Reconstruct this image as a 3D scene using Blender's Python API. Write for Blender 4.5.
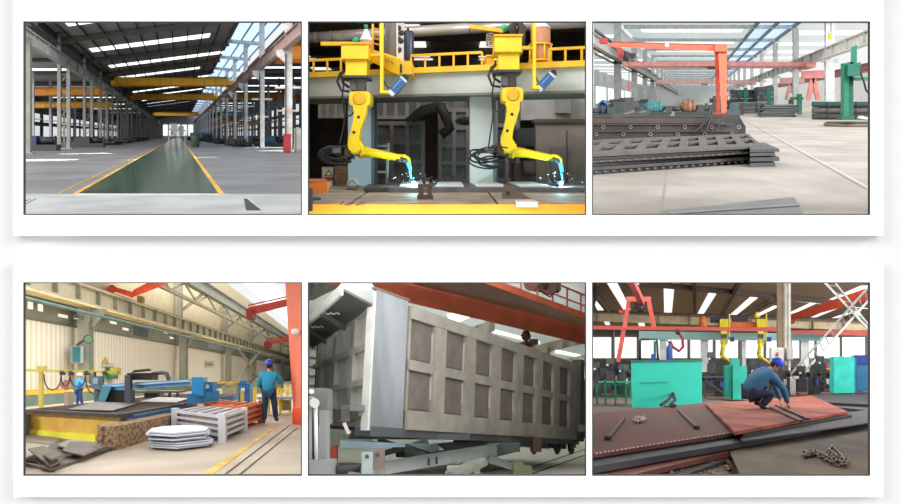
import bpy, bmesh, math, random
from mathutils import Vector, Matrix
for o in list(bpy.data.objects): bpy.data.objects.remove(o)
SC = bpy.context.scene
COL = SC.collection
random.seed(4)
# ---------------------------------------------------------------- camera, sky, sun, exposure
FPX = 600.0
cam = bpy.data.cameras.new('camera'); cam.lens = 24; cam.sensor_width = 36; cam.clip_end = 3000
co = bpy.data.objects.new('camera', cam); COL.objects.link(co); SC.camera = co
co.location = (0, 0, 0); co.rotation_euler = (math.pi / 2, 0, 0)
SC.view_settings.view_transform = 'Standard'; SC.view_settings.look = 'None'
SC.view_settings.gamma = 1; SC.view_settings.use_curve_mapping = False
SC.view_settings.exposure = 0.0
w = bpy.data.worlds.new('daylight'); SC.world = w; w.use_nodes = True
w.node_tree.nodes['Background'].inputs[0].default_value = (0.97, 0.985, 1, 1)
w.node_tree.nodes['Background'].inputs[1].default_value = 0.95
def sun(name, rx, rz, e, ang, c=(1, 1, 1)):
    l = bpy.data.lights.new(name, 'SUN'); l.energy = e; l.angle = math.radians(ang); l.color = c
    o = bpy.data.objects.new(name, l); COL.objects.link(o); o.rotation_euler = (math.radians(rx), 0, math.radians(rz)); o.location = (0, 0, 40)
sun('sun', 52, 0, 1.3, 40)
sun('card_shadow_sun_left', 68, -62, 1.9, 22)  # added side sun, there to cast the shadow right of the cards
sun('card_shadow_sun_right', 68, 62, 1.9, 22)  # added likewise, for the shadow left of the cards
def area(name, loc, target, sx, sy, e, c=(1, 1, 1)):
    l = bpy.data.lights.new(name, 'AREA'); l.shape = 'RECTANGLE'; l.size = sx; l.size_y = sy; l.energy = e; l.color = c
    o = bpy.data.objects.new(name, l); COL.objects.link(o); o.location = loc
    o.rotation_euler = (Vector(target) - Vector(loc)).to_track_quat('-Z', 'Y').to_euler()
# added fill lights, not real fittings, level above the three lower halls, facing down
def fill_light(name, u, y0, y1, wid, e, c=(1, 1, 1)):
    ym = (y0 + y1) / 2; x = (u - 450) / FPX * ym
    area(name, (x, ym, 0.05), (x, ym, -5), wid, y1 - y0, e, c)
FILL_LIGHTS = [('fill_cutting_near', 163, 8, 16, 5, 190), ('fill_cutting_mid', 170, 18, 45, 11, 3300, (1, .95, .86)), ('fill_cutting_far', 185, 46, 125, 32, 44000, (1, .96, .88)),
         ('fill_body_near', 447, 8, 18, 5, 330), ('fill_body_mid', 447, 20, 45, 12, 5200), ('fill_body_far', 447, 46, 105, 28, 26000),
         ('fill_yard_near', 731, 8, 18, 5.5, 170), ('fill_yard_mid', 731, 20, 45, 12, 3000), ('fill_yard_far', 731, 46, 125, 34, 30000)]
for b in FILL_LIGHTS: fill_light(*b)
# added fill lights hidden behind the front wall, brightening surfaces that face the camera
area('front_fill_cutting', (-3.7, 7.9, .0), (-4.8, 14, -3), 3.2, .3, 60)
area('front_fill_body', (-.2, 7.9, .0), (-.6, 12, -2.6), 3.2, .3, 95)
area('front_fill_yard', (3.7, 7.9, .0), (5, 16, -3), 3.2, .3, 60)

# ---------------------------------------------------------------- materials
def lin(c):
    return tuple(((v / 255) / 12.92 if v / 255 < .04045 else ((v / 255 + .055) / 1.055) ** 2.4) for v in c[:3])
MC = {}
def mat(c, rough=.6, metal=0., var=.12, scale=1.5, c2=None, emit=0, detail=4, bump=0, stretch=None):
    key = (tuple(c), rough, metal, var, scale, c2, emit, detail, bump, stretch)
    if key in MC: return MC[key]
    m = bpy.data.materials.new('paint_%d' % len(MC)); m.use_nodes = True; MC[key] = m
    nt = m.node_tree; b = nt.nodes['Principled BSDF']; a = lin(c)
    b.inputs['Roughness'].default_value = rough; b.inputs['Metallic'].default_value = metal
    if emit:
        b.inputs['Base Color'].default_value = (*a, 1)
        b.inputs['Emission Color'].default_value = (*a, 1); b.inputs['Emission Strength'].default_value = emit
        return m
    tc = nt.nodes.new('ShaderNodeTexCoord'); mp = nt.nodes.new('ShaderNodeMapping'); n = nt.nodes.new('ShaderNodeTexNoise')
    nt.links.new(tc.outputs['Object'], mp.inputs[0]); nt.links.new(mp.outputs[0], n.inputs['Vector'])
    if stretch: mp.inputs['Scale'].default_value = stretch
    n.inputs['Scale'].default_value = scale; n.inputs['Detail'].default_value = detail
    r = nt.nodes.new('ShaderNodeValToRGB'); nt.links.new(n.outputs['Fac'], r.inputs[0])
    lo = tuple(v * (1 - var) for v in a); hi = tuple(min(1, v * (1 + var)) for v in a)
    if c2 is not None: hi = lin(c2)
    r.color_ramp.elements[0].position = .38; r.color_ramp.elements[1].position = .62
    r.color_ramp.elements[0].color = (*lo, 1); r.color_ramp.elements[1].color = (*hi, 1)
    nt.links.new(r.outputs[0], b.inputs['Base Color'])
    if bump:
        bp = nt.nodes.new('ShaderNodeBump'); bp.inputs['Strength'].default_value = bump; bp.inputs['Distance'].default_value = .03
        nt.links.new(n.outputs['Fac'], bp.inputs['Height']); nt.links.new(bp.outputs[0], b.inputs['Normal'])
    return m
def tmat(c, fac=.5, fac2=None):
    """roof sheet made translucent so light above it brightens the underside"""
    m = bpy.data.materials.new('roof_sheet_%d' % len(bpy.data.materials)); m.use_nodes = True; nt = m.node_tree
    nt.nodes.remove(nt.nodes['Principled BSDF']); d = nt.nodes.new('ShaderNodeBsdfDiffuse'); t = nt.nodes.new('ShaderNodeBsdfTranslucent'); x = nt.nodes.new('ShaderNodeMixShader')
    for n in (d, t): n.inputs[0].default_value = (*lin(c), 1)
    x.inputs[0].default_value = fac; nt.links.new(d.outputs[0], x.inputs[1]); nt.links.new(t.outputs[0], x.inputs[2]); nt.links.new(x.outputs[0], nt.nodes['Material Output'].inputs[0])
    return m
def wavemat(c, c2, scale, axis='X', rough=.6, width=.5):
    """ribbed sheet: alternating bands along one axis"""
    m = bpy.data.materials.new('ribbed_%d' % len(bpy.data.materials)); m.use_nodes = True
    nt = m.node_tree; b = nt.nodes['Principled BSDF']; b.inputs['Roughness'].default_value = rough
    tc = nt.nodes.new('ShaderNodeTexCoord'); wv = nt.nodes.new('ShaderNodeTexWave'); wv.bands_direction = axis
    wv.inputs['Scale'].default_value = scale; wv.inputs['Distortion'].default_value = 0
    nt.links.new(tc.outputs['Object'], wv.inputs['Vector'])
    r = nt.nodes.new('ShaderNodeValToRGB'); nt.links.new(wv.outputs['Fac'], r.inputs[0])
    r.color_ramp.elements[0].position = width; r.color_ramp.elements[1].position = min(1, width + .15)
    r.color_ramp.elements[0].color = (*lin(c), 1); r.color_ramp.elements[1].color = (*lin(c2), 1)
    nt.links.new(r.outputs[0], b.inputs['Base Color'])
    return m

# ---------------------------------------------------------------- places: each hall has its own ground slope and hall direction
class Hall:
    def __init__(s, cx, cy, h, rect, clip):
        s.cx, s.cy, s.h, s.rect, s.clip = cx, cy, h, rect, clip
        s.sx = (cx - 450) / FPX; s.sz = (252 - cy) / FPX
    def W(s, p):
        x, y, z = p
        return Vector((x + y * s.sx, y, z - s.h + y * s.sz))
    def F(s, u, v, z=0.):                       # point at height z above the hall floor
        y = FPX * (s.h - z) / (v - s.cy)
        return ((u - s.cx) * y / FPX, y, z)
    def Q(s, u, v, y):                          # point at distance y
        return ((u - s.cx) * y / FPX, y, s.h + (s.cy - v) * y / FPX)
R = None
NEAR = 7.75

class MB:
    def __init__(s, origin=None, yaw=0, sc=1.0):
        s.v = []; s.f = []; s.sm = []; s.o = origin; s.yaw = yaw; s.sc = sc
    def add(s, vs, fs, smooth=False):
        n = len(s.v); s.v += [tuple(p) for p in vs]; s.f += [[i + n for i in f] for f in fs]; s.sm += [smooth] * len(fs); return s
    def hexa(s, p):
        return s.add(p, [(0, 3, 2, 1), (4, 5, 6, 7), (0, 1, 5, 4), (1, 2, 6, 5), (2, 3, 7, 6), (3, 0, 4, 7)])
    def box(s, x0, x1, y0, y1, z0, z1):
        return s.hexa([(x0, y0, z0), (x1, y0, z0), (x1, y1, z0), (x0, y1, z0), (x0, y0, z1), (x1, y0, z1), (x1, y1, z1), (x0, y1, z1)])
    def pbox(s, u0, u1, v0, v1, y0, y1):        # front face seen between u0..u1, v0..v1 at distance y0, going back to y1
        a = R.Q(u0, v1, y0); b = R.Q(u1, v0, y0)
        return s.box(a[0], b[0], y0, y1, a[2], b[2])
    def prism(s, pts, z0, z1):
        n = len(pts); vs = [(p[0], p[1], z0) for p in pts] + [(p[0], p[1], z1) for p in pts]
        return s.add(vs, [list(range(n))[::-1], list(range(n, 2 * n))] + [[i, (i + 1) % n, n + (i + 1) % n, n + i] for i in range(n)])
    def slab(s, pts, d):                        # polygon of 3-D points thickened by vector d
        n = len(pts); d = Vector(d); vs = [Vector(p) for p in pts] + [Vector(p) + d for p in pts]
        return s.add(vs, [list(range(n))[::-1], list(range(n, 2 * n))] + [[i, (i + 1) % n, n + (i + 1) % n, n + i] for i in range(n)])
    def bar(s, p, q, w, h=None, up=(0, 0, 1)):
        h = w if h is None else h
        p, q = Vector(p), Vector(q); d = (q - p).normalized(); u = Vector(up)
        a = d.cross(u)
        if a.length < 1e-3: a = d.cross(Vector((0, 1, 0)))
        a.normalize(); b = a.cross(d).normalized(); a = a * w / 2; b = b * h / 2
        return s.add([p - a - b, p + a - b, p + a + b, p - a + b, q - a - b, q + a - b, q + a + b, q - a + b],
                     [(0, 1, 2, 3), (7, 6, 5, 4), (0, 4, 5, 1), (1, 5, 6, 2), (2, 6, 7, 3), (3, 7, 4, 0)])
    def ibeam(s, p, q, w, h, t=None):
        t = t or h * .1
        p, q = Vector(p), Vector(q); z = Vector((0, 0, 1))
        s.bar(p + z * (h / 2 - t / 2), q + z * (h / 2 - t / 2), w, t); s.bar(p - z * (h / 2 - t / 2), q - z * (h / 2 - t / 2), w, t)
        return s.bar(p, q, w * .25, h - 2 * t)
    def hcol(s, x, y, z0, z1, w, d, t=None):    # rolled H column
        t = t or w * .14
        s.box(x - w / 2, x + w / 2, y - d / 2, y - d / 2 + t, z0, z1); s.box(x - w / 2, x + w / 2, y + d / 2 - t, y + d / 2, z0, z1)
        return s.box(x - t / 2, x + t / 2, y - d / 2 + t, y + d / 2 - t, z0, z1)
    def cyl(s, p, q, r, r2=None, n=14):
        r2 = r if r2 is None else r2
        p, q = Vector(p), Vector(q); d = (q - p).normalized(); a = d.orthogonal().normalized(); b = d.cross(a)
        k = [(a * math.cos(2 * math.pi * i / n) + b * math.sin(2 * math.pi * i / n)) for i in range(n)]
        m = len(s.v)
        s.add([p + x * r for x in k] + [q + x * r2 for x in k], [[i, (i + 1) % n, n + (i + 1) % n, n + i] for i in range(n)], True)
        return s.add([p + x * r for x in k] + [q + x * r2 for x in k], [list(range(n))[::-1], list(range(n, 2 * n))])
    def tube(s, pts, r, n=7):
        pts = [Vector(p) for p in pts]; rings = []
        a = None
        for i, p in enumerate(pts):
            d = (pts[min(i + 1, len(pts) - 1)] - pts[max(i - 1, 0)]).normalized()
            if a is None: a = d.orthogonal().normalized()
            a = (a - d * a.dot(d)); a = a.normalized() if a.length > 1e-5 else d.orthogonal().normalized()
            b = d.cross(a); rr = r[i] if isinstance(r, (list, tuple)) else r
            rings.append([p + (a * math.cos(2 * math.pi * k / n) + b * math.sin(2 * math.pi * k / n)) * rr for k in range(n)])
        vs = [v for g in rings for v in g]; fs = []
        for i in range(len(rings) - 1):
            for k in range(n): fs.append([i * n + k, i * n + (k + 1) % n, (i + 1) * n + (k + 1) % n, (i + 1) * n + k])
        s.add(vs, fs + [list(range(n))[::-1], list(range(len(vs) - n, len(vs)))], True); return s
    def sph(s, c, r, n=14, m=9, zmin=-1):
        if not isinstance(r, (tuple, list)): r = (r, r, r)
        vs = []; fs = []
        for j in range(m + 1):
            t = math.pi * j / m; z = max(zmin, math.cos(t))
            for i in range(n):
                a = 2 * math.pi * i / n; vs.append((c[0] + r[0] * math.sin(t) * math.cos(a), c[1] + r[1] * math.sin(t) * math.sin(a), c[2] + r[2] * z))
        for j in range(m):
            for i in range(n): fs.append([j * n + i, (j + 1) * n + i, (j + 1) * n + (i + 1) % n, j * n + (i + 1) % n])
        return s.add(vs, fs, True)
    def lathe(s, c, prof, n=20):                # prof: (radius, height) pairs
        vs = []; fs = []
        for r, z in prof:
            for i in range(n):
                a = 2 * math.pi * i / n; vs.append((c[0] + r * math.cos(a), c[1] + r * math.sin(a), c[2] + z))
        for j in range(len(prof) - 1):
            for i in range(n): fs.append([j * n + i, j * n + (i + 1) % n, (j + 1) * n + (i + 1) % n, (j + 1) * n + i])
        s.add(vs, fs, True); return s.add(vs[:n] + vs[-n:], [list(range(n))[::-1], list(range(n, 2 * n))])
    def skin(s, pts, edges, rad, levels=1, root=0):
        me = bpy.data.meshes.new('t'); me.from_pydata([tuple(p) for p in pts], edges, []); ob = bpy.data.objects.new('t', me); COL.objects.link(ob)
        ob.modifiers.new('s', 'SKIN'); sv = me.skin_vertices[0].data
        for i, r in enumerate(rad):
            sv[i].radius = r if isinstance(r, tuple) else (r, r); sv[i].use_root = (i == root)
        ss = ob.modifiers.new('b', 'SUBSURF'); ss.levels = levels; ss.render_levels = levels
        dg = bpy.context.evaluated_depsgraph_get(); e = ob.evaluated_get(dg); m2 = e.to_mesh()
        s.add([v.co.copy() for v in m2.vertices], [list(p.vertices) for p in m2.polygons], True)
        e.to_mesh_clear(); bpy.data.objects.remove(ob); bpy.data.meshes.remove(me); return s
    def world(s):
        if s.o is None: return [R.W(p) for p in s.v]
        O = R.W(s.o); c, n = math.cos(s.yaw), math.sin(s.yaw); k = s.sc
        return [O + Vector((p[0] * c - p[1] * n, p[0] * n + p[1] * c, p[2])) * k for p in s.v]

def make_mesh(name, mb, m, loc=None):
    vs = mb.world() if R is not None else [Vector(p) for p in mb.v]
    if not vs: return None, None
    bm = bmesh.new(); bv = [bm.verts.new(v) for v in vs]
    for f, sm in zip(mb.f, mb.sm):
        try: fc = bm.faces.new([bv[i] for i in f]); fc.smooth = sm
        except ValueError: pass
    bmesh.ops.remove_doubles(bm, verts=bm.verts, dist=1e-5)
    bmesh.ops.recalc_face_normals(bm, faces=bm.faces)
    if R is not None:
        u0, u1, v0, v1 = R.clip
        pl = [(Vector((1, -(u0 - 450) / FPX, 0)), 0), (Vector((-1, (u1 - 450) / FPX, 0)), 0),
              (Vector((0, (252 - v0) / FPX, -1)), 0), (Vector((0, -(252 - v1) / FPX, 1)), 0), (Vector((0, 1, 0)), NEAR)]
        for nrm, d in pl:
            if not bm.verts: break
            if min(nrm.dot(v.co) for v in bm.verts) >= d - 1e-6: continue
            g = bmesh.ops.bisect_plane(bm, geom=bm.verts[:] + bm.edges[:] + bm.faces[:], plane_co=nrm * d / max(1e-9, nrm.dot(nrm)), plane_no=nrm, clear_inner=True)
            ed = [e for e in g['geom_cut'] if isinstance(e, bmesh.types.BMEdge) and e.is_valid and e.is_boundary]
            if ed:
                try: bmesh.ops.holes_fill(bm, edges=ed, sides=0)
                except Exception: pass
        bmesh.ops.recalc_face_normals(bm, faces=bm.faces)
    if not bm.faces: bm.free(); return None, None
    if loc is None:
        n = len(bm.verts); zs = min(v.co.z for v in bm.verts)
        loc = Vector((sum(v.co.x for v in bm.verts) / n, sum(v.co.y for v in bm.verts) / n, zs))
    for v in bm.verts: v.co -= loc
    me = bpy.data.meshes.new(name); bm.to_mesh(me); bm.free(); me.materials.append(m)
    return me, loc
def one(name, label, cat, mb, m, group=None, kind=None):
    me, loc = make_mesh(name, mb, m)
    if me is None: return None
    o = bpy.data.objects.new(name, me); COL.objects.link(o); o.location = loc
    if label: o['label'] = label
    if cat: o['category'] = cat
    if group: o['group'] = group
    if kind: o['kind'] = kind
    return o
def struct(name, mb, m): return one(name, None, None, mb, m, kind='structure')
class Thing:
    def __init__(s, name, label, cat, base, group=None):
        s.o = bpy.data.objects.new(name, None); COL.objects.link(s.o); s.o.location = R.W(base); s.loc = s.o.location.copy()
        s.o['label'] = label; s.o['category'] = cat; s.o.empty_display_size = .1
        if group: s.o['group'] = group
    def part(s, name, mb, m, parent=None, label=None):
        me, _ = make_mesh(name, mb, m, s.loc)
        if me is None: return None
        o = bpy.data.objects.new(name, me); COL.objects.link(o); o.parent = parent or s.o
        if label: o['label'] = label
        return o
    def end(s):
        if not s.o.children: bpy.data.objects.remove(s.o)
ORD = 'first second third fourth fifth sixth seventh eighth ninth tenth eleventh twelfth thirteenth fourteenth fifteenth sixteenth seventeenth eighteenth nineteenth twentieth'.split()
def emis(e, c=(255, 255, 255)): return mat(c, emit=e)

# ---------------------------------------------------------------- the white sheet with two raised cards, six openings
XS = [(24, 301), (308.5, 585.5), (593, 869.5)]
YT, YB = (22, 214), (283, 475)
def sheet(name, y, rect, holes, th, m, label=None, cat=None, kind=None, rim=0):
    def X(u): return (u - 450) / FPX * y
    def Z(v): return (252 - v) / FPX * y
    mb = MB(); u0, u1, v0, v1 = rect
    rows = sorted(set((a, b) for _, _, a, b in holes)); v = v0
    for (a, b) in rows:
        mb.box(X(u0), X(u1), y, y + th, Z(a), Z(v)); u = u0
        for h in sorted(h for h in holes if (h[2], h[3]) == (a, b)):
            mb.box(X(u), X(h[0]), y, y + th, Z(b), Z(a)); u = h[1]
        mb.box(X(u), X(u1), y, y + th, Z(b), Z(a)); v = b
    mb.box(X(u0), X(u1), y, y + th, Z(v1), Z(v))
    if rim:  # unseen rim added behind the card to block light for its edge shadow
        e = .03
        for (a, b, c, d) in ((X(u0), X(u0) + e, Z(v1), Z(v0)), (X(u1) - e, X(u1), Z(v1), Z(v0)), (X(u0), X(u1), Z(v1), Z(v1) + e), (X(u0), X(u1), Z(v0) - e, Z(v0))): mb.box(a, b, y + th, y + th + rim, c, d)
    return one(name, label, cat, mb, m, kind=kind)
H6 = [(a, b, *r) for r in (YT, YB) for a, b in XS]
PAPER = mat((248, 248, 248), rough=.9, var=0.0)
E2 = [(h[0] - 1, h[1] + 1, h[2] - 1, h[3] + 1) for h in H6]
sheet('wall_front', 7.62, (-700, 1600, -40, 640), E2, .03, mat((194, 194, 194), rough=.9, var=0.0), kind='structure')
sheet('display_card', 7.50, (13.5, 883, -30, 235.5), H6[:3], .02, PAPER, 'upper white card raised off the white wall, with three openings', 'card', rim=.099)
sheet('display_card', 7.50, (13.5, 883, 261, 497), H6[3:], .02, PAPER, 'lower white card raised off the white wall, with three openings', 'card', rim=.099)
NM = ['hall with the green lane', 'robot welding line', 'pale hall with plate stacks', 'plate cutting bay', 'grey dump body', 'red plate yard']
for i, h in enumerate(H6):
    mb = MB(); y = 7.49
    X = lambda u: (u - 450) / FPX * y
    Z = lambda v: (252 - v) / FPX * y
    t = .8; e = .1; yb_ = y + .03
    mb.box(X(h[0] - t), X(h[1] + t), y, yb_, Z(h[2] + e), Z(h[2] - t)); mb.box(X(h[0] - t), X(h[1] + t), y, yb_, Z(h[3] + t), Z(h[3] - e))
    mb.box(X(h[0] - t), X(h[0] + e), y, yb_, Z(h[3] - e), Z(h[2] + e)); mb.box(X(h[1] - e), X(h[1] + t), y, yb_, Z(h[3] - e), Z(h[2] + e))
    one('opening_frame', 'thin dark frame round the opening onto the ' + NM[i], 'frame', mb, mat((44, 44, 44), var=0), group='thin dark frames round the openings')
# partitions standing between neighbouring halls
DIV = mat((205, 205, 200), rough=.9, var=.03)  # pale so these added partitions bounce light into the halls
for nm, u, va, vb in (('wall_upper_left', 304.7, -10, 243), ('wall_upper_right', 589.2, -10, 243), ('wall_lower_left', 304.7, 254, 505), ('wall_lower_right', 589.2, 254, 505)):
    mb = MB(); k0, k1 = (u - .35 - 450) / FPX, (u + .35 - 450) / FPX; a, b = 7.7, 420
    ka, kb = (252 - va) / FPX, (252 - vb) / FPX
    mb.hexa([(k0 * a, a, kb * a), (k1 * a, a, kb * a), (k1 * b, b, kb * b), (k0 * b, b, kb * b), (k0 * a, a, ka * a), (k1 * a, a, ka * a), (k1 * b, b, ka * b), (k0 * b, b, ka * b)])
    one(nm, None, None, mb, DIV, kind='structure')
CT = (-12, 243)   # clip rows of the upper halls
CB = (254, 505)
# ================================================================ HALL 1: long hall with green floor lane
R = Hall(179, 135.4, 1.6, XS[0] + YT, (-6, 304.2) + CT)
YEL = mat((225, 160, 30), var=.1); ORG = mat((255, 184, 46), rough=.6, var=.05)
CONC = mat((102, 103, 106), rough=.42, var=.1, scale=.35, c2=(122, 123, 125)); APRON = mat((172, 174, 174), rough=.6, scale=.8, var=.14)
struct('floor', MB().box(-70, 60, 7.5, 420, -.3, 0), CONC)
struct('floor_apron', MB().box(-14, 12, 7.5, 16.3, 0, .012), APRON)
GREEN = mat((24, 74, 56), rough=.14, var=.25, scale=.6, c2=(46, 92, 70))
struct('floor_lane', MB().box(-2.76, 1.07, 16.3, 300, 0, .012), GREEN)
for i, (a, b) in enumerate(((-2.9, -2.77), (-3.32, -3.28), (1.08, 1.24))):
    struct('trim_lane_%d' % (i + 1), MB().box(a, b, 16.4, 200, .0, .014), mat((222, 165, 45), var=.2, scale=.5))
struct('trim_lane_end', MB().box(-2.76, 1.07, 16.1, 16.3, .012, .02), mat((215, 218, 215), var=.1))
for i, x in enumerate((-5.2, 4.6, 8.3)):
    struct('trim_joint_%d' % (i + 1), MB().box(x, x + .03, 7.6, 16.3, .012, .016), mat((120, 122, 122)))
# steel lipped pits in the apron
for sx_, lab in ((-1, 'steel edged drain channel in the apron at the left end of the green lane'), (1, 'steel edged drain channel in the apron right of the green lane')):
    xa = -3.9 if sx_ < 0 else 1.42
    t = Thing('drain_channel', lab, 'drain', (xa, 13.6, 0))
    t.part('pit', MB().hexa([(xa, 12.7, .012), (xa + .32, 12.7, .012), (xa + .30, 15.0, .012), (xa + .2, 15.0, .012), (xa, 12.7, .02), (xa + .32, 12.7, .02), (xa + .3, 15.0, .02), (xa + .2, 15.0, .02)]), mat((40, 42, 42)))
    t.part('lip', MB().bar((xa + .34, 12.7, .03), (xa + .3, 15.0, .03), .05, .03), mat((190, 190, 188), rough=.4))
    t.end()
# roof: pitched sheet with cross skylights
def rz(x): return 16.7 + .126 * (x - 8)          # heights above the floor
ROOF = mat((176, 170, 164), rough=.8, var=.1, scale=.3)
mb = MB().hexa([(-15, 60, rz(-15)), (8, 60, rz(8)), (8, 420, rz(8)), (-15, 420, rz(-15)), (-15, 60, rz(-15) + .3), (8, 60, rz(8) + .3), (8, 420, rz(8) + .3), (-15, 420, rz(-15) + .3)])
struct('ceiling', mb, ROOF)
struct('ceiling_side_left', MB().box(-60, -16, 70, 420, 14.2, 14.5), ROOF)
struct('ceiling_side_right', MB().box(13.3, 50, 60, 420, 14.6, 14.9), mat((100, 98, 96), rough=.8))
SKY = emis(1.9, (240, 246, 252))
for i in range(13):
    y = 65 + 21 * i; a = -13.2 if i % 2 else -12.6; b = 8 if i % 2 == 0 else 4.5
    if y in (86,): a = -12.9
    struct('window_%d' % (i + 1), MB().hexa([(a, y, rz(a) - .06), (b, y, rz(b) - .06), (b, y + 3.4, rz(b) - .06), (a, y + 3.4, rz(a) - .06), (a, y, rz(a) - .02), (b, y, rz(b) - .02), (b, y + 3.4, rz(b) - .02), (a, y + 3.4, rz(a) - .02)]), SKY)
    for (c, d, z) in ((-56, -17, 14.1), (15, 48, 14.5)):
        if i % 2 == 0 or c > 0: struct('window_side_%d' % (i + 1), MB().box(c, d, y + 6, y + 8.5, z, z + .05), SKY)
# purlins and rafters
DK = mat((50, 48, 46), rough=.8)
for i in range(11):
    x = -13.5 + 2.1 * i
    struct('trim_purlin_%d' % (i + 1), MB().bar((x, 62, rz(x) - .18), (x, 415, rz(x) - .18), .12, .22), DK)
for i in range(17):
    y = 75 + 21 * i
    struct('trim_rafter_%d' % (i + 1), MB().bar((-15, y, rz(-15) - .45), (8, y, rz(8) - .45), .35, .7, up=(0, 0, 1)), mat((120, 114, 108)))
    struct('trim_rafter_side_%d' % (i + 1), MB().bar((-58, y, 13.7), (-16, y, 13.7), .3, .6).bar((13.5, y, 14.1), (48, y, 14.1), .3, .6), mat((70, 68, 66)))
# glazed lantern along the right of the roof
gl = MB().hexa([(8, 60, 16.9), (13.2, 60, 16.3), (13.2, 420, 16.3), (8, 420, 16.9), (8, 60, 17), (13.2, 60, 16.4), (13.2, 420, 16.4), (8, 420, 17)])
struct('window_20', gl, emis(1.35, (192, 216, 244)))
WHT = mat((205, 208, 208), rough=.5, var=.06)
for i in range(18):
    y = 75 + 19 * i
    struct('trim_glazing_%d' % (i + 1), MB().bar((7.6, y, 16.4), (13.4, y, 15.9), .5, .55), WHT)
for i, x in enumerate((8, 9.8, 11.5, 13.2)):
    struct('trim_mullion_%d' % (i + 1), MB().bar((x, 60, 16.75 - .1 * (x - 8)), (x, 415, 16.75 - .1 * (x - 8)), .16, .2), mat((110, 120, 128)))
# dark valley gutter over left columns
struct('trim_gutter', MB().box(-16.2, -14.6, 62, 420, 12.9, 15.0), mat((42, 42, 42)))
struct('trim_cable_tray', MB().box(-14.9, -14.5, 50, 420, 11.7, 11.9).box(-14.3, -14.0, 50, 420, 12.3, 12.4), mat((60, 60, 60)))
# crane runways
LG = mat((150, 152, 150), rough=.5, var=.08)
for x, nm, m2, lab in ((-13.7, 'runway_beam', mat((170, 170, 166), rough=.5), 'long grey crane runway beam with stiffeners along the left colonnade of the green lane hall'),
                  (10.2, 'runway_beam', mat((168, 140, 132), rough=.6), 'long rusty brown crane runway beam along the right colonnade of the green lane hall')):
    t = Thing(nm, lab, 'beam', (x, 40, 8.9))
    t.part('girder', MB().ibeam((x, 36, 10.5), (x, 415, 10.5), .6, 1.3, .1), m2)
    st = MB()
    for k in range(60): st.box(x - .28, x + .28, 38 + 6 * k, 38.1 + 6 * k, 9.9, 11.1)
    t.part('stiffeners', st, m2)
    t.part('rail', MB().box(x - .06, x + .06, 36, 415, 11.15, 11.3), mat((130, 62, 48) if x > 0 else (60, 60, 60)), label='rust red crane rail' if x > 0 else None)
    t.end()
# left laced columns
for i in range(14):
    y = 52.5 + 19 * i
    if i < 10:
        t = Thing('steel_column', '%s double grey steel column from the near end of the left colonnade, green lane hall' % ORD[i], 'column', (-13.7, y, 0), 'double columns along the left of the green lane hall')
    else:
        t = Thing('steel_column', 'tiny far double steel column at the far end of the left colonnade, green lane hall', 'column', (-13.7, y, 0), 'far columns of the left colonnade')
    m3 = mat((138, 134, 126), rough=.6)
    for s_ in (-.55, .55):
        t.part('post', MB().hcol(-13.7 + s_, y, 0, 15.5 if s_ < 0 else 10.2, .42, .7), m3)
    lc = MB()
    for k in range(9):
        z = .6 + k * 1.03; lc.bar((-14.1, y - .2, z), (-13.3, y - .2, z + (1 if k % 2 else 0)), .08)
    t.part('lacing', lc, m3)
    t.part('base_plate', MB().box(-14.7, -12.7, y - .6, y + .6, 0, .12), m3)
    t.end()
# right white columns
for i in range(15):
    y = 57.8 + 18.6 * i
    lab = '%s tall white steel column from the near end of the right colonnade, green lane hall' % ORD[i] if i < 10 else 'tiny far white steel column at the far end of the right colonnade, green lane hall'
    t = Thing('steel_column', lab, 'column', (10.2, y, 0), 'white columns along the right of the green lane hall' if i < 10 else 'far columns of the right colonnade')
    m3 = mat((236, 238, 236), rough=.5, c2=(200, 180, 166) if i == 0 else None)
    t.part('post', MB().hcol(10.55, y, 0, 16.2, .6, .75), m3)
    t.part('bracket', MB().box(9.3, 11.8, y - .35, y + .35, 6.1, 6.3).box(9.6, 11.4, y - .35, y + .35, 3.9, 4.05).hexa([(9.4, y - .2, 9.3), (10.2, y - .2, 8.6), (10.2, y + .2, 8.6), (9.4, y + .2, 9.3), (9.4, y - .2, 9.85), (10.2, y - .2, 9.85), (10.2, y + .2, 9.85), (9.4, y + .2, 9.85)]), m3)
    t.part('conduit', MB().cyl((10.2, y - .45, 0), (10.2, y - .45, 9.4), .06, n=6), mat((60, 60, 58)))
    t.end()
# overhead cranes
def crane(y, x0, x1, z, d, lab, m, lat=False, group=None):
    t = Thing('overhead_crane', lab, 'crane', ((x0 + x1) / 2, y, z), group)
    t.part('girder', MB().box(x0 + .6, x1 - .6, y, y + .9, z, z + d), m)
    t.part('girder', MB().box(x0 + .6, x1 - .6, y + 3, y + 3.9, z, z + d), m)
    for x in (x0, x1 - .6): t.part('end_truck', MB().box(x, x + .9, y - .8, y + 4.7, z - .02, z + d * .6), m)
    t.part('walkway', MB().box(x0 + .8, x1 - .8, y - .5, y, z + d, z + d + .08), mat((110, 80, 40)))
    rl = MB()
    n = int((x1 - x0) / 2.2)
    for k in range(n + 1): xx = x0 + .9 + (x1 - x0 - 1.8) * k / n; rl.box(xx - .04, xx + .04, y - .04, y + .02, z + d * .12, z + d * .88)
    t.part('web_ribs', rl, mat((190, 118, 18)))
    t.part('hoist', MB().box((x0 + x1) / 2 + 4, (x0 + x1) / 2 + 5.2, y + 1, y + 2.9, z + d - .2, z + d + .5), mat((70, 66, 60)))
    t.end()
crane(117, -13.2, 10.2, 11.4, 1.45, 'nearest orange overhead crane spanning the green lane hall', ORG)
crane(163, -13.2, 10.2, 11.4, 1.5, 'second orange overhead crane down the green lane hall', ORG)
crane(300, -13.2, 10.2, 11.4, 1.9, 'small far orange overhead crane near the end of the green lane hall', ORG)
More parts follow.
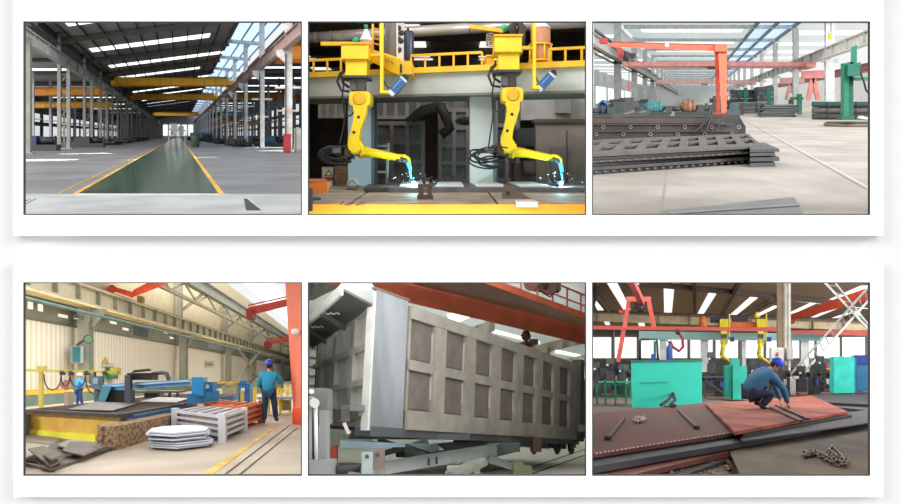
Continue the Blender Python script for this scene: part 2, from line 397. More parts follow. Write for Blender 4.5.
crane(120, -40, -15, 9.7, 1.5, 'upper orange crane in the side bay left of the green lane hall', mat((215, 135, 30)))
crane(138, -40, -15, 8.0, 1.3, 'lower yellow crane in the side bay left of the green lane hall', mat((236, 176, 24)))
crane(66, 11.2, 29.4, 10.0, 1.7, 'nearest orange crane in the side bay right of the green lane hall', mat((226, 140, 25)))
crane(150, 11.4, 29.4, 10.6, 1.5, 'middle orange crane in the side bay right of the green lane hall', mat((226, 140, 25)))
crane(225, 11.4, 29.4, 5.8, 1.8, 'low far orange crane in the side bay right of the green lane hall', mat((226, 120, 25)))
# side bay outer walls with tall windows
WIN = emis(.8, (236, 240, 240))
struct('wall_left', MB().box(-42, -41.6, 60, 420, 0, 14.2), mat((90, 92, 92)))
k = 30
for i in range(22):
    y = 100 + 14 * i
    for z0, z1 in ((1.2, 4.4), (5.6, 8.0)):
        k += 1; struct('window_%d' % k, MB().box(-41.58, -41.5, y, y + 9, z0, z1), WIN)
struct('wall_right', MB().box(30, 30.4, 50, 420, 0, 14.6), mat((96, 98, 98)))
for i in range(30):
    y = 110 + 10 * i
    for z0, z1 in ((1.5, 3.6), (4.4, 6.6), (7.6, 9.6)):
        k += 1; struct('window_%d' % k, MB().box(29.9, 29.98, y, y + 3.4, z0, z1), WIN)
struct('wall_back', MB().box(-42, 30, 418, 420, 0, 18), mat((190, 192, 190)))
for i in range(5):
    x = -11 + i * 4.4; k += 1; struct('window_%d' % k, MB().box(x, x + 3, 417.5, 417.9, 1.5, 9), emis(1.2))
# side bay inner posts
for i in range(16):
    y = 96 + 15 * i
    for x, s in ((-27, 'left'), (21, 'right')):
        if i < 9: lab = '%s slim post from the near end of the %s side bay, green lane hall' % (ORD[i], s)
        else: lab = 'tiny far slim post in the %s side bay, green lane hall' % s
        t = Thing('bay_post', lab, 'post', (x, y, 0), 'slim posts in the %s side bay' % s)
        t.part('shaft', MB().hcol(x, y, 0, 13.6, .5, .5), mat((176, 180, 180) if x < 0 else (120, 122, 122)))
        t.part('cross_arm', MB().box(x - 1.5, x + 1.5, y - .1, y + .1, 4.5, 4.75).box(x - 1.2, x + 1.2, y - .1, y + .1, 7.4, 7.6), mat((150, 152, 150)))
        t.end()
# goods along the colonnades
def bar_rack(x, y, n, col, lab, L=9, group=None):
    t = Thing('bar_rack', lab, 'rack', (x, y, 0), group)
    for j in (0, 1, 2):
        yy = y + j * L * .4
        t.part('trestle', MB().box(x - 1.4, x + 1.4, yy, yy + .25, 0, .35).box(x - 1.4, x - 1.2, yy, yy + .25, .35, 1.1).box(x + 1.2, x + 1.4, yy, yy + .25, .35, 1.1), mat((60, 56, 52)))
    for q in range(n):
        xx = x - 1.05 + (q % 5) * .5; zz = .5 + (q // 5) * .36
        t.part('bar', MB().box(xx - .17, xx + .17, y - .6, y + L, zz - .14, zz + .14), mat(col, var=.2))
    t.end()
def low_machine(x, y, c1, c2, lab, s=1.0):
    t = Thing('floor_machine', lab, 'machine', (x, y, 0))
    t.part('bed', MB().box(x - 2 * s, x + 2 * s, y, y + 2.4, 0, .5 * s), mat((52, 50, 48)))
    t.part('housing', MB().prism([(x - 1.6 * s, y + .2), (x + .3 * s, y + .2), (x + .5 * s, y + 1.9), (x - 1.4 * s, y + 1.9)], .5 * s, 1.25 * s), mat(c1))
    t.part('motor', MB().cyl((x + .5 * s, y + .8, .85 * s), (x + 1.7 * s, y + .8, .85 * s), .33 * s), mat(c2))
    t.part('handwheel', MB().cyl((x + 1.75 * s, y + .8, .85 * s), (x + 1.85 * s, y + .8, .85 * s), .42 * s), mat((40, 40, 40)))
    t.end()
low_machine(-15.2, 62, (38, 52, 92), (30, 32, 36), 'dark blue machine on the floor between the first two left columns, green lane hall', 1.25)
low_machine(-12.3, 80, (50, 48, 46), (40, 40, 42), 'black machine on the floor beyond the second left column, green lane hall', 1.1)
low_machine(-19.5, 74, (70, 72, 80), (80, 60, 40), 'grey machine in the left side bay behind the dark blue machine, green lane hall', 1.2)
for i in range(5):
    bar_rack(-11.6, 97 + 24 * i, 8, (74, 66, 58), '%s dark bar rack from the near end, left colonnade of the lane hall' % ORD[i], 14, 'bar racks at the left colonnade')
for i in range(4):
    bar_rack(8.8 - .5 * i, 84 + 26 * i, 9, (66, 60, 56), '%s dark bar rack from the near end, right colonnade of the lane hall' % ORD[i], 16, 'bar racks at the right colonnade')
low_machine(13.5, 86, (48, 92, 140), (44, 50, 60), 'blue machine in the right side bay behind the second white column, green lane hall', 1.2)
low_machine(12.6, 106, (60, 110, 150), (50, 60, 70), 'light blue machine in the right side bay behind the third white column, green lane hall', 1.2)
low_machine(6.6, 186, (120, 170, 190), (90, 120, 120), 'pale blue machine far down at the right colonnade, green lane hall', 2.0)
# red cabinet by first right column, grey cabinet, bin on the lane edge
p = R.Q(281, 133, 61)
t = Thing('red_cabinet', 'narrow red cabinet standing at the foot of the first white column, green lane hall', 'cabinet', (p[0], 61, 0))
t.part('body', MB().box(9.72, 10.3, 55.2, 56.0, 0, 1.75), mat((150, 30, 34))); t.part('door', MB().box(9.76, 10.26, 55.12, 55.2, .1, 1.68), mat((170, 36, 38))); t.part('handle', MB().box(10.18, 10.22, 55.05, 55.12, .8, 1.0), mat((60, 60, 60))); t.end()
t = Thing('grey_cabinet', 'pale grey electrical cabinet right of the red cabinet, green lane hall', 'cabinet', (12.1, 61, 0))
t.part('body', MB().box(11.3, 12.1, 58, 59, 0, 2.3), mat((190, 190, 180))); t.part('door', MB().box(11.36, 12.04, 57.92, 58, .2, 2.2), mat((205, 204, 196))); t.end()
p = R.F(195.5, 147)
t = Thing('waste_bin', 'small green bin standing beside the green lane', 'bin', p)
t.part('body', MB().lathe(p, [(.5, 0), (.62, 1.5), (.62, 1.6)], 14), mat((84, 100, 82))); t.part('lid', MB().lathe((p[0], p[1], 1.6), [(.66, 0), (.66, .1), (.2, .22)], 14), mat((60, 74, 62))); t.end()
# two white machines at the far end of the lane
for i, (u, v) in enumerate(((174, 146.5), (181, 144.5))):
    p = R.F(u, v); t = Thing('floor_stand', ('nearer' if i == 0 else 'farther') + ' pale stand on the far end of the green lane', 'stand', p)
    t.part('frame', MB().box(p[0] - .8, p[0] - .65, p[1], p[1] + .2, 0, 2.6).box(p[0] + .65, p[0] + .8, p[1], p[1] + .2, 0, 2.6).box(p[0] - .8, p[0] + .8, p[1], p[1] + .2, 2.4, 2.6), mat((210, 214, 210)))
    t.part('hopper', MB().box(p[0] - .5, p[0] + .5, p[1] + .2, p[1] + 1.2, 1.6, 3.3), mat((196, 206, 206))); t.end()

# added spots high under the roof, standing in for sun patches on the floor
for i, (u, v, w_) in enumerate(((42, 160, 2.2), (86, 153.5, 2.2), (133, 160, .8), (204, 157.3, 1.1), (268, 147.5, 3.0), (290, 150.5, 3.4))):
    p = R.F(u, v); l = bpy.data.lights.new('sun_patch_spot', 'SPOT'); l.energy = 20000 * (1 if w_ < 2 else 2.0); l.spot_size = 2 * math.atan(w_ / 13.); l.spot_blend = .15; l.shadow_soft_size = .05; l.color = (1, .95, .84)
    o = bpy.data.objects.new('sun_patch_spot', l); COL.objects.link(o); o.location = R.W((p[0], p[1], 13.)); o.rotation_euler = (0, 0, 0)
# ================================================================ HALL 2: two yellow robots welding on a long table
R = Hall(447, 163, 1.5, XS[1] + YT, (305.2, 588.7) + CT)
Q = R.Q
ROB = mat((250, 206, 10), rough=.35, var=.06); ROBD = mat((232, 176, 12), rough=.4, var=.08)
GREYB = mat((92, 88, 90), rough=.5); BLK = mat((38, 36, 36), rough=.6); BEAMC = mat((196, 198, 192), rough=.6, var=.08, scale=.8)
TZ = .9
struct('floor_robot', MB().box(-12, 12, 7.8, 60, -.2, 0), mat((120, 108, 96)))
# table: timber brown top plates over an orange edge
t = Thing('welding_table', 'long welding table with brown steel top plates and a bright orange front edge', 'table', (0, 10, 0))
xs = [-9, -3.4, -1.45, .75, 2.55, 9]; TP = mat((150, 128, 108), rough=.7, var=.14, scale=2, c2=(176, 154, 134))
for i in range(5):
    t.part('top_plate', MB().hexa([(xs[i] + .02, 8.97, TZ - .06), (xs[i + 1] - .02, 8.97, TZ - .06), (xs[i + 1] * 1.25 - .02, 15.6, TZ - .06), (xs[i] * 1.25 + .02, 15.6, TZ - .06),
                                   (xs[i] + .02, 8.97, TZ), (xs[i + 1] - .02, 8.97, TZ), (xs[i + 1] * 1.25 - .02, 15.6, TZ), (xs[i] * 1.25 + .02, 15.6, TZ)]), TP)
t.part('edge_band', MB().box(-9, 9, 8.9, 8.96, TZ - .2, TZ - .015), mat((240, 160, 40), rough=.5, var=.06))
t.part('substructure', MB().box(-9, 9, 9.2, 15.4, TZ - .3, TZ - .07), mat((120, 84, 40)))
for x in (-6.5, -2, 2.5, 7): t.part('leg', MB().box(x - .15, x + .15, 9.4, 9.7, 0, TZ - .3), mat((200, 130, 40)))
mk = MB()
for k, u in enumerate((342, 347.5, 352.5, 357.5, 360.5, 363.5)):
    a = Q(u, 204.6, 8.9); mk.bar((a[0] - .03, 8.893, a[2]), (a[0] + .03, 8.893, a[2] + (.05, .0, .04, .0, .05, .04)[k]), .012, .012)
t.part('scratched_mark', mk, BLK)
t.end()
# work piece: long slotted frame lying on the table
ws = mat((104, 98, 98), rough=.45, metal=.3, var=.2, scale=3)
def fl(u, v, z=TZ): return R.F(u, v, z)
t = Thing('steel_ladder_frame', 'long grey steel ladder frame being welded on the table', 'frame', fl(480, 190))
yf, yb = 12.2, 15.2
t.part('front_chord', MB().box(Q(388, 190, yf)[0], 9, yf, yf + .3, TZ, TZ + .1), ws)
t.part('rear_chord', MB().box(Q(394, 186, yb)[0], 9, yb, yb + .25, TZ, TZ + .1), ws)
for u in (400, 433, 468, 507, 546, 583):
    a = Q(u, 186, yb)[0]; b = Q(u - 6, 190, yf)[0]
    t.part('rung', MB().hexa([(b - .35, yf + .3, TZ), (b + .35, yf + .3, TZ), (a + .3, yb, TZ), (a - .3, yb, TZ), (b - .35, yf + .3, TZ + .1), (b + .35, yf + .3, TZ + .1), (a + .3, yb, TZ + .1), (a - .3, yb, TZ + .1)]), ws)
for u0, u1 in ((404, 428), (437, 462), (473, 500), (512, 540)):
    t.part('filler_plate', MB().box(Q(u0, 188, 14)[0], Q(u1, 188, 14)[0], yf + .4, yb - .15, TZ, TZ + .13), mat((226, 224, 226), rough=.4, var=.05))
t.end()
one('steel_plate', 'dark flat plate on the table left of the ladder frame', 'plate', MB().slab([Q(364, 191.5, 12.4), Q(390, 191.5, 12.4), Q(392, 187, 14.4), Q(368, 187.5, 14.4)], (0, 0, .08)), mat((66, 58, 56), rough=.5))
one('steel_plate', 'small dark offcut lying on the bare left of the table', 'plate', MB().slab([fl(346, 190), fl(356, 190.4), fl(358, 189), fl(350, 188.4)], (0, 0, .02)), mat((70, 56, 50)))
# clamps
def clamp(u, v, lab, kind):
    p = fl(u, v); t = Thing('clamp', lab, 'clamp', p); x, y = p[0], p[1]
    if kind == 0:
        t.part('base', MB().box(x - .13, x + .13, y, y + .25, TZ, TZ + .07), mat((84, 58, 48)))
        t.part('jaw', MB().box(x - .11, x - .03, y + .05, y + .2, TZ + .07, TZ + .24).box(x + .04, x + .11, y + .05, y + .2, TZ + .07, TZ + .2).box(x - .13, x + .13, y + .04, y + .22, TZ + .2, TZ + .25), mat((96, 70, 58)))
        t.part('screw', MB().cyl((x - .02, y + .12, TZ + .2), (x - .02, y + .12, TZ + .45), .022), mat((60, 52, 50)))
    else:
        t.part('wedge', MB().hexa([(x - .2, y, TZ), (x + .28, y - .1, TZ), (x + .3, y + .15, TZ), (x - .18, y + .3, TZ), (x - .17, y + .03, TZ + .24), (x - .05, y + .02, TZ + .2), (x - .03, y + .25, TZ + .2), (x - .15, y + .28, TZ + .24)]), mat((110, 88, 76)))
        t.part('pin', MB().cyl((x - .1, y - .03, TZ + .1), (x - .1, y + .32, TZ + .1), .03), mat((60, 50, 46)))
    t.end()
clamp(425, 199.5, 'rusty brown clamp with upright screw standing on the front of the table', 0)
clamp(514, 198.5, 'grey brown steel wedge block on the front of the table', 1)
one('steel_offcut', 'pale steel plate overhanging the orange table edge below the wedge block', 'offcut', MB().slab([(Q(516, 205, 8.85)[0], 8.84, TZ + .0), (Q(538, 205, 8.85)[0], 8.84, TZ + .0), (Q(537, 203, 8.9)[0], 9.25, TZ + .005), (Q(517, 203, 8.9)[0], 9.25, TZ + .005)], (0, 0, .03)).box(Q(516, 205, 8.84)[0], Q(538, 205, 8.84)[0], 8.83, 8.87, TZ - .05, TZ + .03), mat((204, 196, 186), rough=.4))
p = fl(312, 199)
one('steel_bracket', 'dark folded steel bracket lying at the left end of the table', 'bracket', MB().slab([fl(309, 201), fl(321, 200), fl(315, 198)], (0, 0, .03)).bar(fl(310, 199.5, TZ), fl(313, 199.5, TZ + .3), .05, .3), mat((64, 60, 60)))
# ---- gantry beam (its left end stands a little farther back)
def gy(u): return 15.6 + (u - 309) / 276 * (-1.9)
def gp(u, v, dy=0):
    y = gy(u); a = Q(u, v, y); return (a[0], y + dy, a[2])
t = Thing('gantry_beam', 'long pale grey box beam carrying both robots and a yellow walkway', 'beam', gp(447, 96))
def gbox(u0, u1, va0, va1, vb0, vb1, d0=0., d1=1.2):       # va: top/bottom at left, vb: at right
    return MB().hexa([gp(u0, va1, d0), gp(u1, vb1, d0), gp(u1, vb1, d1), gp(u0, va1, d1), gp(u0, va0, d0), gp(u1, vb0, d0), gp(u1, vb0, d1), gp(u0, va0, d1)])
t.part('box_girder', gbox(296, 600, 77.5, 97.5, 66, 90.5), BEAMC)
t.part('lower_flange', gbox(296, 600, 97.3, 99.6, 90.3, 92.6, -.08, 1.3), mat((120, 116, 104)))
t.part('walkway_edge', gbox(296, 600, 73.8, 78.8, 60.5, 66.5, -.15, 1.4), mat((240, 186, 30), rough=.5))
sm = MB()
for u in (340, 430, 478, 560):
    a = gp(u, 80 - (u - 296) * .04, -.012); b = gp(u, 97 - (u - 296) * .023, -.012); sm.bar(a, b, .02, .02, up=(1, 0, 0))
t.part('seam', sm, mat((168, 168, 160)))
t.end()
t = Thing('guard_railing', 'yellow guard railing along the walkway on the pale gantry beam', 'railing', gp(447, 70))
def rv(u): return 76 - (u - 309) * .047
for s0, s1 in ((300, 341), (411, 482), (549, 598)):
    t.part('top_rail', MB().bar(gp(s0, rv(s0) - 15.5), gp(s1, rv(s1) - 15.5), .06), ROBD)
    n = 4 if s1 - s0 < 55 else 6
    for k in range(n):
        u = s0 + (s1 - s0) * k / (n - 1); t.part('baluster', MB().bar(gp(u, rv(u)), gp(u, rv(u) - 15.5), .05), ROBD)
t.end()
for u0, u1, lab in ((348, 371, 'pale blue grey gantry column behind the left robot'), (470, 493, 'pale grey gantry column behind the right robot, dust stained at the foot')):
    y = gy(u0) + .2; a = Q(u0, 98 if u0 < 400 else 93, y); b = Q(u1, 98, y)
    t = Thing('gantry_column', lab, 'column', (a[0], y, 0))
    t.part('shaft', MB().box(a[0], b[0], y, y + .7, 0, a[2]), mat((190, 200, 204) if u0 < 400 else (200, 198, 190), var=.05, c2=(176, 196, 206) if u0 < 400 else None))
    t.part('edge_strip', MB().box(b[0], b[0] + .08, y + .02, y + .7, 0, a[2]), mat((96, 110, 118)))
    if u0 > 400: t.part('stain_panel', MB().hexa([(a[0] + .02, y - .01, 0), (b[0] - .02, y - .01, 0), (b[0] - .02, y, 0), (a[0] + .02, y, 0), (a[0] + .02, y - .01, .95), (b[0] - .02, y - .01, 1.25), (b[0] - .02, y, 1.25), (a[0] + .02, y, .95)]), mat((176, 168, 146)))
    t.end()
# ---- welding robots
def robot(du, ys, lab, lab2, torchlab):
    f = lambda v: v - (8 * (1 - (v - 45) / 110) if du else 0)
    def q(u, v, dy=0): a = Q(u + du, f(v), ys); k = (ys + dy) / ys; return (a[0] * 1.0, ys + dy, a[2])
    def bx(u0, u1, v0, v1, d0, d1): a = q(u0, v1); b = q(u1, v0); return MB().box(a[0], b[0], ys + d0, ys + d1, a[2], b[2])
    t = Thing('welding_robot', lab, 'robot', q(360, 79))
    cr = t.part('carriage', bx(343.7, 370, 46.5, 61, -.32, .32), ROB)
    t.part('carriage_lower', bx(347.6, 368, 61, 77.5, -.26, .3), ROB)
    t.part('carriage_lip', bx(342.8, 371, 45.4, 47, -.36, .36).box(q(343, 61)[0], q(370.8, 61)[0], ys - .35, ys + .34, q(0, 61.6)[2], q(0, 60.4)[2]), ROBD)
    t.part('base_flange', bx(344.5, 370.5, 77.5, 79.6, -.36, .36), mat((60, 56, 54)))
    a = q(359, 79.6); b = q(359, 92.4)
    t.part('turntable', MB().lathe((a[0], ys, b[2]), [(.13, 0), (.17, .03), (.17, a[2] - b[2] - .06), (.2, a[2] - b[2] - .03), (.2, a[2] - b[2])], 18), GREYB)
    t.part('motor_housing', bx(351.2, 357, 80.5, 91, -.2, .12), GREYB)
    # shoulder: rounded block
    c = q(361.5, 100); r = (.235, .26, .165)
    sh = MB(); n = 20; pr = []
    for k in range(n):
        an = 2 * math.pi * k / n; cc, ss = math.cos(an), math.sin(an); e = .42
        pr.append((c[0] + r[0] * math.copysign(abs(cc) ** e, cc), c[2] + r[2] * math.copysign(abs(ss) ** e, ss)))
    sh.slab([(x, ys - .28, z) for x, z in pr], (0, .56, 0))
    t.part('shoulder', sh, ROB)
    t.part('shoulder_cap', MB().cyl(q(361.5, 100, -.33), q(361.5, 100, -.27), .12, .15, 18), ROBD)
    # upper arm: curved tapering casting
    ctr = [(361.5, 106, .16), (362, 114, .135), (360, 122, .115), (357.5, 131, .105), (355.5, 139, .12), (356, 145, .14)]
    L_ = []; R_ = []
    for i, (u, v, wd) in enumerate(ctr):
        a = q(u, v); L_.append((a[0] - wd, a[2])); R_.append((a[0] + wd, a[2]))
    pr = L_ + R_[::-1]
    ua = t.part('upper_arm', MB().slab([(x, ys - .3, z) for x, z in pr], (0, .24, 0)), ROB)
    for (u, v) in ((360.5, 118), (356, 133)): t.part('access_cover', MB().cyl(q(u, v, -.315), q(u, v, -.295), .035, n=10), BLK, parent=ua)
    c = q(357, 146)
    t.part('elbow', MB().cyl((c[0], ys - .36, c[2]), (c[0], ys + .16, c[2]), .15, n=20).box(c[0] - .1, c[0] + .19, ys - .24, ys + .1, c[2] - .18, c[2] + .02), ROB)
    t.part('elbow_motor', MB().cyl((c[0] - .1, ys + .1, c[2] - .05), (c[0] - .34, ys + .1, c[2] - .09), .1).box(c[0] - .24, c[0] - .1, ys - .25, ys + .1, c[2] - .24, c[2] - .05), mat((84, 60, 44)))
    fa = [q(358.5, 151.5, -.1), q(376, 153.6, -.12), q(396, 157.2, -.16), q(401, 158, -.17)]
    fr = t.part('forearm', MB().tube(fa, [.135, .1, .082, .07], 14), ROB)
    t.part('forearm_collar', MB().cyl(q(361, 151.8, -.1), q(364, 152.2, -.1), .15, n=16), ROBD, parent=fr)
    t.part('wrist', MB().cyl(q(396, 157.3, -.16), q(404, 160.2, -.18), .075, .06).sph(q(405.5, 160.4, -.18), .07), mat((70, 70, 66)))
    t.part('wrist_cover', MB().tube([q(399, 155.6, -.16), q(405, 156.4, -.18), q(409, 159, -.18), q(410, 163, -.18)], [.035, .045, .045, .04]), ROB)
    t.part('torch_body', MB().tube([q(408.5, 162, -.18), q(410.3, 168, -.16), q(410.6, 172, -.15)], [.06, .05, .035]), mat((96, 190, 214), rough=.3))
    t.part('torch_nozzle', MB().tube([q(410.6, 172, -.15), q(411.3, 179, -.12)], [.03, .018]), mat((120, 205, 225), rough=.3), label=torchlab)
    # hoses
    rnd = random.Random(7 + int(du)); cb = mat((34, 32, 32), rough=.45)
    for k in range(7):
        rx = rnd.uniform(.26, .46); rz_ = rnd.uniform(.1, .2); cx, cz = q(339 + rnd.uniform(-3, 3), 157 + rnd.uniform(-4, 4))[0::2]; tl = rnd.uniform(-.35, .25)
        pts = []
        for j in range(22):
            an = 2 * math.pi * j / 21 * .93; x0, z0 = rx * math.cos(an), rz_ * math.sin(an)
            pts.append((cx + x0 * math.cos(tl) - z0 * math.sin(tl), ys - .1 + .25 * math.sin(an + k), cz + x0 * math.sin(tl) + z0 * math.cos(tl)))
        t.part('hose', MB().tube(pts, rnd.uniform(.012, .024), 6), cb)
    t.part('hose', MB().tube([q(350, 88, -.1), q(344, 84, -.1), q(341.5, 76, -.1), q(345, 72, -.1)], .03), cb)
    t.part('hose', MB().tube([q(350, 92, -.1), q(342, 91, -.1), q(338, 82, -.1), q(341, 74, -.1), q(346, 71, -.1)], .028), cb)
    t.part('hose', MB().tube([q(345, 80, -.1), q(342, 98, 0), q(343, 112, .1), q(350, 116, 0), q(358, 108, 0), q(361, 102, 0)], .018), cb)
    t.part('hose', MB().tube([q(344, 100, .1), q(343, 122, .15), q(340, 140, .1), q(338, 150, 0)], .018), cb)
    bb = t.part('junction_box', bx(334, 343, 147.5, 153.5, -.25, -.05), mat((96, 92, 88)))
    t.part('junction_lid', bx(335, 342, 148.5, 152.5, -.27, -.25), mat((120, 114, 108)), parent=bb)
    t.end()
    # mast, wire feeder
    t = Thing('yellow_mast', lab2, 'mast', q(383, 92))
    t.part('post', bx(381.3, 384.4, 19 if not du else 30, 94.5, -.25, -.1), ROB)
    t.part('foot_plate', bx(381.3, 389.5 if not du else 388, 91.8, 94.6, -.28, -.08), ROB)
    t.part('bracket', bx(371.5, 381.5, 54, 57, -.1, 0), ROB)
    t.end()
    t = Thing('wire_feeder', 'tilted dark blue wire feeder with white ends hanging beside the %s mast' % ('right' if du else 'left'), 'feeder', q(398, 90))
    M = Matrix.Rotation(math.radians(-48), 3, 'Y'); cc = Vector(q(398.5 if not du else 394.5, 87 if not du else 87.5, -.15))
    def rb(x0, x1, z0, z1, y0=-.09, y1=.09):
        m_ = MB(); pts = [(x0, y0, z0), (x1, y0, z0), (x1, y1, z0), (x0, y1, z0), (x0, y0, z1), (x1, y0, z1), (x1, y1, z1), (x0, y1, z1)]
        return m_.hexa([cc + M @ Vector(p) for p in pts])
    t.part('body', rb(-.17, .17, -.1, .1), mat((44, 84, 132), rough=.4)); t.part('end_cap', rb(-.26, -.17, -.07, .07), mat((205, 208, 205)))
    t.part('end_cap', rb(.17, .22, -.09, .09), mat((196, 200, 200))); t.part('stripe', rb(-.12, .14, .02, .05, -.095, -.09), mat((100, 140, 190)))
    t.part('spool', MB().cyl(cc + M @ Vector((.24, -.06, 0)), cc + M @ Vector((.24, .06, 0)), .08), BLK)
    t.part('cable', MB().tube([q(384, 80, -.1), q(387, 87, -.12), q(393, 91, -.12)], .015), cb)
    t.end()
    # weld arc glow
    a = R.F(414 + du - (3 if du else 0), 186.3, TZ + .1)
    l = bpy.data.lights.new('welding_arc', 'POINT'); l.energy = 70; l.color = (.35, .85, 1); l.shadow_soft_size = .02
    o = bpy.data.objects.new('welding_arc', l); COL.objects.link(o); o.location = R.W((a[0], a[1] - .1, a[2] + .12))
    mbx = MB().sph((a[0], a[1], a[2] + .06), .05)
    one('arc_flash', 'bright blue white arc flash under the %s robot torch' % ('right' if du else 'left'), 'arc flash', mbx, emis(3, (150, 235, 255)))
    rnd = random.Random(3)
    sp = MB()
    for k in range(26):
        an = rnd.uniform(.1, 3.0); d = rnd.uniform(.1, .5); c = (a[0] + d * math.cos(an), a[1] + rnd.uniform(-.3, .3), a[2] + .03 + d * .6 * math.sin(an)); sp.sph(c, rnd.uniform(.004, .009), 5, 4)
    one('sparks', 'scatter of white sparks round the %s arc flash' % ('right' if du else 'left'), 'sparks', sp, emis(2.5, (200, 240, 255)), kind='stuff')
    return q
q1 = robot(0, 13.6, 'left yellow welding robot hanging from the gantry, hoses coiled behind its elbow', 'left slender yellow mast hanging beside the control cabinet', 'pale cyan torch nozzle')
q2 = robot(150, 13.6, 'right yellow welding robot hanging from the gantry below the dark hose bundle', 'right slender yellow mast hanging beside the orange wire barrel', 'pale cyan torch nozzle')
# blue light pools: the lit steel is real light
# ---- equipment on the gantry
t = Thing('side_beam', 'yellow slanting cantilever beam between the left mast and control cabinet', 'beam', gp(390, 70))
t.part('beam', MB().hexa([Q(372, 62, 13.9), Q(399.5, 75.5, 13.4), Q(400.5, 72, 14.6), Q(373, 60, 15.0), Q(372, 50.5, 13.9), Q(399.5, 59.5, 13.4), Q(400.5, 57.5, 14.6), Q(373, 49.5, 15.0)]), mat((236, 190, 26)))
t.part('end_block', MB().pbox(400.5, 412, 61, 74, 13.9, 14.8), mat((232, 180, 24))); t.part('cover', MB().pbox(399.5, 401.5, 64, 71, 13.7, 13.9), BLK)
mk = MB()
for i, (u, v) in enumerate(((386, 60), (388.5, 61), (391.5, 62.5))): mk.bar(Q(u, v - 1.5, 13.55 - i * .05), Q(u + .8, v + 1.5, 13.55 - i * .05), .03, .02)
t.part('stencilled_mark', mk, BLK)
t.end()
t = Thing('yellow_block', 'small yellow housing on the walkway left of the right robot', 'housing', gp(490, 70))
t.part('housing', MB().pbox(486.6, 494.6, 55.8, 70.5, 14.3, 15.2), ROBD); t.part('lid', MB().pbox(486.2, 495, 54.8, 56, 14.25, 15.25), ROB); t.end()
t = Thing('control_cabinet', 'tall grey control cabinet with a white instrument front on the gantry', 'cabinet', Q(392, 60, 15))
t.part('body', MB().hexa([Q(384.5, 55, 15), Q(395.5, 60, 14.2), Q(404, 62, 15), Q(392, 58, 15.8), Q(384.5, 20, 15), Q(395.5, 16, 14.2), Q(404, 20, 15), Q(392, 22, 15.8)]), mat((118, 116, 114)))
t.part('front_panel', MB().slab([Q(396, 59.8, 14.22), Q(404, 61.8, 15.0), Q(404, 23, 15.0), Q(396, 22, 14.22)], (.02, -.04, 0)), mat((214, 212, 206)))
ins = MB()
for (u, v) in ((398.5, 39), (401, 41), (399, 50), (401.5, 33), (398.5, 28)): ins.sph(Q(u, v, 14.35), (.07, .05, .07), 8, 6)
t.part('instruments', ins, BLK); t.end()
t = Thing('pressure_cylinder', 'dark navy upright cylinder right of the control cabinet', 'cylinder', Q(408, 60, 15))
a = Q(408, 60, 15); t.part('shell', MB().lathe(a, [(.14, 0), (.15, .04), (.15, .66), (.12, .72), (.03, .74)], 16), mat((36, 40, 66), rough=.35)); t.part('valve', MB().lathe((a[0], a[1], a[2] + .74), [(.03, 0), (.03, .06)], 8), BLK); t.end()
t = Thing('ladder_hoop', 'small yellow ladder frame left of the control cabinet', 'ladder', Q(376, 50, 14.6))
for u in (372.8, 380.5): t.part('stile', MB().bar(Q(u, 52, 14.6), Q(u, 24, 14.6), .05), ROBD)
for v in (28, 33, 38, 43): t.part('rung', MB().bar(Q(372.8, v, 14.6), Q(380.5, v + 2, 14.6), .04), mat((210, 130, 40)))
t.end()
def barrel(u, vtop, vcone, vbot, wpx, y, lab, cage):
    k = y / FPX; r = wpx / 2 * k; a = Q(u, vbot, y); hb = (vbot - vcone) * k; hc = (vcone - vtop) * k
    t = Thing('wire_barrel', lab, 'barrel', a)
    t.part('drum', MB().lathe(a, [(r * .97, 0), (r, .03), (r, hb * .5), (r * 1.02, hb * .5 + .01), (r * 1.02, hb * .53), (r, hb * .55), (r, hb)], 24), mat((204, 140, 104), rough=.7, var=.08, scale=4))
    t.part('hood', MB().lathe((a[0], a[1], a[2] + hb), [(r * 1.03, 0), (r * 1.02, .03), (r * .22, hc), (r * .1, hc + .02)], 24), mat((228, 226, 222), rough=.4, var=.03))
    t.part('outlet', MB().lathe((a[0], a[1], a[2] + hb + hc), [(.05, 0), (.05, .1)], 8), mat((40, 130, 110)))
    if cage:
        cg = MB(); c = (a[0], a[1], a[2])
        for hgt in (.03, .42):
            cg.tube([(a[0] + 1.15 * r * math.cos(x / 10 * math.pi), a[1] + 1.15 * r * math.sin(x / 10 * math.pi), a[2] + hgt) for x in range(21)], .022, 6)
        for x in range(8):
            an = x / 4 * math.pi + .2; cg.cyl((a[0] + 1.15 * r * math.cos(an), a[1] + 1.15 * r * math.sin(an), a[2]), (a[0] + 1.15 * r * math.cos(an), a[1] + 1.15 * r * math.sin(an), a[2] + .42), .02, n=6)
        t.part('cage', cg, ROB)
    t.end()
barrel(540.5, 20, 29, 62.5, 19.5, 14.6, 'orange brown wire barrel with white cone hood inside a yellow cage', True)
barrel(366, 29, 41, 56, 12.5, 14.4, 'wire barrel with white cone hood half hidden behind the left robot carriage', False)
for (u0, u1, v0, v1, lab) in ((321, 355, 41.5, 43.8, 'left slim yellow boom level above the walkway'), (469, 503, 26.5, 31, 'right slim yellow boom sloping down above the walkway')):
    t = Thing('hose_boom', lab, 'boom', Q(u0, v0, 14.5)); y0 = 14.5
    t.part('tube', MB().bar(Q(u0, v0 if u0 > 400 else v1, y0), Q(u1, v1, y0), .09), mat((222, 176, 36))); t.part('tip', MB().sph(Q(u1 + 1, v1 - 3, y0), .09), mat((40, 170, 120))); t.end()
one('cable_chain', 'dark drooping cable chain above the right robot carriage', 'cable', MB().tube([Q(514, 36, 14.3), Q(512, 27, 14.3), Q(517, 21, 14.3), Q(522, 27, 14.3), Q(521, 42, 14.3), Q(518, 56, 14.2)], .1, 8), mat((48, 44, 42)))
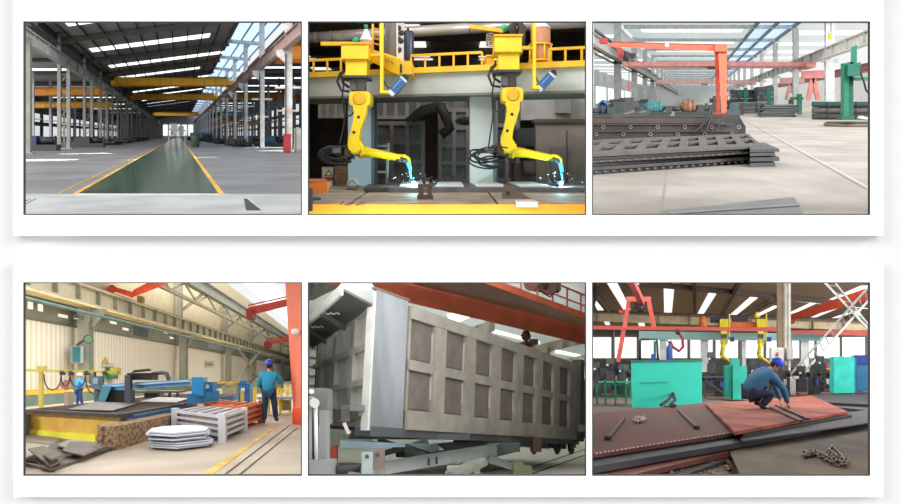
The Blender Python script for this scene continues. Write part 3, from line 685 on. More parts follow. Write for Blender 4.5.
one('spring_coil', 'grey coiled hose hanging left of the right robot carriage', 'hose', MB().tube([(Q(490, 0, 14.4)[0] + .09 * math.cos(k * .9), 14.4 + .09 * math.sin(k * .9), Q(490, 46, 14.4)[2] + k * .006) for k in range(50)], .015, 5), mat((140, 130, 120)))
# ---- background: dark store of body panels
DARK = mat((46, 40, 36), rough=.7, var=.25); PAN = mat((92, 86, 82), rough=.5, var=.25, scale=2)
struct('wall_robot_back', MB().box(-22, 22, 44, 44.5, 0, 20), mat((110, 92, 80), var=.25, scale=.4))
struct('ceiling_robot', MB().box(-22, 22, 17.5, 45, 6.6, 6.9), mat((130, 116, 104), rough=.9))
kk = 50
for (x, y0) in ((-7.6, 22), (-1.9, 22), (1.3, 22), (6.6, 22)):
    for j in range(7):
        y = y0 + j * 2.4; kk += 1; struct('window_%d' % kk, MB().box(x + j * .1, x + .9 + j * .1, y, y + 1.7, 6.52, 6.58), emis(1.1, (255, 250, 240)))
for i in range(9):
    struct('trim_truss_%d' % (i + 1), MB().box(-22, 22, 19 + 3 * i, 19.2 + 3 * i, 6.0, 6.3), mat((50, 44, 40)))
for x in (-6.6, -4.2, 4.4, 8.2):
    one('shed_column', 'dark shed column behind the gantry, %s' % {-6.6: 'at the far left edge', -4.2: 'beside the left barrel', 4.4: 'right of the right robot', 8.2: 'at the far right edge'}[x], 'column', MB().hcol(x, 26, 0, 6.6, .5, .5), mat((72, 64, 60)))
t = Thing('air_duct', 'long silver air duct crossing above the gantry walkway', 'duct', Q(430, 34, 18))
t.part('duct', MB().cyl(Q(295, 38.5, 19), Q(470, 28.2, 17.5), .16, n=18).cyl(Q(470, 28.2, 17.5), Q(600, 21, 17), .16, n=18), mat((176, 166, 156), rough=.3, metal=.4))
bd = MB()
for k in range(12):
    u = 300 + k * 15; v = 38.5 - (u - 295) * 10.3 / 175; bd.cyl(Q(u, v, 18.6), Q(u + 1.5, v - .1, 18.6), .175, n=18)
t.part('duct_band', bd, mat((120, 112, 104)))
t.end()
def panel(u0, u1, v0, v1, y, nx, nz, lab, tilt=0, col=PAN):
    a = Q(u0, v1, y); b = Q(u1, v0, y); x0, x1, z0, z1 = a[0], b[0], max(0, a[2]), b[2]
    t = Thing('body_panel', lab, 'panel', (x0, y, z0))
    t.part('sheet', MB().box(x0, x1, y + .1, y + .16, z0, z1), col)
    for i in range(nx + 1):
        x = x0 + (x1 - x0 - .12) * i / nx; t.part('stud', MB().box(x, x + .12, y, y + .1, z0, z1), mat((118, 110, 104), rough=.5))
    for i in range(nz + 1):
        z = z0 + (z1 - z0 - .12) * i / nz; t.part('rail', MB().box(x0, x1, y + .02, y + .12, z, z + .12), mat((112, 104, 98), rough=.5))
    t.end()
panel(374, 425, 121, 183, 17.5, 3, 3, 'dark ribbed body panel standing behind the left robot forearm')
panel(438, 470, 108, 183, 17.8, 2, 4, 'dark ribbed body panel standing left of the right gantry column')
panel(372, 420, 95, 119, 20, 4, 1, 'dark ribbed panel lying high behind the left robot', col=mat((84, 78, 72)))
panel(318, 345, 98, 118, 20, 3, 1, 'dark ribbed panel behind the left robot hoses, far left', col=mat((130, 120, 110)))
panel(494, 520, 96, 182, 19, 2, 3, 'dark ribbed panel directly behind the right robot arm', col=mat((54, 50, 48)))
panel(420, 468, 95, 112, 21, 3, 1, 'pale dusty ribbed panel high between the gantry columns', col=mat((150, 140, 130)))
# curved fenders
t = Thing('curved_fender', 'large black curved fender lying across the body panels', 'fender', Q(440, 110, 17))
t.part('shell', MB().slab([Q(405, 119, 17), Q(420, 106, 17), Q(436, 102, 17), Q(446, 103, 17), Q(441, 110, 17), Q(428, 113, 17), Q(412, 121, 17)], (0, .5, 0)), mat((30, 27, 26), rough=.4)); t.part('dish', MB().sph(Q(467, 121, 16.6), (.33, .25, .12)), mat((60, 56, 54))); t.part('stem', MB().tube([Q(440, 105, 17), Q(446, 118, 17), Q(450, 128, 17), Q(441, 135, 17)], .14, 8), mat((36, 33, 32))); t.end()
# right grey wall panels
t = Thing('grey_panel_wall', 'large grey brown steel side wall standing at the right behind the gantry', 'panel', Q(550, 190, 18))
pm = mat((146, 134, 122), rough=.7, var=.1)
t.part('sheet', MB().pbox(536, 600, 122, 190, 18, 18.3), pm); t.part('upper_sheet', MB().pbox(521, 600, 94, 120, 18.4, 18.6), mat((160, 156, 150), rough=.7))
t.part('rib', MB().pbox(556, 571, 94, 113, 18.2, 18.4), mat((136, 134, 128))); t.part('edge', MB().pbox(534, 600, 119, 122.5, 17.9, 18.4), mat((84, 72, 62)))
t.part('cover_plate', MB().pbox(551, 568, 147, 179, 17.85, 18), mat((134, 124, 116))); t.part('seam', MB().pbox(566.5, 567.5, 130, 186, 17.84, 17.9), mat((80, 72, 66)))
t.end()
# white ladder
t = Thing('step_ladder', 'white metal ladder leaning behind the left robot forearm', 'ladder', Q(381, 185, 16.4))
for (u0, u1) in ((372.5, 377), (387, 388.5)): t.part('stile', MB().tube([Q(u0, 184, 16.4), Q(u0 + .6, 160, 16.4), Q(u1, 143.5, 16.5)], .045, 7), mat((214, 212, 208)))
for v in (146, 150.5, 155, 172): t.part('rung', MB().cyl(Q(375.5, v, 16.42), Q(388.2, v, 16.42), .035, n=7), mat((200, 198, 196)))
t.end()
# left clutter: danger board, brown crates, orange table end, cream pipe frame
t = Thing('warning_board', 'grey and red board with a black warning triangle, left behind the table', 'sign', Q(328, 186, 15.9))
t.part('board', MB().pbox(322, 333, 167, 187, 15.9, 16), mat((166, 150, 136))); t.part('triangle', MB().slab([Q(325, 176, 15.88), Q(332, 176, 15.88), Q(328.5, 169.5, 15.88)], (0, .01, 0)), mat((58, 52, 50)))
t.part('triangle_field', MB().slab([Q(326.6, 175.2, 15.87), Q(330.4, 175.2, 15.87), Q(328.5, 171.4, 15.87)], (0, .008, 0)), mat((214, 196, 70)))
t.part('red_band', MB().pbox(324, 333, 177, 180, 15.86, 15.9), mat((150, 44, 40))); t.part('leaflet', MB().pbox(327, 332, 181, 186, 15.86, 15.9), mat((206, 200, 192))); t.end()
t = Thing('brown_crate', 'stack of brown crates between the warning board and left gantry column', 'crate', Q(340, 190, 16.2))
for (v0, v1) in ((166, 174), (174.5, 182), (182.5, 191)): t.part('crate_box', MB().pbox(334.5, 349, v0, v1, 16.2, 17), mat((150, 110, 80), var=.2, scale=5))
t.end()
t = Thing('orange_bench', 'short orange bench end behind the far left of the table', 'bench', Q(315, 197, 11.4))
t.part('top', MB().slab([Q(300, 183.5, 12), Q(327, 181.5, 12), Q(325, 180, 13.4), Q(300, 180, 13.4)], (0, 0, .03)), mat((190, 120, 60))); t.part('side', MB().pbox(300, 327, 182, 197, 12, 12.2), mat((222, 120, 40))); t.end()
one('hose_arch', 'white looped hose standing on the table before the left column', 'hose', MB().tube([fl(347, 187, TZ)] + [Q(347 + k, 187 - 7.5 * math.sin(k / 11 * math.pi) ** .6, 14.9) for k in range(1, 11)] + [fl(358, 187, TZ)], .04, 7), mat((206, 200, 194)))
# machinery behind right robot
t = Thing('drive_unit', 'rusty drive unit with motors behind the right robot hoses', 'machine', Q(525, 180, 16.6))
t.part('frame', MB().pbox(514, 536, 163, 188, 16.6, 17.4), mat((86, 66, 54), var=.3, scale=4)); t.part('motor', MB().cyl(Q(523, 168, 16.4), Q(535, 168, 16.4), .2), mat((104, 90, 80))); t.part('upper_block', MB().pbox(516, 535, 128, 146, 17, 17.6), mat((74, 68, 66))); t.part('piston', MB().cyl(Q(515, 116, 16.8), Q(516, 130, 16.8), .06), mat((180, 184, 186))); t.part('rod', MB().cyl(Q(521, 144, 16.6), Q(524, 160, 16.6), .12), mat((46, 42, 40))); t.end()
rnd = random.Random(11)
for k in range(9):
    u = 392 + k * 7.2; hgt = rnd.uniform(4, 9)
    a = Q(u, 184, 16.2)
    one('scrap_fitting', '%s small dark fitting from the left, standing along the back edge of the table' % ORD[k], 'fitting', MB().box(a[0] - .08, a[0] + .05, 16.2, 16.35, TZ - .1, TZ + hgt * .03).cyl((a[0], 16.25, TZ + .1), (a[0] + .12, 16.25, TZ + hgt * .035), .03), mat((70, 66, 64), var=.3), group='fittings along the back of the welding table')
# ================================================================ HALL 3: pale hall with stacks of dark cut plates
R = Hall(693, 102.5, 1.8, XS[2] + YT, (589.7, 905) + CT)
Q = R.Q; F = R.F
struct('floor_pale', MB().box(-60, 60, 7.6, 420, -.2, 0), mat((176, 168, 158), rough=.6, var=.08, scale=.5, c2=(196, 188, 178)))
# slab joint running away and cross joints
j0 = F(866, 189); j1 = F(742, 119)
struct('trim_joint_20', MB().bar((j0[0], j0[1], .002), (j1[0], j1[1], .002), .05, .012), mat((150, 142, 134)))
struct('trim_joint_21', MB().bar(F(868, 187.5), F(760, 128), .04, .012), mat((226, 220, 212)))
struct('trim_joint_22', MB().bar(F(661, 214), F(667, 172), .04, .012), mat((166, 158, 150)))
DST = mat((62, 58, 57), rough=.5, var=.25, scale=2); DTOP = mat((96, 88, 82), rough=.5, var=.18, scale=1.5); DED = mat((44, 42, 43), rough=.55, var=.2)
def plate(name, lab, pts, z0, z1, m, group=None, holes=None, extra=None):
    return one(name, lab, 'plate', MB().prism(pts, z0, z1), m, group)
# front stack: six long plates; the top one has two rows of oblong cut-outs
A = F(560, 177.5); B = F(752, 163.2); a2 = F(560, 139, .56); b2 = F(742, 133, .56)
def lerp(p, q, t): return (p[0] + (q[0] - p[0]) * t, p[1] + (q[1] - p[1]) * t)
A2, B2 = (A[0] - .3, a2[1]), (b2[0], b2[1])
lv = [(0, .1, 0, 0), (.115, .2, .35, .0), (.21, .29, -.25, .02), (.3, .36, .3, .0), (.37, .43, .1, 0)]
for i, (z0, z1, dx, dy) in enumerate(lv):
    b = (B[0] + dx, B[1] + dy)
    plate('steel_plate', 'long dark plate in the front stack, %s from the floor' % ORD[i], [A[:2], b, (B2[0] + dx, B2[1]), A2], z0, z1, DST if i % 2 else DED, 'plates of the front stack')
t = Thing('slotted_plate', 'long brown topmost plate of the front stack with a row of oblong cut-outs', 'plate', (A[0], A[1], .45))
# build the top plate as a grid with openings
nh = 9; Z0, Z1 = .45, .53
def G(s, k, z):   # s along, k across
    p = lerp(A, (B[0] + .3, B[1]), s); q = lerp(A2, (B2[0] + .25, B2[1]), s); r = lerp(p, q, k); return (r[0], r[1], z)
mb = MB(); ks = [0, .16, .47, .53, .84, 1]
holes = []
for j in range(5):
    k0, k1 = ks[j], ks[j + 1]
    if j in (0, 2, 4):
        if j == 2: continue
        mb.hexa([G(0, k0, Z0), G(1, k0, Z0), G(1, k1, Z0), G(0, k1, Z0), G(0, k0, Z1), G(1, k0, Z1), G(1, k1, Z1), G(0, k1, Z1)])
for h in range(nh):
    s0, s1 = h / nh, (h + 1) / nh; g = (s1 - s0) * .22
    for (c, d) in ((s0, s0 + g), (s1 - g, s1)):
        mb.hexa([G(c, ks[1], Z0), G(d, ks[1], Z0), G(d, ks[4], Z0), G(c, ks[4], Z0), G(c, ks[1], Z1), G(d, ks[1], Z1), G(d, ks[4], Z1), G(c, ks[4], Z1)])
    # centre bridge with a notch pair
    mb.hexa([G(s0 + g, .44, Z0), G(s1 - g, .44, Z0), G(s1 - g, .56, Z0), G(s0 + g, .56, Z0), G(s0 + g, .44, Z1), G(s1 - g, .44, Z1), G(s1 - g, .56, Z1), G(s0 + g, .56, Z1)])
t.part('sheet', mb, DTOP)
t.end()
mk = MB()
for h in range(26):
    for z in (.33, .075):
        s = (h + .3 + (.4 if z < .2 else 0)) / 26; p = G(s, 0, z); q = G(s + .014, 0, z); mk.bar((p[0], p[1] - .012, z), (q[0], q[1] - .012, z), .02, .035)
one('chalk_marks', 'row of small pale dashes along the edges of the front stack', 'marks', mk, mat((104, 100, 96)), kind='stuff')
# short stack of end pieces at the right end
c0 = F(747, 164)
for i, (z0, z1, du, L_) in enumerate(((0, .12, 8, 1.3), (.16, .27, 12, 1.2), (.31, .4, 0, 1.25), (.42, .5, 12, 1.3))):
    x0 = c0[0] + .0; xe = c0[0] + .72 + (.12 if i % 2 else 0)
    plate('plate_offcut', 'short dark plate at the right end of the front stack, %s from the floor' % ORD[i], [(x0, c0[1] - .9), (xe, c0[1] - .75), (xe - .1, c0[1] + 1.9), (x0 + .25, c0[1] + 1.8)], z0, z1, mat((66, 70, 70), rough=.4, var=.15), 'short plates at the end of the front stack')
p = c0
one('timber_spacer', 'dark spacer bar under the upper short plates', 'bar', MB().box(p[0] + .05, p[0] + .55, p[1] - .5, p[1] - .3, .12, .16), DED)
one('timber_spacer', 'dark spacer bar carrying the topmost short plate', 'bar', MB().box(p[0] + .05, p[0] + .5, p[1] - .5, p[1] - .3, .27, .31), DED)
# second stack behind: deep dark beams
y0 = 25.4
xl = -5.2
xr = (726 - 693) * y0 / 600
for i, (z0, z1) in enumerate(((0, .3), (.31, .6), (.61, .9))):
    t = Thing('box_beam', 'long dark box beam in the stack behind, %s from the floor' % ORD[i], 'beam', (0, y0, z0), 'beams of the rear stack')
    t.part('web', MB().box(xl, xr + .35 * (i % 2), y0 + .06, y0 + 3.2, z0, z1), DST); t.part('flange', MB().box(xl, xr + .3, y0, y0 + .06, z1 - .05, z1).box(xl, xr + .3, y0, y0 + .06, z0, z0 + .04), mat((84, 76, 74)))
    for k in range(6):
        x = xl + .8 + k * 1.15 + i * .3
        t.part('lifting_hole', MB().tube([(x + .07 * math.cos(a / 5 * math.pi), y0 + .03, (z0 + z1) / 2 + .07 * math.sin(a / 5 * math.pi)) for a in range(11)], .018, 5), mat((170, 164, 158)))
    t.end()
t = Thing('channel_beam', 'long dusty brown channel lying on top of the rear beam stack', 'beam', (0, y0 + .3, .92))
t.part('web', MB().box(xl, xr - .2, y0 + .1, y0 + .18, .92, 1.14), mat((92, 80, 74), rough=.6, var=.15)); t.part('flange', MB().box(xl, xr - .2, y0 + .1, y0 + 1.6, 1.14, 1.2), DED); t.end()
for k in range(7):
    x = xr - .5 + .13 * k; y = y0 + .4 * k
    one('flat_bar', '%s loose dark bar from the left, at the right end of the rear stack' % ORD[k], 'bar', MB().box(x + .02, x + 1.3 - .05 * k, y0 + 3.3 + k * .3, y0 + 3.55 + k * .3, .0, 1.22 - .1 * k), DED if k % 2 else DST, 'loose bars by the rear stack')
for i, (u0, v0, u1, v1, lab) in enumerate(((694, 135, 712, 117, 'dark flat bar leaning up against the rear stack, left of the post'), (706, 134, 716, 101, 'second dark flat bar leaning on the rear stack by the post'), (716, 134, 727, 112, 'short dark bar leaning at the right end of the rear stack'), (706, 124, 714, 102, 'thin pole leaning behind the rear stack'))):
    one('leaning_bar', lab, 'bar', MB().bar(Q(u0, v0 - 3, 25.2), Q(u1, v1, 25.3), .1, .06), mat((70, 64, 62)))
t = Thing('truss_frame', 'low dark truss frame lying on the rear stack near its left end', 'frame', Q(620, 114, 24))
t.part('chord', MB().bar(Q(612, 117, 23.5), Q(650, 113, 23.5), .12).bar(Q(615, 115, 24.5), Q(652, 110, 24.5), .12), mat((84, 84, 84))); t.part('web', MB().bar(Q(622, 116, 23.5), Q(634, 111, 24.5), .08).bar(Q(636, 115, 23.5), Q(646, 111, 24.5), .08), mat((120, 118, 112))); t.end()
# thin plate on the floor, front
one('floor_plate', 'thin grey steel plate lying on the floor at the very front', 'plate', MB().slab([F(655, 220), F(806, 220), F(794, 199), F(663, 213)], (0, 0, .04)), mat((128, 130, 126), rough=.4, var=.1))
one('floor_plate', 'narrow grey strip on the front floor plate', 'plate', MB().slab([F(670, 214.5, .045), F(800, 206, .045), F(798, 204.5, .045), F(668, 213, .045)], (0, 0, .015)), mat((150, 152, 146), rough=.4))
# ---- roof
struct('ceiling_pale', MB().box(-11, 30, 70, 420, 13.9, 14.1).box(-60, -11.2, 70, 420, 13.2, 13.4), tmat((236, 240, 240), .6))
k = 100
for i in range(14):
    y = 97 + 19.5 * i
    k += 1; struct('window_%d' % k, MB().box(-9.5 if i % 2 else -8.6, 8.2, y, y + 5.5, 13.8, 13.88), emis(1.15))
    k += 1; struct('window_%d' % k, MB().box(18, 34, y + 4, y + 9.5, 13.8, 13.88), emis(1.1))
    k += 1; struct('window_%d' % k, MB().box(-34, -13, y + 4, y + 7.5, 13.1, 13.18), emis(1.05))
    struct('trim_truss_pale_%d' % i, MB().bar((-10.6, y - 5, 13.4), (16, y - 5, 13.4), .3, .6), mat((200, 204, 206)))
struct('window_160', MB().box(9.5, 15.5, 70, 415, 13.75, 13.85), emis(.85, (206, 228, 246)))
struct('trim_lantern', MB().box(12.2, 12.6, 70, 415, 13.3, 13.7).box(9.3, 9.7, 70, 415, 13.3, 13.75).box(15.3, 15.7, 70, 415, 13.3, 13.75), mat((120, 146, 166)))
struct('wall_pale_back', MB().box(-60, 70, 416, 418, 0, 15), mat((214, 216, 214)))
struct('wall_pale_right', MB().box(58, 58.4, 60, 420, 0, 14), mat((206, 208, 206)))
struct('wall_pale_left', MB().box(-34.4, -34, 60, 420, 0, 14), mat((206, 212, 214)))
for i in range(8):
    struct('window_%d' % (170 + i), MB().box(-33.98, -33.9, 120 + 30 * i, 144 + 30 * i, 1.5, 7.5), emis(1.1))
# left runway, columns
t = Thing('runway_beam', 'long grey crane runway along the left of the pale hall, rusty rails on top', 'beam', (-10.5, 60, 8.5))
t.part('girder', MB().ibeam((-10.5, 55, 8.4), (-10.5, 410, 8.4), .7, 1.3, .12), mat((176, 176, 172))); t.part('rail', MB().box(-10.6, -10.4, 55, 410, 9.06, 9.25), mat((110, 70, 60)))
t.part('service_walk', MB().box(-12, -10.9, 55, 410, 9.9, 10).box(-12, -11.94, 55, 410, 10.8, 10.9).box(-11.4, -11.2, 55, 410, 7.3, 7.5), mat((120, 116, 112)))
t.part('lower_pipe', MB().cyl((-9.9, 55, 7.2), (-9.9, 410, 7.2), .12, n=8), mat((110, 84, 76)))
t.end()
for i in range(13):
    y = 86 + 24.5 * i
    lab = '%s white column from the near end of the left side, pale hall' % ORD[i] if i < 8 else 'tiny far white column on the left side, pale hall'
    t = Thing('steel_column', lab, 'column', (-10.5, y, 0), 'white columns on the left of the pale hall')
    t.part('post', MB().hcol(-10.8, y, 0, 13.8, 1.0, .8), mat((206, 208, 208), rough=.6)); t.part('bracket', MB().box(-11.3, -10, y - .4, y + .4, 7.3, 7.7), mat((176, 176, 172))); t.end()
one('steel_column', 'near white column cut by the left edge of the pale hall', 'column', MB().box(-10.9, -10.25, 61.5, 62.2, 0, 13.8), mat((206, 210, 210)))
# right runway, columns
t = Thing('runway_beam', 'long white crane runway beam with stiffeners along the right of the pale hall', 'beam', (16.4, 52, 7.8))
t.part('girder', MB().ibeam((16.4, 48, 7.9), (16.4, 410, 7.9), .7, 1.35, .14), mat((214, 212, 206)))
st = MB()
for q in range(28): st.box(16.05, 16.4, 50 + 6.5 * q, 50.15 + 6.5 * q, 7.3, 8.5)
t.part('stiffeners', st, mat((190, 188, 182))); t.end()
one('runway_beam', 'second long reddish runway beam behind the white one, right side of the pale hall', 'beam', MB().ibeam((24, 60, 6.6), (24, 410, 6.6), .8, 1.2, .14), mat((186, 122, 116)))
for i in range(13):
    y = 73 + 24 * i
    lab = '%s white column from the near end of the right side, pale hall' % ORD[i] if i < 8 else 'tiny far white column on the right side, pale hall'
    t = Thing('steel_column', lab, 'column', (16.4, y, 0), 'white columns on the right of the pale hall')
    t.part('post', MB().hcol(16.6, y, 0, 13.8, 1.05 if i == 0 else .9, .9), mat((212, 212, 208), rough=.6)); t.part('bracket', MB().box(15.6, 17.6, y - .4, y + .4, 6.7, 7.1), mat((190, 190, 184))); t.end()
# overhead cranes
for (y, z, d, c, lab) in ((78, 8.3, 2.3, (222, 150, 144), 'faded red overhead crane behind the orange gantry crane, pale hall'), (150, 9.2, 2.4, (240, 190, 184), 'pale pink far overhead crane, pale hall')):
    t = Thing('overhead_crane', lab, 'crane', (3, y, z)); z = 9.6
    zz = (102.5 - (66 if y < 100 else 83.5)) * y / 600 + 1.8
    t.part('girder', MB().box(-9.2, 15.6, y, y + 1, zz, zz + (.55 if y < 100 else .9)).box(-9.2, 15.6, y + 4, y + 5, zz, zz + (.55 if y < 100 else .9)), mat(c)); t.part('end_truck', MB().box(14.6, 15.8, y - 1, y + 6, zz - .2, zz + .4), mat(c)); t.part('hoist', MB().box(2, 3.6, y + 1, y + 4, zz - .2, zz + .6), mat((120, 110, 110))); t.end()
# orange semi gantry crane: beam, tapered leg pair
OR3 = mat((228, 118, 88), rough=.5, var=.08, scale=.8)
y = 55.
t = Thing('gantry_crane', 'bright orange single-leg gantry crane standing behind the beam stack, pale hall', 'crane', Q(721, 121, y))
t.part('girder', MB().hexa([Q(613, 47, y), Q(719, 51.5, y), Q(719, 51.5, y + 1.4), Q(613, 47, y + 1.4), Q(613, 42.5, y), Q(719, 45.5, y), Q(719, 45.5, y + 1.4), Q(613, 42.5, y + 1.4)]), OR3)
t.part('girder_nose', MB().hexa([Q(606, 44.5, y), Q(613, 47, y), Q(613, 47, y + 1.4), Q(606, 44.5, y + 1.4), Q(606, 43.5, y), Q(613, 42.5, y), Q(613, 42.5, y + 1.4), Q(606, 43.5, y + 1.4)]), OR3)
t.part('rail_strip', MB().bar(Q(613, 42, y + .3), Q(719, 45, y + .3), .1), mat((150, 70, 50)))
t.part('leg', MB().hexa([Q(716.5, 115, y), Q(720, 115, y), Q(720, 115, y + .8), Q(716.5, 115, y + .8), Q(714.5, 51, y), Q(720, 51, y), Q(720, 51, y + .8), Q(714.5, 51, y + .8)]), mat((206, 92, 68)))
t.part('leg', MB().hexa([Q(721.5, 116, y - 3), Q(726.5, 116, y - 3), Q(726.5, 116, y - 2.2), Q(721.5, 116, y - 2.2), Q(718, 48, y), Q(727, 48, y), Q(727, 48, y + .8), Q(718, 48, y + .8)]), OR3)
t.part('leg_cap', MB().pbox(715, 727.5, 44, 51.5, y - .4, y + 1.2), OR3)
t.part('sill', MB().pbox(715, 728, 113, 118, y - 4, y + 2), mat((180, 66, 46)))
a = Q(667, 45, y - .05); t.part('badge', MB().cyl((a[0], a[1], a[2]), (a[0], a[1] + .05, a[2]), .2, n=16), mat((240, 236, 220)))
cr = MB()
for v in range(56, 110, 8): cr.pbox(726.3, 727.6, v, v + 3, y - .1, y + .1)
t.part('ladder_rungs', cr, mat((150, 60, 44)))
t.end()
t = Thing('hoist_trolley', 'red trolley with dark hoist at the left end of the orange gantry girder', 'hoist', Q(620, 56, 52.6))
t.part('frame', MB().pbox(617, 622, 48, 58, 52.6, 53.6), mat((190, 70, 70))); t.part('drum', MB().cyl(Q(624, 56, 52.4), Q(629, 57, 52.4), .45), mat((60, 50, 48))); t.part('motor', MB().pbox(629, 635, 53, 57, 52.6, 53.4), mat((48, 44, 44))); t.part('carriage', MB().pbox(599, 606, 38, 43, 52.6, 53.6), mat((196, 66, 66)))
t.part('rope', MB().tube([Q(629, 57, 52.6), Q(629, 92, 52.6)], .04, 5), mat((110, 100, 96))); t.part('hook', MB().pbox(628, 630, 82, 90, 52.5, 52.8), mat((210, 80, 76))); t.end()
# pink A-frame gantries far right
for (u0, y, s, lab) in ((812, 78, 1.0, 'pink A-frame gantry crane in the right bay, nearer one'), (790, 100, 1.0, 'faded pink A-frame gantry crane beyond the nearer A-frame, pale hall')):
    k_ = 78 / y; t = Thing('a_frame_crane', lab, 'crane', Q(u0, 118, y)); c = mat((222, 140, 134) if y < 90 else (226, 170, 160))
    tv = 75 if y < 90 else 81; bv = 100
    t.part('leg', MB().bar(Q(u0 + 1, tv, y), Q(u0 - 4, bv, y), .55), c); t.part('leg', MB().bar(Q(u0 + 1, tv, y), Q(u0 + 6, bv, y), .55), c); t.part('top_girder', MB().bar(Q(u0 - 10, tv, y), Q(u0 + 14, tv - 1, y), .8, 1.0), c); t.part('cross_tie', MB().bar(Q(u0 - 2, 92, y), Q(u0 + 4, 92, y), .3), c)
    t.end()
# machines in the mid distance
def drum_machine(u0, u1, v0, v1, y, col, lab, c2):
    a = Q(u0, v1, y); b = Q(u1, v0, y); t = Thing('rolling_machine', lab, 'machine', (a[0], y, a[2])); zc = (a[2] + b[2]) / 2; r = (b[2] - a[2]) / 2
    t.part('drum', MB().sph(((a[0] + b[0]) / 2, y, zc), ((b[0] - a[0]) / 2, r, r * .96), 24, 14), mat(col, var=.3, scale=3))
    for q in (1, 2, 3):
        x = a[0] + (b[0] - a[0]) * q / 4; t.part('rib_ring', MB().cyl((x - .04, y, zc), (x + .04, y, zc), r * (.93 if q != 2 else 1.02), n=24), mat(c2))
    t.part('motor', MB().cyl((a[0] - .5, y - .3, zc - r * .3), (a[0] + .1, y - .3, zc - r * .3), r * .35), mat((64, 66, 68)))
    t.part('bed', MB().box(a[0] - .3, b[0] + .3, y - r, y + r, 0, a[2] + r * .3), mat((60, 62, 62))); t.part('gearbox', MB().box(b[0], b[0] + .4, y - .4, y + .4, a[2], zc + r * .2), mat((70, 72, 72))); t.end()
drum_machine(643, 666, 100.5, 114, 40, (60, 130, 132), 'large teal rolling machine behind the rear stack', (70, 130, 132))
drum_machine(679, 698, 98.5, 114, 42, (150, 112, 84), 'brown rolling machine between the teal one and the orange leg', (120, 90, 70))
drum_machine(598, 608, 101, 116, 38, (46, 62, 84), 'dark blue machine at the far left behind the rear stack', (60, 80, 110))
drum_machine(704, 709, 103, 112, 50, (90, 110, 100), 'small grey green machine left of the orange leg', (70, 80, 80))
one('blue_cover', 'small blue gabled cover above the dark blue machine', 'cover', MB().slab([Q(597, 104, 37.5), Q(602, 99.5, 37.5), Q(609, 104, 37.5), Q(607, 105, 37.5), Q(602, 101.5, 37.5), Q(598, 105.5, 37.5)], (0, 1, 0)), mat((70, 110, 150)))
rnd = random.Random(5)
for k in range(16):
    u = 612 + k * 5.2 if k < 8 else 700 + (k - 8) * 5.5; y = 60 + rnd.uniform(0, 30); a = Q(u, 0, y)
    t = Thing('small_machine', '%s little machine from the left in the far clutter, pale hall' % ORD[k], 'machine', (a[0], y, 0), 'far little machines in the pale hall')
    hh = rnd.uniform(1.2, 2.6); c = rnd.choice([(80, 84, 82), (74, 96, 96), (104, 92, 82), (80, 80, 86), (60, 66, 66)])
    t.part('base', MB().box(a[0] - .8, a[0] + .8, y, y + 1, 0, hh * .6), mat(c)); t.part('head', MB().box(a[0] - .4, a[0] + .7, y + .1, y + .8, hh * .6, hh), mat(c)); t.part('motor', MB().cyl((a[0] - .8, y + .4, hh * .8), (a[0] - .4, y + .4, hh * .8), .25), mat((60, 60, 60))); t.end()
# plate stacks in the mid distance, right
def pstack(u0, u1, v, y, n, th, lab, dep, c, jag=.3):
    x0, x1 = Q(u0, 0, y)[0], Q(u1, 0, y)[0]
    for i in range(n):
        s = rnd.uniform(-jag, jag); one('stacked_plate', '%s plate from the floor in the %s' % (ORD[i], lab), 'plate', MB().prism([(x0 + s, y + rnd.uniform(0, .5)), (x1 + s, y + 1.2), (x1 + s + 1, y + dep), (x0 + s + .6, y + dep)], i * th, i * th + th * .82), mat(c[i % len(c)], rough=.45, var=.12), 'plates of the ' + lab)
pstack(762, 799, 117.5, 1080 / 14.8, 7, .22, 'nearer right stack', 9, [(58, 60, 62), (92, 94, 94), (70, 72, 72)])
pstack(735, 757, 113.5, 1080 / 11.2, 8, .24, 'farther middle stack', 10, [(76, 78, 80), (110, 112, 112), (64, 66, 70)])
for i, (u0, u1, y, h) in enumerate(((731, 757, 118, 4.4), (757, 774, 112, 4.8))):
    x0, x1 = Q(u0, 0, y)[0], Q(u1, 0, y)[0]
    t = Thing('block_stack', ('left', 'right')[i] + ' tall grey block of bundled plates behind the middle stack', 'stack', (x0, y, 0))
    for q in range(5): t.part('bundle', MB().box(x0 + (q % 2) * .2, x1, y, y + 6, h * q / 5, h * (q + .9) / 5), mat((104, 110, 116) if q % 2 else (84, 90, 98)))
    t.end()
for (u, v0, y, lab) in ((745.5, 88, 112, 'left small green pillar machine on the plate blocks'), (768.5, 88, 108, 'right small green pillar machine on the plate blocks'), (799, 94, 90, 'small green pillar machine behind the nearer right stack')):
    a = Q(u, 0, y)[0]; zt = Q(u, v0, y)[2]; t = Thing('pillar_machine', lab, 'machine', (a, y, 0)); g = mat((40, 130, 100)); t.part('pillar', MB().box(a - .35, a + .35, y - .6, y, 0, zt), g); t.part('arm', MB().box(a - 1.4, a + .6, y - .5, y - .1, zt * .72, zt * .72 + .4), g); t.part('head', MB().box(a - 1.6, a - .9, y - .7, y, zt * .5, zt * .72), mat((60, 80, 70))); t.end()
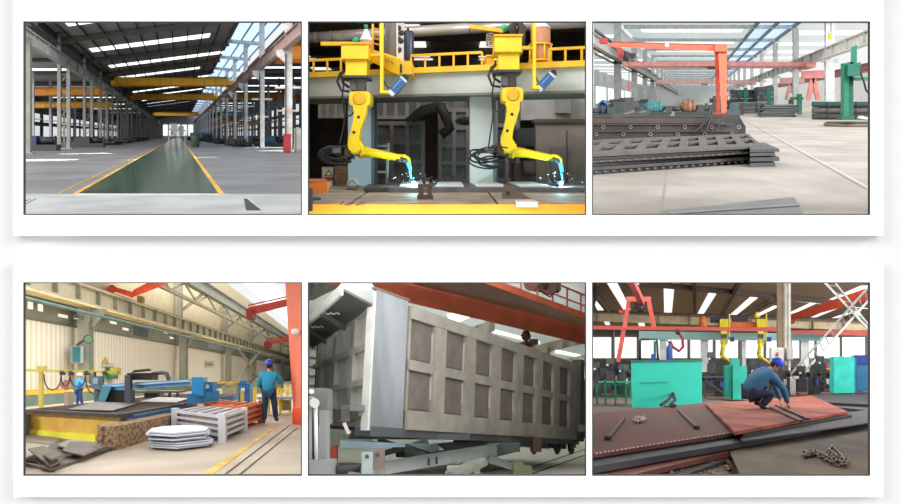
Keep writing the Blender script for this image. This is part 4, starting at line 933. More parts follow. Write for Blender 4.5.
# green column-and-boom welding manipulator, right
y = 44.; zt = lambda v: Q(0, v, y)[2]
GR = mat((22, 124, 96), rough=.45, var=.1)
t = Thing('boom_manipulator', 'tall dark green column and boom machine on a round plinth, right of the pale hall', 'machine', Q(848, 126, y))
t.part('column', MB().pbox(844, 849, 63, 119, y, y + 1), GR); t.part('column_face', MB().pbox(849, 853.5, 62, 119, y + .2, y + 1.1), mat((28, 104, 84)))
t.part('mast_top', MB().hexa([Q(850, 76, y + .2), Q(857, 70, y + .2), Q(857, 70, y + .9), Q(850, 76, y + .9), Q(851, 47, y + .2), Q(857, 45, y + .2), Q(857, 45, y + .9), Q(851, 47, y + .9)]), GR)
t.part('saddle', MB().pbox(848, 860, 64, 76, y - .5, y + .2), mat((30, 110, 88))); t.part('boom', MB().bar(Q(853, 79, y), Q(880, 78.5, y), .3, .25), mat((40, 140, 120)))
t.part('counterweight', MB().slab([Q(851, 64, y - .3), Q(861, 62, y - .3), Q(861, 66, y - .3), Q(855, 72, y - .3)], (0, .3, 0)), GR)
t.part('cable', MB().tube([Q(860, 72, y - .4), Q(864, 82, y - .4), Q(866, 90, y - .4), Q(871, 96, y - .4), Q(880, 94, y - .4)], .08, 6), mat((34, 34, 34)))
t.part('foot', MB().pbox(842, 855, 116, 120, y - .3, y + 1.3), mat((24, 100, 80)))
t.end()
pc = F(849, 122.5)
t = Thing('round_plinth', 'round brown plinth under the green column machine', 'plinth', (pc[0], 46, 0))
t.part('disc', MB().lathe((Q(852, 0, 46)[0], 46, 0), [(2.1, 0), (2.15, .12), (2.1, .24)], 40), mat((120, 104, 90))); t.part('rim', MB().lathe((Q(852, 0, 46)[0], 46, .24), [(2.0, 0), (2.0, .06)], 40), mat((70, 62, 58))); t.end()
one('white_bundle', 'small white bundle lying at the foot of the green column machine', 'bundle', MB().sph(Q(861, 118, 44.6), (.35, .3, .16)).sph(Q(865, 118.6, 44.6), (.3, .25, .14)), mat((220, 220, 216)))
for i in range(10):
    u = 826 + i * 4.8; y = 62 + (i % 3) * 5; a = Q(u, 0, y)[0]
    t = Thing('pipe_bundle', '%s dark goods pile from the left behind the green column machine' % ORD[i], 'pile', (a, y, 0), 'goods behind the green column machine')
    for q in range(3): t.part('pipe', MB().cyl((a - 1.4, y, .35 + q * .62), (a + 1.6, y + .4, .35 + q * .62), .3, n=10), mat([(66, 66, 66), (96, 88, 84), (44, 72, 66)][(i + q) % 3]))
    t.end()
t = Thing('crane_hook', 'yellow crane hook block hanging before the nearest right column', 'hook', Q(831, 38, 60))
t.part('block', MB().pbox(829.5, 832.5, 33, 39, 60, 60.6), mat((220, 196, 40))); t.part('rope', MB().tube([Q(831, 0, 60), Q(831, 33, 60)], .04, 5), mat((90, 90, 80))); t.end()
# ================================================================ HALL 4: plate cutting bay
R = Hall(349, 376, 1.335, XS[0] + YB, (-6, 304.2) + CB)
Q = R.Q; F = R.F
XW = -18.0
struct('floor_cutting', MB().box(-19, 12, 7.6, 300, -.2, 0), mat((176, 160, 140), rough=.65, var=.08, scale=.5, c2=(190, 176, 158)))
struct('floor_aisle', MB().prism([(-.55, 7.7), (3, 7.7), (3, 300), (-.55, 300)], 0, .01), mat((166, 164, 150), rough=.6, var=.06))
# wall at the left
struct('baseboard_kerb', MB().box(-14.2, -14, 18, 80, -.1, .5), mat((104, 128, 120), rough=.7)); struct('trim_kerb_band', MB().box(-14.22, -13.98, 18, 80, .5, .66), mat((226, 180, 50)))
WC = wavemat((222, 214, 200), (240, 234, 222), .55, 'Y', .7, .35)
struct('wall_cutting', MB().box(XW - .3, XW, 20, 300, 0, 15), mat((206, 196, 166), rough=.8, var=.06))
struct('baseboard_cutting', MB().box(XW, XW + .06, 20, 300, 0, .2), mat((92, 116, 108)))
struct('trim_yellow_band', MB().box(XW, XW + .07, 20, 300, .2, .56), mat((222, 176, 44)))
struct('trim_wainscot', MB().box(XW, XW + .05, 20, 300, -.2, .2), mat((92, 116, 108)))
struct('trim_white_cladding', MB().box(XW, XW + .05, 20, 300, .56, 4.55), WC)
struct('trim_upper_band', MB().box(XW, XW + .05, 20, 300, 4.6, 6.0), mat((132, 136, 124), rough=.8, var=.1, scale=.4))
struct('trim_cladding_top', MB().box(XW, XW + .12, 20, 300, 4.5, 4.64), mat((112, 112, 104)))
k = 200
for i, (y, z) in enumerate(((33.5, 5.1), (34.6, 5.1), (37, 5.0), (45, 5.3), (47.5, 5.0), (58, 5.5), (60, 5.1))):
    struct('window_%d' % (k + i), MB().box(XW + .05, XW + .1, y, y + (.5 if i < 2 else 1.2), z, z + (.4 if i < 2 else .18)), emis(.7, (236, 230, 214)))
struct('window_220', MB().box(XW + .05, XW + .1, 76, 86, 4.9, 6.0), mat((150, 168, 180)))
struct('window_221', MB().box(XW + .05, XW + .1, 50, 53.5, 4.75, 5.5), mat((74, 84, 94)))
# columns, runways
CG = mat((172, 172, 160), rough=.6, var=.06); BEAM4 = mat((178, 172, 150), rough=.6, var=.08)
for i in range(12):
    y = 39 + 23 * i
    lab = '%s pale steel column from the near end of the cutting bay wall' % ORD[i] if i < 8 else 'tiny far pale steel column on the cutting bay wall'
    t = Thing('steel_column', lab, 'column', (-17.2, y, 0), 'pale columns along the cutting bay wall')
    t.part('post', MB().hcol(-17.1, y, -.1, 5.95, .75, .8), CG)
    t.part('upper_post', MB().hcol(-17.5, y, 6.0, 12, .5, .6), CG)
    t.part('bracket', MB().hexa([(-17.3, y - .1, 4.5), (-16.7, y - .1, 4.8), (-16.7, y + .1, 4.8), (-17.3, y + .1, 4.5), (-17.3, y - .1, 5.7), (-15.8, y - .1, 5.7), (-15.8, y + .1, 5.7), (-17.3, y + .1, 5.7)]).bar((-16.7, y, 4.6), (-15.8, y, 5.7), .5, .1), CG)
    t.part('conduit', MB().cyl((-16.65, y - .42, 0), (-16.65, y - .42, 4.8), .05, n=6), mat((96, 130, 130)))
    t.end()
t = Thing('runway_beam', 'long cream crane runway beam with stiffeners above the cutting bay wall', 'beam', (-16.8, 30, 6.5))
t.part('girder', MB().ibeam((-16.8, 22, 6.45), (-16.8, 295, 6.45), .8, 1.25, .16), BEAM4)
st = MB()
for q in range(48): st.box(-16.8, -16.42, 28 + 2.9 * q, 28.12 + 2.9 * q, 5.95, 6.95)
t.part('stiffeners', st, mat((150, 146, 128))); t.part('rail', MB().box(-16.85, -16.7, 22, 295, 7.08, 7.22), mat((150, 84, 60)))
t.part('lit_flange', MB().box(-17.3, -16.3, 22, 295, 5.72, 5.82), mat((226, 208, 160))); t.end()  # paler flange: the light falling on it is put into its colour
one('cable_pipe', 'teal grey pipe running under the cream runway beam, cutting bay', 'pipe', MB().cyl((-15.6, 22, 5.1), (-15.6, 295, 5.1), .09, n=8), mat((110, 140, 140)))
t = Thing('upper_truss_beam', 'grey upper runway girder with zigzag bracing high on the cutting bay wall', 'beam', (-15.2, 50, 10.5))
t.part('girder', MB().ibeam((-15.2, 40, 10.6), (-15.2, 295, 10.6), .7, 1.3, .14), mat((150, 152, 146))); t.part('lower_chord', MB().bar((-15.2, 40, 8.6), (-15.2, 295, 8.6), .3), mat((160, 152, 132)))
zz = MB()
for q in range(20):
    y = 42 + q * 9; zz.bar((-15.2, y, 8.7), (-15.2, y + 4.5, 9.9), .16).bar((-15.2, y + 4.5, 9.9), (-15.2, y + 9, 8.7), .16)
t.part('bracing', zz, mat((164, 156, 136)))
for q in range(9):
    y = 39.5 + 23 * q; t.part('strut', MB().bar((-17.4, y, 8.2), (-15.2, y, 9.9), .28), CG)
t.end()
t = Thing('cross_bracing', 'pair of pale crossed braces between the third and fourth columns, cutting bay', 'bracing', (-16.9, 90, 0))
for (a, b) in (((-16.3, 87, .6), (-16.3, 107, 5.3)), ((-16.0, 107, .6), (-16.0, 87, 5.3))): t.part('brace', MB().bar(a, b, .28), CG)
t.end()
# roof lights on the far right top
struct('ceiling_cutting', MB().box(-12, 20, 90, 300, 18.3, 18.5), tmat((190, 196, 198), .45))
for i in range(6):
    struct('window_%d' % (230 + i), MB().box(-11.5, 16, 96 + 26 * i, 106 + 26 * i, 18.15, 18.25), emis(1.2))
    struct('trim_truss_cutting_%d' % i, MB().bar((-12, 92 + 26 * i, 17.6), (16, 92 + 26 * i, 17.6), .3, .9), mat((140, 144, 146)))
struct('window_240', MB().box(-17.6, -12.6, 60, 300, 16.8, 16.95), emis(1.25))
struct('wall_cutting_back', MB().box(-19, 14, 298, 300, -2, 20), mat((204, 200, 190)))
# red overhead cranes
RD = mat((170, 56, 44), rough=.5, var=.1)
def rcrane(pts_l, pts_r, d, hpx, lab, col, y):
    t = Thing('crane_girder', lab, 'crane', Q(*pts_l, y)); yr = y + d
    t.part('girder', MB().hexa([Q(pts_l[0], pts_l[1] + hpx, y), Q(pts_r[0], pts_r[1] + hpx * .9, yr), Q(pts_r[0], pts_r[1] + hpx * .9, yr + 1), Q(pts_l[0], pts_l[1] + hpx, y + 1), Q(*pts_l, y), Q(*pts_r, yr), Q(pts_r[0], pts_r[1], yr + 1), Q(pts_l[0], pts_l[1], y + 1)]), mat(col, rough=.5))
    t.part('end_truck', MB().pbox(pts_l[0] - 2, pts_l[0] + 4, pts_l[1] + 1, pts_l[1] + hpx + 2, y - .6, y + 1.8), mat(tuple(int(v * .85) for v in col)))
    t.part('walk_rail', MB().bar(Q(pts_l[0], pts_l[1] - 2, y + 1), Q(pts_r[0], pts_r[1] - 2, yr + 1), .12), mat(col, rough=.5)); t.end()
rcrane((248, 307.5), (290, 298), 0, 8.5, 'dark red crane girder near the orange post, upper of the two', (168, 56, 46), 60)
rcrane((266, 341), (292, 336.5), 0, 4.5, 'small dark red crane girder below the upper red one, cutting bay', (168, 58, 48), 95)
t = Thing('orange_crane', 'orange crane girder end with a hook on the runway, upper left of the cutting bay', 'crane', Q(130, 296, 44))
t.part('girder', MB().hexa([Q(131, 298, 44), Q(170, 283, 44), Q(170, 283, 45), Q(131, 298, 45), Q(133, 290, 44), Q(165, 274, 44), Q(165, 274, 45), Q(133, 290, 45)]), mat((226, 88, 58)))
t.part('end_truck', MB().hexa([Q(110, 290, 43.5), Q(133, 298, 43.5), Q(133, 298, 45.5), Q(110, 290, 45.5), Q(110, 285.5, 43.5), Q(133, 292, 43.5), Q(133, 292, 45.5), Q(110, 285.5, 45.5)]), mat((214, 80, 54)))
t.part('hook_block', MB().pbox(137, 142, 296, 302, 43.8, 44.4), mat((120, 90, 50))); t.part('wheel', MB().cyl(Q(112, 289, 43.3), Q(112, 289, 43.7), .3), mat((200, 70, 50))); t.end()
# big orange post at the right
t = Thing('orange_post', 'big salmon orange crane leg standing at the right edge of the cutting bay', 'post', Q(297, 424, 17))
SAL = mat((232, 122, 90), rough=.5, var=.05)
t.part('leg', MB().hexa([Q(294, 422, 17), Q(301.3, 424, 16.4), Q(302.3, 420, 17.4), Q(295, 419, 17.8), Q(283.5, 255, 17), Q(302.5, 255, 16.4), Q(304, 255, 17.4), Q(285, 255, 17.8)]), SAL)
t.part('foot', MB().hexa([Q(292.2, 424, 16.8), Q(302.5, 426, 16.2), Q(303, 422, 17.4), Q(293.5, 421, 17.8), Q(292.2, 408.5, 16.8), Q(302.5, 408, 16.2), Q(303, 407, 17.4), Q(293.5, 408, 17.8)]), mat((222, 84, 50)))
a = Q(295.5, 331.8, 16.5); t.part('lamp', MB().sph(a, (.13, .08, .09)), mat((236, 232, 226))); t.part('lamp_bracket', MB().bar((a[0], a[1], a[2]), (a[0] + .2, a[1] + .1, a[2]), .03), BLK); t.end()
# floor markings and rails
y0 = F(206, 474); y1 = F(262, 441)
struct('trim_yellow_line', MB().slab([F(200, 476), F(211, 476), F(276, 428), F(272, 428)], (0, 0, .008)), mat((206, 170, 70), var=.25, scale=2))
for i, (a, b, c, d) in enumerate(((223, 476, 290, 425), (238, 476, 297, 428))):
    t = Thing('floor_rail', ('left' if i == 0 else 'right') + ' dark sunken rail in the aisle floor of the cutting bay', 'rail', F(a, b))
    t.part('groove', MB().slab([F(a - 1.2, b), F(a + 1.2, b), F(c + .5, d), F(c - .3, d)], (0, 0, .008)), mat((84, 70, 58))); t.part('head', MB().slab([F(a - .3, b, .01), F(a + .3, b, .01), F(c + .2, d, .01), F(c, d, .01)], (0, 0, .012)), mat((140, 128, 116), metal=.4)); t.end()
# ---- cutting bed
BZ = .55
t = Thing('cutting_bed', 'long cutting bed with yellow sides and a dark slatted steel top', 'bed', (-6, 13, 0))
Lc = F(37, 411, BZ); Rc = F(117.5, 412.5, BZ)
xr = -4.56; pl = [(Lc[0], Lc[1]), (xr, 11.95), (xr, 26), (-7.6, 26)]
pl = [(-7.3, 13.6), (xr, 11.95), (xr, 26), (-7.3, 26)]
yel = mat((214, 160, 62), rough=.5, var=.12, scale=2, c2=(214, 178, 70))
t.part('front_panel', MB().prism([(-7.3, 13.6), (xr, 11.95), (xr, 12.05), (-7.3, 13.7)], 0, BZ - .03), yel)
t.part('side_panel', MB().prism([(xr - .05, 12.0), (xr, 12.0), (xr, 26), (xr - .05, 26)], 0, .36), mat((206, 168, 60)))
t.part('toe_strip', MB().prism([(-7.2, 13.5), (xr - .6, 12.2), (xr - .6, 12.3), (-7.2, 13.62)], 0, .13), mat((226, 216, 60)))
t.part('side_rail', MB().bar((xr - .02, 12.3, .42), (xr - .02, 26, .42), .06, .1).bar((xr, 12.6, .5), (xr, 26, .5), .1, .04), mat((62, 130, 176)))
t.part('tray', MB().prism(pl, BZ - .12, BZ - .03), mat((60, 50, 46)))
sl = MB()
for q in range(64):
    y = 12.2 + q * .215; xa = -7.25 if y > 13.6 else -7.25 + (13.65 - y) * 1.6; sl.bar((xa, y + .1, BZ), (xr - .08, y, BZ), .05, .05)
t.part('slats', sl, mat((84, 68, 62), var=.3, scale=3), label=None)
t.part('top_rim', MB().bar((-7.3, 13.62, BZ), (xr, 11.98, BZ), .12, .06).bar((xr - .03, 12, BZ), (xr - .03, 26, BZ), .08, .06).bar((-7.3, 13.6, BZ), (-7.3, 26, BZ), .1, .06), mat((66, 58, 54)))
t.end()
one('cut_sheet', 'large dark steel sheet lying on the near half of the cutting bed', 'sheet', MB().slab([F(68, 410, BZ + .04), F(112, 411.3, BZ + .04), F(138, 404, BZ + .04), F(96, 402, BZ + .04)], (0, 0, .02)), mat((88, 74, 72), rough=.4, var=.2))
one('cut_sheet', 'pale grey steel sheet lying on the far half of the cutting bed', 'sheet', MB().slab([F(140, 402, BZ + .04), F(176, 403, BZ + .04), F(190, 398.5, BZ + .04), F(158, 397.5, BZ + .04)], (0, 0, .02)), mat((150, 138, 134), rough=.35, var=.15))
t = Thing('grey_sheet_stack', 'dark grey upright plates left of the yellow bed panel', 'stack', F(30, 434))
t.part('plate', MB().slab([F(18, 437), F(35.5, 434.5), F(35.5, 434.5)[:2] + (.45,), F(18, 437)[:2] + (.5,)], (0, .15, 0)), mat((112, 104, 102))); t.part('plate', MB().slab([F(18, 433), F(33.5, 431), F(33.5, 431)[:2] + (.5,), F(18, 433)[:2] + (.55,)], (0, .1, 0)), mat((90, 86, 86))); t.end()
# ---- blue cutting gantry on the bed
BL = mat((52, 142, 196), rough=.4, var=.08)
yb = 16.2
t = Thing('cutting_gantry', 'blue bridge of the cutting machine spanning the bed with a blue end carriage', 'machine', Q(202, 404, yb))
t.part('bridge', MB().hexa([Q(101, 391, 17.6), Q(190, 385, yb), Q(190, 385, yb + .5), Q(101, 391, 18.2), Q(103, 384.5, 17.6), Q(190, 379, yb), Q(190, 379, yb + .5), Q(103, 384.5, 18.2)]), BL)
t.part('bridge_rail', MB().bar(Q(103, 386.5, 17.5), Q(190, 380.8, yb - .1), .05), mat((170, 196, 206)))
t.part('end_carriage', MB().hexa([Q(187, 404, yb - .3), Q(219.5, 401, yb + .5), Q(219.5, 401, yb + 1.0), Q(187, 404, yb + .3), Q(187, 394, yb - .3), Q(219.5, 390.5, yb + .5), Q(219.5, 390.5, yb + 1.), Q(187, 394, yb + .3)]), mat((50, 136, 186)))
t.part('carriage_tower', MB().pbox(191.5, 203, 377.3, 396, yb - .1, yb + .4), BL); t.part('carriage_cabinet', MB().pbox(203, 213, 382, 393, yb + .3, yb + .8), mat((46, 124, 178))); t.part('dial', MB().cyl(Q(207, 386.5, yb + .26), Q(207, 386.5, yb + .32), .06), mat((226, 226, 216)))
t.part('left_leg', MB().hexa([Q(97, 402, 17.3), Q(105, 402, 17.3), Q(105, 402, 18.2), Q(97, 402, 18.2), Q(103, 386, 17.3), Q(112, 386, 17.3), Q(112, 386, 18.2), Q(103, 386, 18.2)]), mat((84, 150, 160)))
t.part('left_carriage', MB().pbox(100, 124, 390.5, 403, 17.4, 18.3), mat((44, 44, 48)))
t.part('torch_carriage', MB().pbox(127, 151.5, 373, 380, 16.9, 17.5), mat((48, 44, 46))); t.part('carriage_hood', MB().hexa([Q(131, 373, 16.8), Q(151.5, 371, 16.8), Q(151.5, 371, 17.6), Q(131, 373, 17.6), Q(134, 370, 16.8), Q(150, 368.5, 16.8), Q(150, 368.5, 17.6), Q(134, 370, 17.6)]), mat((60, 56, 58)))
t.part('torch_slide', MB().pbox(124.5, 130, 375, 403, 16.7, 16.9), mat((84, 86, 96)))
t.part('cable_arch', MB().tube([Q(152, 374, 17.4), Q(162, 372.5, 17.4), Q(167, 373.5, 17.4), Q(168.5, 379, 17.4), Q(169, 384, 17.4)], .06, 7), mat((120, 116, 108)))
t.end()
# worktable pieces behind the bridge
t = Thing('steel_rack', 'dark low frame rack standing behind the blue bridge', 'rack', Q(150, 400, 21))
t.part('frame', MB().pbox(127, 178, 391, 393, 21, 22), mat((90, 92, 84)))
for u in (130, 144, 156, 168, 176): t.part('leg', MB().pbox(u, u + 1.5, 393, 402, 21, 21.2), mat((60, 62, 60)))
t.part('box', MB().pbox(146, 156, 384, 399, 21.5, 22.5), mat((120, 112, 96))); t.end()
# ---- festoon rail with cable loops
YR = mat((190, 176, 74), rough=.5)
yF = 19.5
t = Thing('festoon_rail', 'yellow festoon rail on posts carrying looped cables along the wall side of the bed', 'rail', Q(40, 409, yF))
t.part('rail', MB().bar(Q(14, 370, yF), Q(118, 372.3, yF), .09), YR); t.part('post', MB().pbox(38.5, 42, 368, 411, yF, yF + .12), YR); t.part('post_head', MB().pbox(36.5, 44, 366, 371, yF - .05, yF + .15), YR); t.part('rail_end', MB().pbox(110, 119, 367.5, 375, yF, yF + .2), YR)
hb = [44, 61, 70, 85.5, 104]
for i in range(4):
    u0, u1 = hb[i], hb[i + 1]; dp = (16, 12, 13, 20)[i]
    t.part('trolley', MB().pbox(u1 - 1.6, u1 + 1.6, 371, 375, yF - .1, yF + .1), mat((60, 58, 60)))
    t.part('cable_loop', MB().tube([Q(u0 + (u1 - u0) * (.5 - .5 * math.cos(math.pi * q / 12)) ** 1, 374 + dp * math.sin(math.pi * q / 12) ** .8, yF) for q in range(13)], .022, 6), mat((60, 46, 44)))
t.end()
# ---- control boxes and lamps on the first column and the wall
t = Thing('control_box', 'teal blue control box mounted on the first pale column', 'box', Q(75, 363, 38.2))
t.part('body', MB().pbox(70.5, 80.3, 346, 363, 37.9, 38.4), mat((170, 190, 190))); t.part('door', MB().pbox(72.5, 79.8, 347, 362, 37.8, 37.9), mat((62, 132, 148))); t.end()
t = Thing('column_lamp', 'round work lamp with green back tilted above the teal control box', 'lamp', Q(84, 342, 37.5))
a = Vector(Q(87.5, 338, 37.3)); t.part('shade', MB().cyl(a + Vector((-.05, .3, .1)), a + Vector((.1, -.1, -.08)), .15, .3, 18), mat((60, 110, 90))); t.part('glass', MB().cyl(a + Vector((.1, -.1, -.08)), a + Vector((.12, -.14, -.1)), .24, .22, 18), mat((120, 150, 130))); t.part('arm', MB().bar(Q(77, 345, 37.8), Q(86, 339, 37.4), .1), mat((70, 70, 66))); t.end()
t = Thing('flood_lamp', 'small flood lamp under the bracket of the first pale column', 'lamp', Q(76, 318, 38)); t.part('housing', MB().pbox(73, 79.5, 315, 319, 37.6, 38.2), mat((96, 100, 100))); t.part('lens', MB().pbox(74, 78.5, 318, 319.2, 37.55, 37.65), mat((210, 210, 200))); t.end()
t = Thing('wall_sign', 'pale sign with a yellow warning triangle on the white cladding', 'sign', Q(106, 367, 48)); xx = XW + .1
c = (xx, 43.6, 0)
def onw(u, v, off=.12): x = XW + off; y = x * 600 / (u - 349); return (x, y, R.h + (376 - v) * y / 600)
t.part('triangle', MB().slab([onw(102.5, 363), onw(108.5, 364), onw(105.5, 357)], (.05, 0, 0)), mat((206, 186, 60)))
t.part('board', MB().slab([onw(102, 366.5, .1), onw(113, 368, .1), onw(113, 363.5, .1), onw(102, 362, .1)], (.03, 0, 0)), mat((196, 200, 184))); t.end()
t = Thing('green_cabinet', 'small green wall cabinet below the warning sign', 'cabinet', onw(109, 378)); t.part('body', MB().slab([onw(106, 379, .1), onw(113, 379, .1), onw(113, 367.5, .1), onw(106, 367, .1)], (.4, 0, 0)), mat((52, 134, 104))); t.part('handle', MB().slab([onw(110, 374, .52), onw(111, 374, .52), onw(111, 371.5, .52), onw(110, 371.5, .52)], (.03, 0, 0)), BLK); t.end()
t = Thing('notice_board', 'small cream notice board high on the cladding before the third column', 'sign', onw(208, 364)); t.part('board', MB().slab([onw(205.5, 367), onw(213.5, 367), onw(213.5, 361.5), onw(205.5, 361)], (.05, 0, 0)), mat((186, 184, 160))); t.part('text_lines', MB().slab([onw(206.5, 364.6, .18), onw(212.5, 364.8, .18), onw(212.5, 363.9, .18), onw(206.5, 363.7, .18)], (.02, 0, 0)), BLK); t.end()
t = Thing('control_pendant', 'grey blue control pendant the far worker reaches for', 'pendant', Q(95, 390, 18.6)); t.part('box', MB().pbox(91.5, 99.3, 376, 389, 18.5, 18.8), mat((92, 116, 140))); t.part('hanger', MB().bar(Q(95, 376, 18.6), Q(95, 372, 18.6), .06), BLK); t.part('screen', MB().pbox(92.8, 98, 378, 384, 18.45, 18.5), mat((150, 170, 180))); t.part('base', MB().pbox(94, 97, 389, 403, 18.6, 18.8), mat((80, 90, 100))); t.end()
t = Thing('gas_bottles', 'pinkish regulators and valves on the wall behind the festoon loops', 'valve', Q(66, 403, 24))
t.part('manifold', MB().pbox(64, 68, 392, 406, 24, 24.5), mat((130, 116, 106))); t.part('wheel', MB().cyl(Q(64, 385, 23.9), Q(64, 385, 24.1), .14), mat((160, 90, 80))); t.part('bracket', MB().pbox(64, 66, 380, 390, 24, 24.2), mat((120, 110, 100))); t.end()
# ---- rust brown bale
one('swarf_bale', 'long granular brown bale of cut scrap beside the yellow bed', 'bale', MB().prism([(-4.5, 10.75), (-4.18, 10.75), (-4.12, 14.6), (-4.5, 14.6)], 0, .43), mat((112, 84, 60), rough=.9, c2=(186, 156, 120), scale=14, bump=.6))
one('swarf_bale', 'short paler bale end at the near left of the brown bale', 'bale', MB().prism([(-4.74, 11.3), (-4.52, 11.0), (-4.52, 11.85), (-4.7, 11.9)], 0, .42), mat((140, 112, 80), rough=.9, c2=(200, 172, 136), scale=14, bump=.6))
# ---- steel stillages
def stillage(N_, L_, R_, h, col, lab, nb, posts=True, colb=None):
    N_, L_, R_ = Vector(N_[:2] + (0,)), Vector(L_[:2] + (0,)), Vector(R_[:2] + (0,)); Bk = L_ + R_ - N_
    t = Thing('steel_stillage', lab, 'stillage', tuple(N_)); c = mat(col, rough=.5, var=.06); cb = mat(colb or col, rough=.6)
    for p in (N_, L_, R_, Bk): t.part('corner_post', MB().box(p.x - .07, p.x + .07, p.y - .1, p.y + .1, 0, h + (.03 if posts else 0)), c)
    z0 = .14
    for q in range(nb):
        z = z0 + (h - z0 - .05) * q / (nb - 1)
        for (a, b) in ((N_, L_), (N_, R_), (L_, Bk), (R_, Bk)):
            t.part('rail', MB().bar((a.x, a.y, z), (b.x, b.y, z), .05, (h - z0) / nb * .52), c if q % 2 == 0 or not colb else c)
    t.part('deck', MB().prism([tuple(N_)[:2], tuple(R_)[:2], tuple(Bk)[:2], tuple(L_)[:2]], .1, .14), cb)
    e = .04
    lo = MB().prism([tuple(N_ * (1 - e) + Bk * e)[:2], tuple(R_ * (1 - e) + L_ * e)[:2], tuple(Bk * (1 - e) + N_ * e)[:2], tuple(L_ * (1 - e) + R_ * e)[:2]], .15, h * .9)
    t.part('contents', lo, mat((150, 136, 124), rough=.6, var=.25, scale=6))
    for k in range(5):
        s = (k + .5) / 5; a = L_ + (N_ - L_) * s; b = Bk + (R_ - Bk) * s; t.part('top_bar', MB().bar((a.x, a.y, h - .03), (b.x, b.y, h - .03), .07, .04), c)
    t.end()
N_ = F(222.5, 442.5); L_ = F(169, 431.5); R_ = F(243.5, 431)
stillage(N_, (-4.02, 13.9, 0), (-2.5, 14.3, 0), .56, (206, 206, 212), 'pale grey steel stillage crate with slatted sides, in front of the orange one', 4)
N2 = F(238, 431); stillage((-2.62, 14.9, 0), (-4.3, 16.9, 0), (-2.5, 17.0, 0), .6, (222, 110, 56), 'orange steel stillage crate behind the pale grey one', 4)
# ---- stack of white sheets
rnd = random.Random(8)
cS = F(178, 447)
for i in range(9):
    dx, dy = rnd.uniform(-.06, .06), rnd.uniform(-.1, .1); s = 1 + rnd.uniform(-.04, .05)
    pts = [(-.58, .12), (-.40, -.42), (.16, -.62), (.6, -.16), (.5, .32), (.24, .7), (-.2, .75), (-.52, .5)]
    one('white_sheet', '%s bluish white cut sheet from the floor in the small stack' % ORD[i], 'sheet', MB().prism([(cS[0] + dx + p[0] * s * .98, cS[1] + dy + p[1] * s * 1.25 + .15) for p in pts], .012 + i * .036, .036 + i * .036), mat((204, 208, 220), rough=.4, var=.06), 'white sheets stacked on the floor')
# ---- scrap plates at the lower left
sc = [('large dark plate with a rounded corner on top of the scrap pile', [F(62, 452, .14), F(83, 457, .1), F(104, 448, .1), F(98, 444, .16), F(70, 443, .18)], (104, 92, 86)),
      ('long dark flat strip along the front of the scrap pile', [F(40, 468, .03), F(50, 471, .03), F(112, 449, .03), F(104, 446, .03)], (84, 72, 60)),
      ('bent dark plate standing up in the scrap pile, left part', [F(40, 455, .05), F(52, 461, .22), F(62, 456, .22), F(50, 450, .05)], (96, 82, 68)),
      ('pale folded offcut at the back of the scrap pile', [F(57, 446, .05), F(66, 449, .1), F(82, 443, .12), F(70, 440, .08)], (150, 142, 130)),
      ('small dark triangular offcut at the far left of the scrap pile', [F(20, 462, .02), F(34, 456, .2), F(38, 464, .05)], (78, 66, 56)),
      ('tilted brown offcut crossing the scrap pile', [F(28, 450, .1), F(50, 468, .06), F(63, 461, .1), F(44, 447, .12)], (112, 96, 80)),
      ('flat dark sheet under the scrap pile', [F(22, 466, 0), F(54, 472, 0), F(106, 452, 0), F(60, 440, 0)], (90, 78, 66))]
for lab, pts, c in sc: one('scrap_plate', lab, 'plate', MB().slab(pts, (0, 0, .025)), mat(c, rough=.6, var=.2, scale=4))
one('floor_sheet', 'broad grey sheet lying flat on the floor between bed and scrap pile', 'sheet', MB().slab([F(14, 441), F(60, 446), F(80, 442), F(36, 435), F(14, 436)], (0, 0, .02)), mat((134, 122, 112), rough=.6))
# ---- yellow posts and blue unit behind the worker
for i, (u, v0, v1, y) in enumerate(((242, 392, 408, 19.5), (254.5, 388, 402, 22), (281, 389, 411, 21), (277, 388, 406, 22.5), (287.5, 386, 405, 24))):
    t = Thing('yellow_bollard', '%s yellow steel post from the left around the standing worker' % ORD[i], 'post', Q(u, v1, y), 'yellow posts around the standing worker')
    t.part('post', MB().pbox(u - 1.6, u + 1.6, v0, v1, y, y + .1), mat((224, 190, 50))); t.part('cap', MB().pbox(u - 2, u + 2, v0 - 1, v0, y - .02, y + .12), mat((200, 164, 40))); t.end()
t = Thing('blue_unit', 'blue machine unit with white panel behind the first yellow post', 'machine', Q(245, 404, 23)); t.part('body', MB().pbox(238.5, 250, 384, 404, 23, 24), mat((44, 100, 150))); t.part('head', MB().pbox(240, 247, 380.5, 384.5, 23, 23.6), mat((50, 110, 160))); t.part('panel', MB().pbox(241, 244.5, 388, 391, 22.9, 23), mat((220, 222, 220))); t.end()
t = Thing('packing_table', 'low yellow framed table behind the standing worker', 'table', Q(265, 417, 20)); t.part('top', MB().pbox(257, 291, 397, 399.5, 20.2, 22), mat((150, 150, 150)))
for u in (259, 268, 279, 289): t.part('leg', MB().pbox(u, u + 1.4, 399, 414, 20.3, 20.5), mat((214, 180, 50)))
t.part('lower_rail', MB().pbox(257, 291, 415, 417, 20.2, 20.4), mat((214, 180, 50))); t.end()
t = Thing('brown_box', 'brown box on the floor right of the standing worker', 'box', Q(285, 411, 20.8)); t.part('body', MB().pbox(282.5, 289, 400.5, 410.5, 19, 19.8), mat((110, 92, 60))); t.part('lid', MB().pbox(282.3, 289.3, 399.8, 401, 18.95, 19.85), mat((126, 106, 72))); t.end()
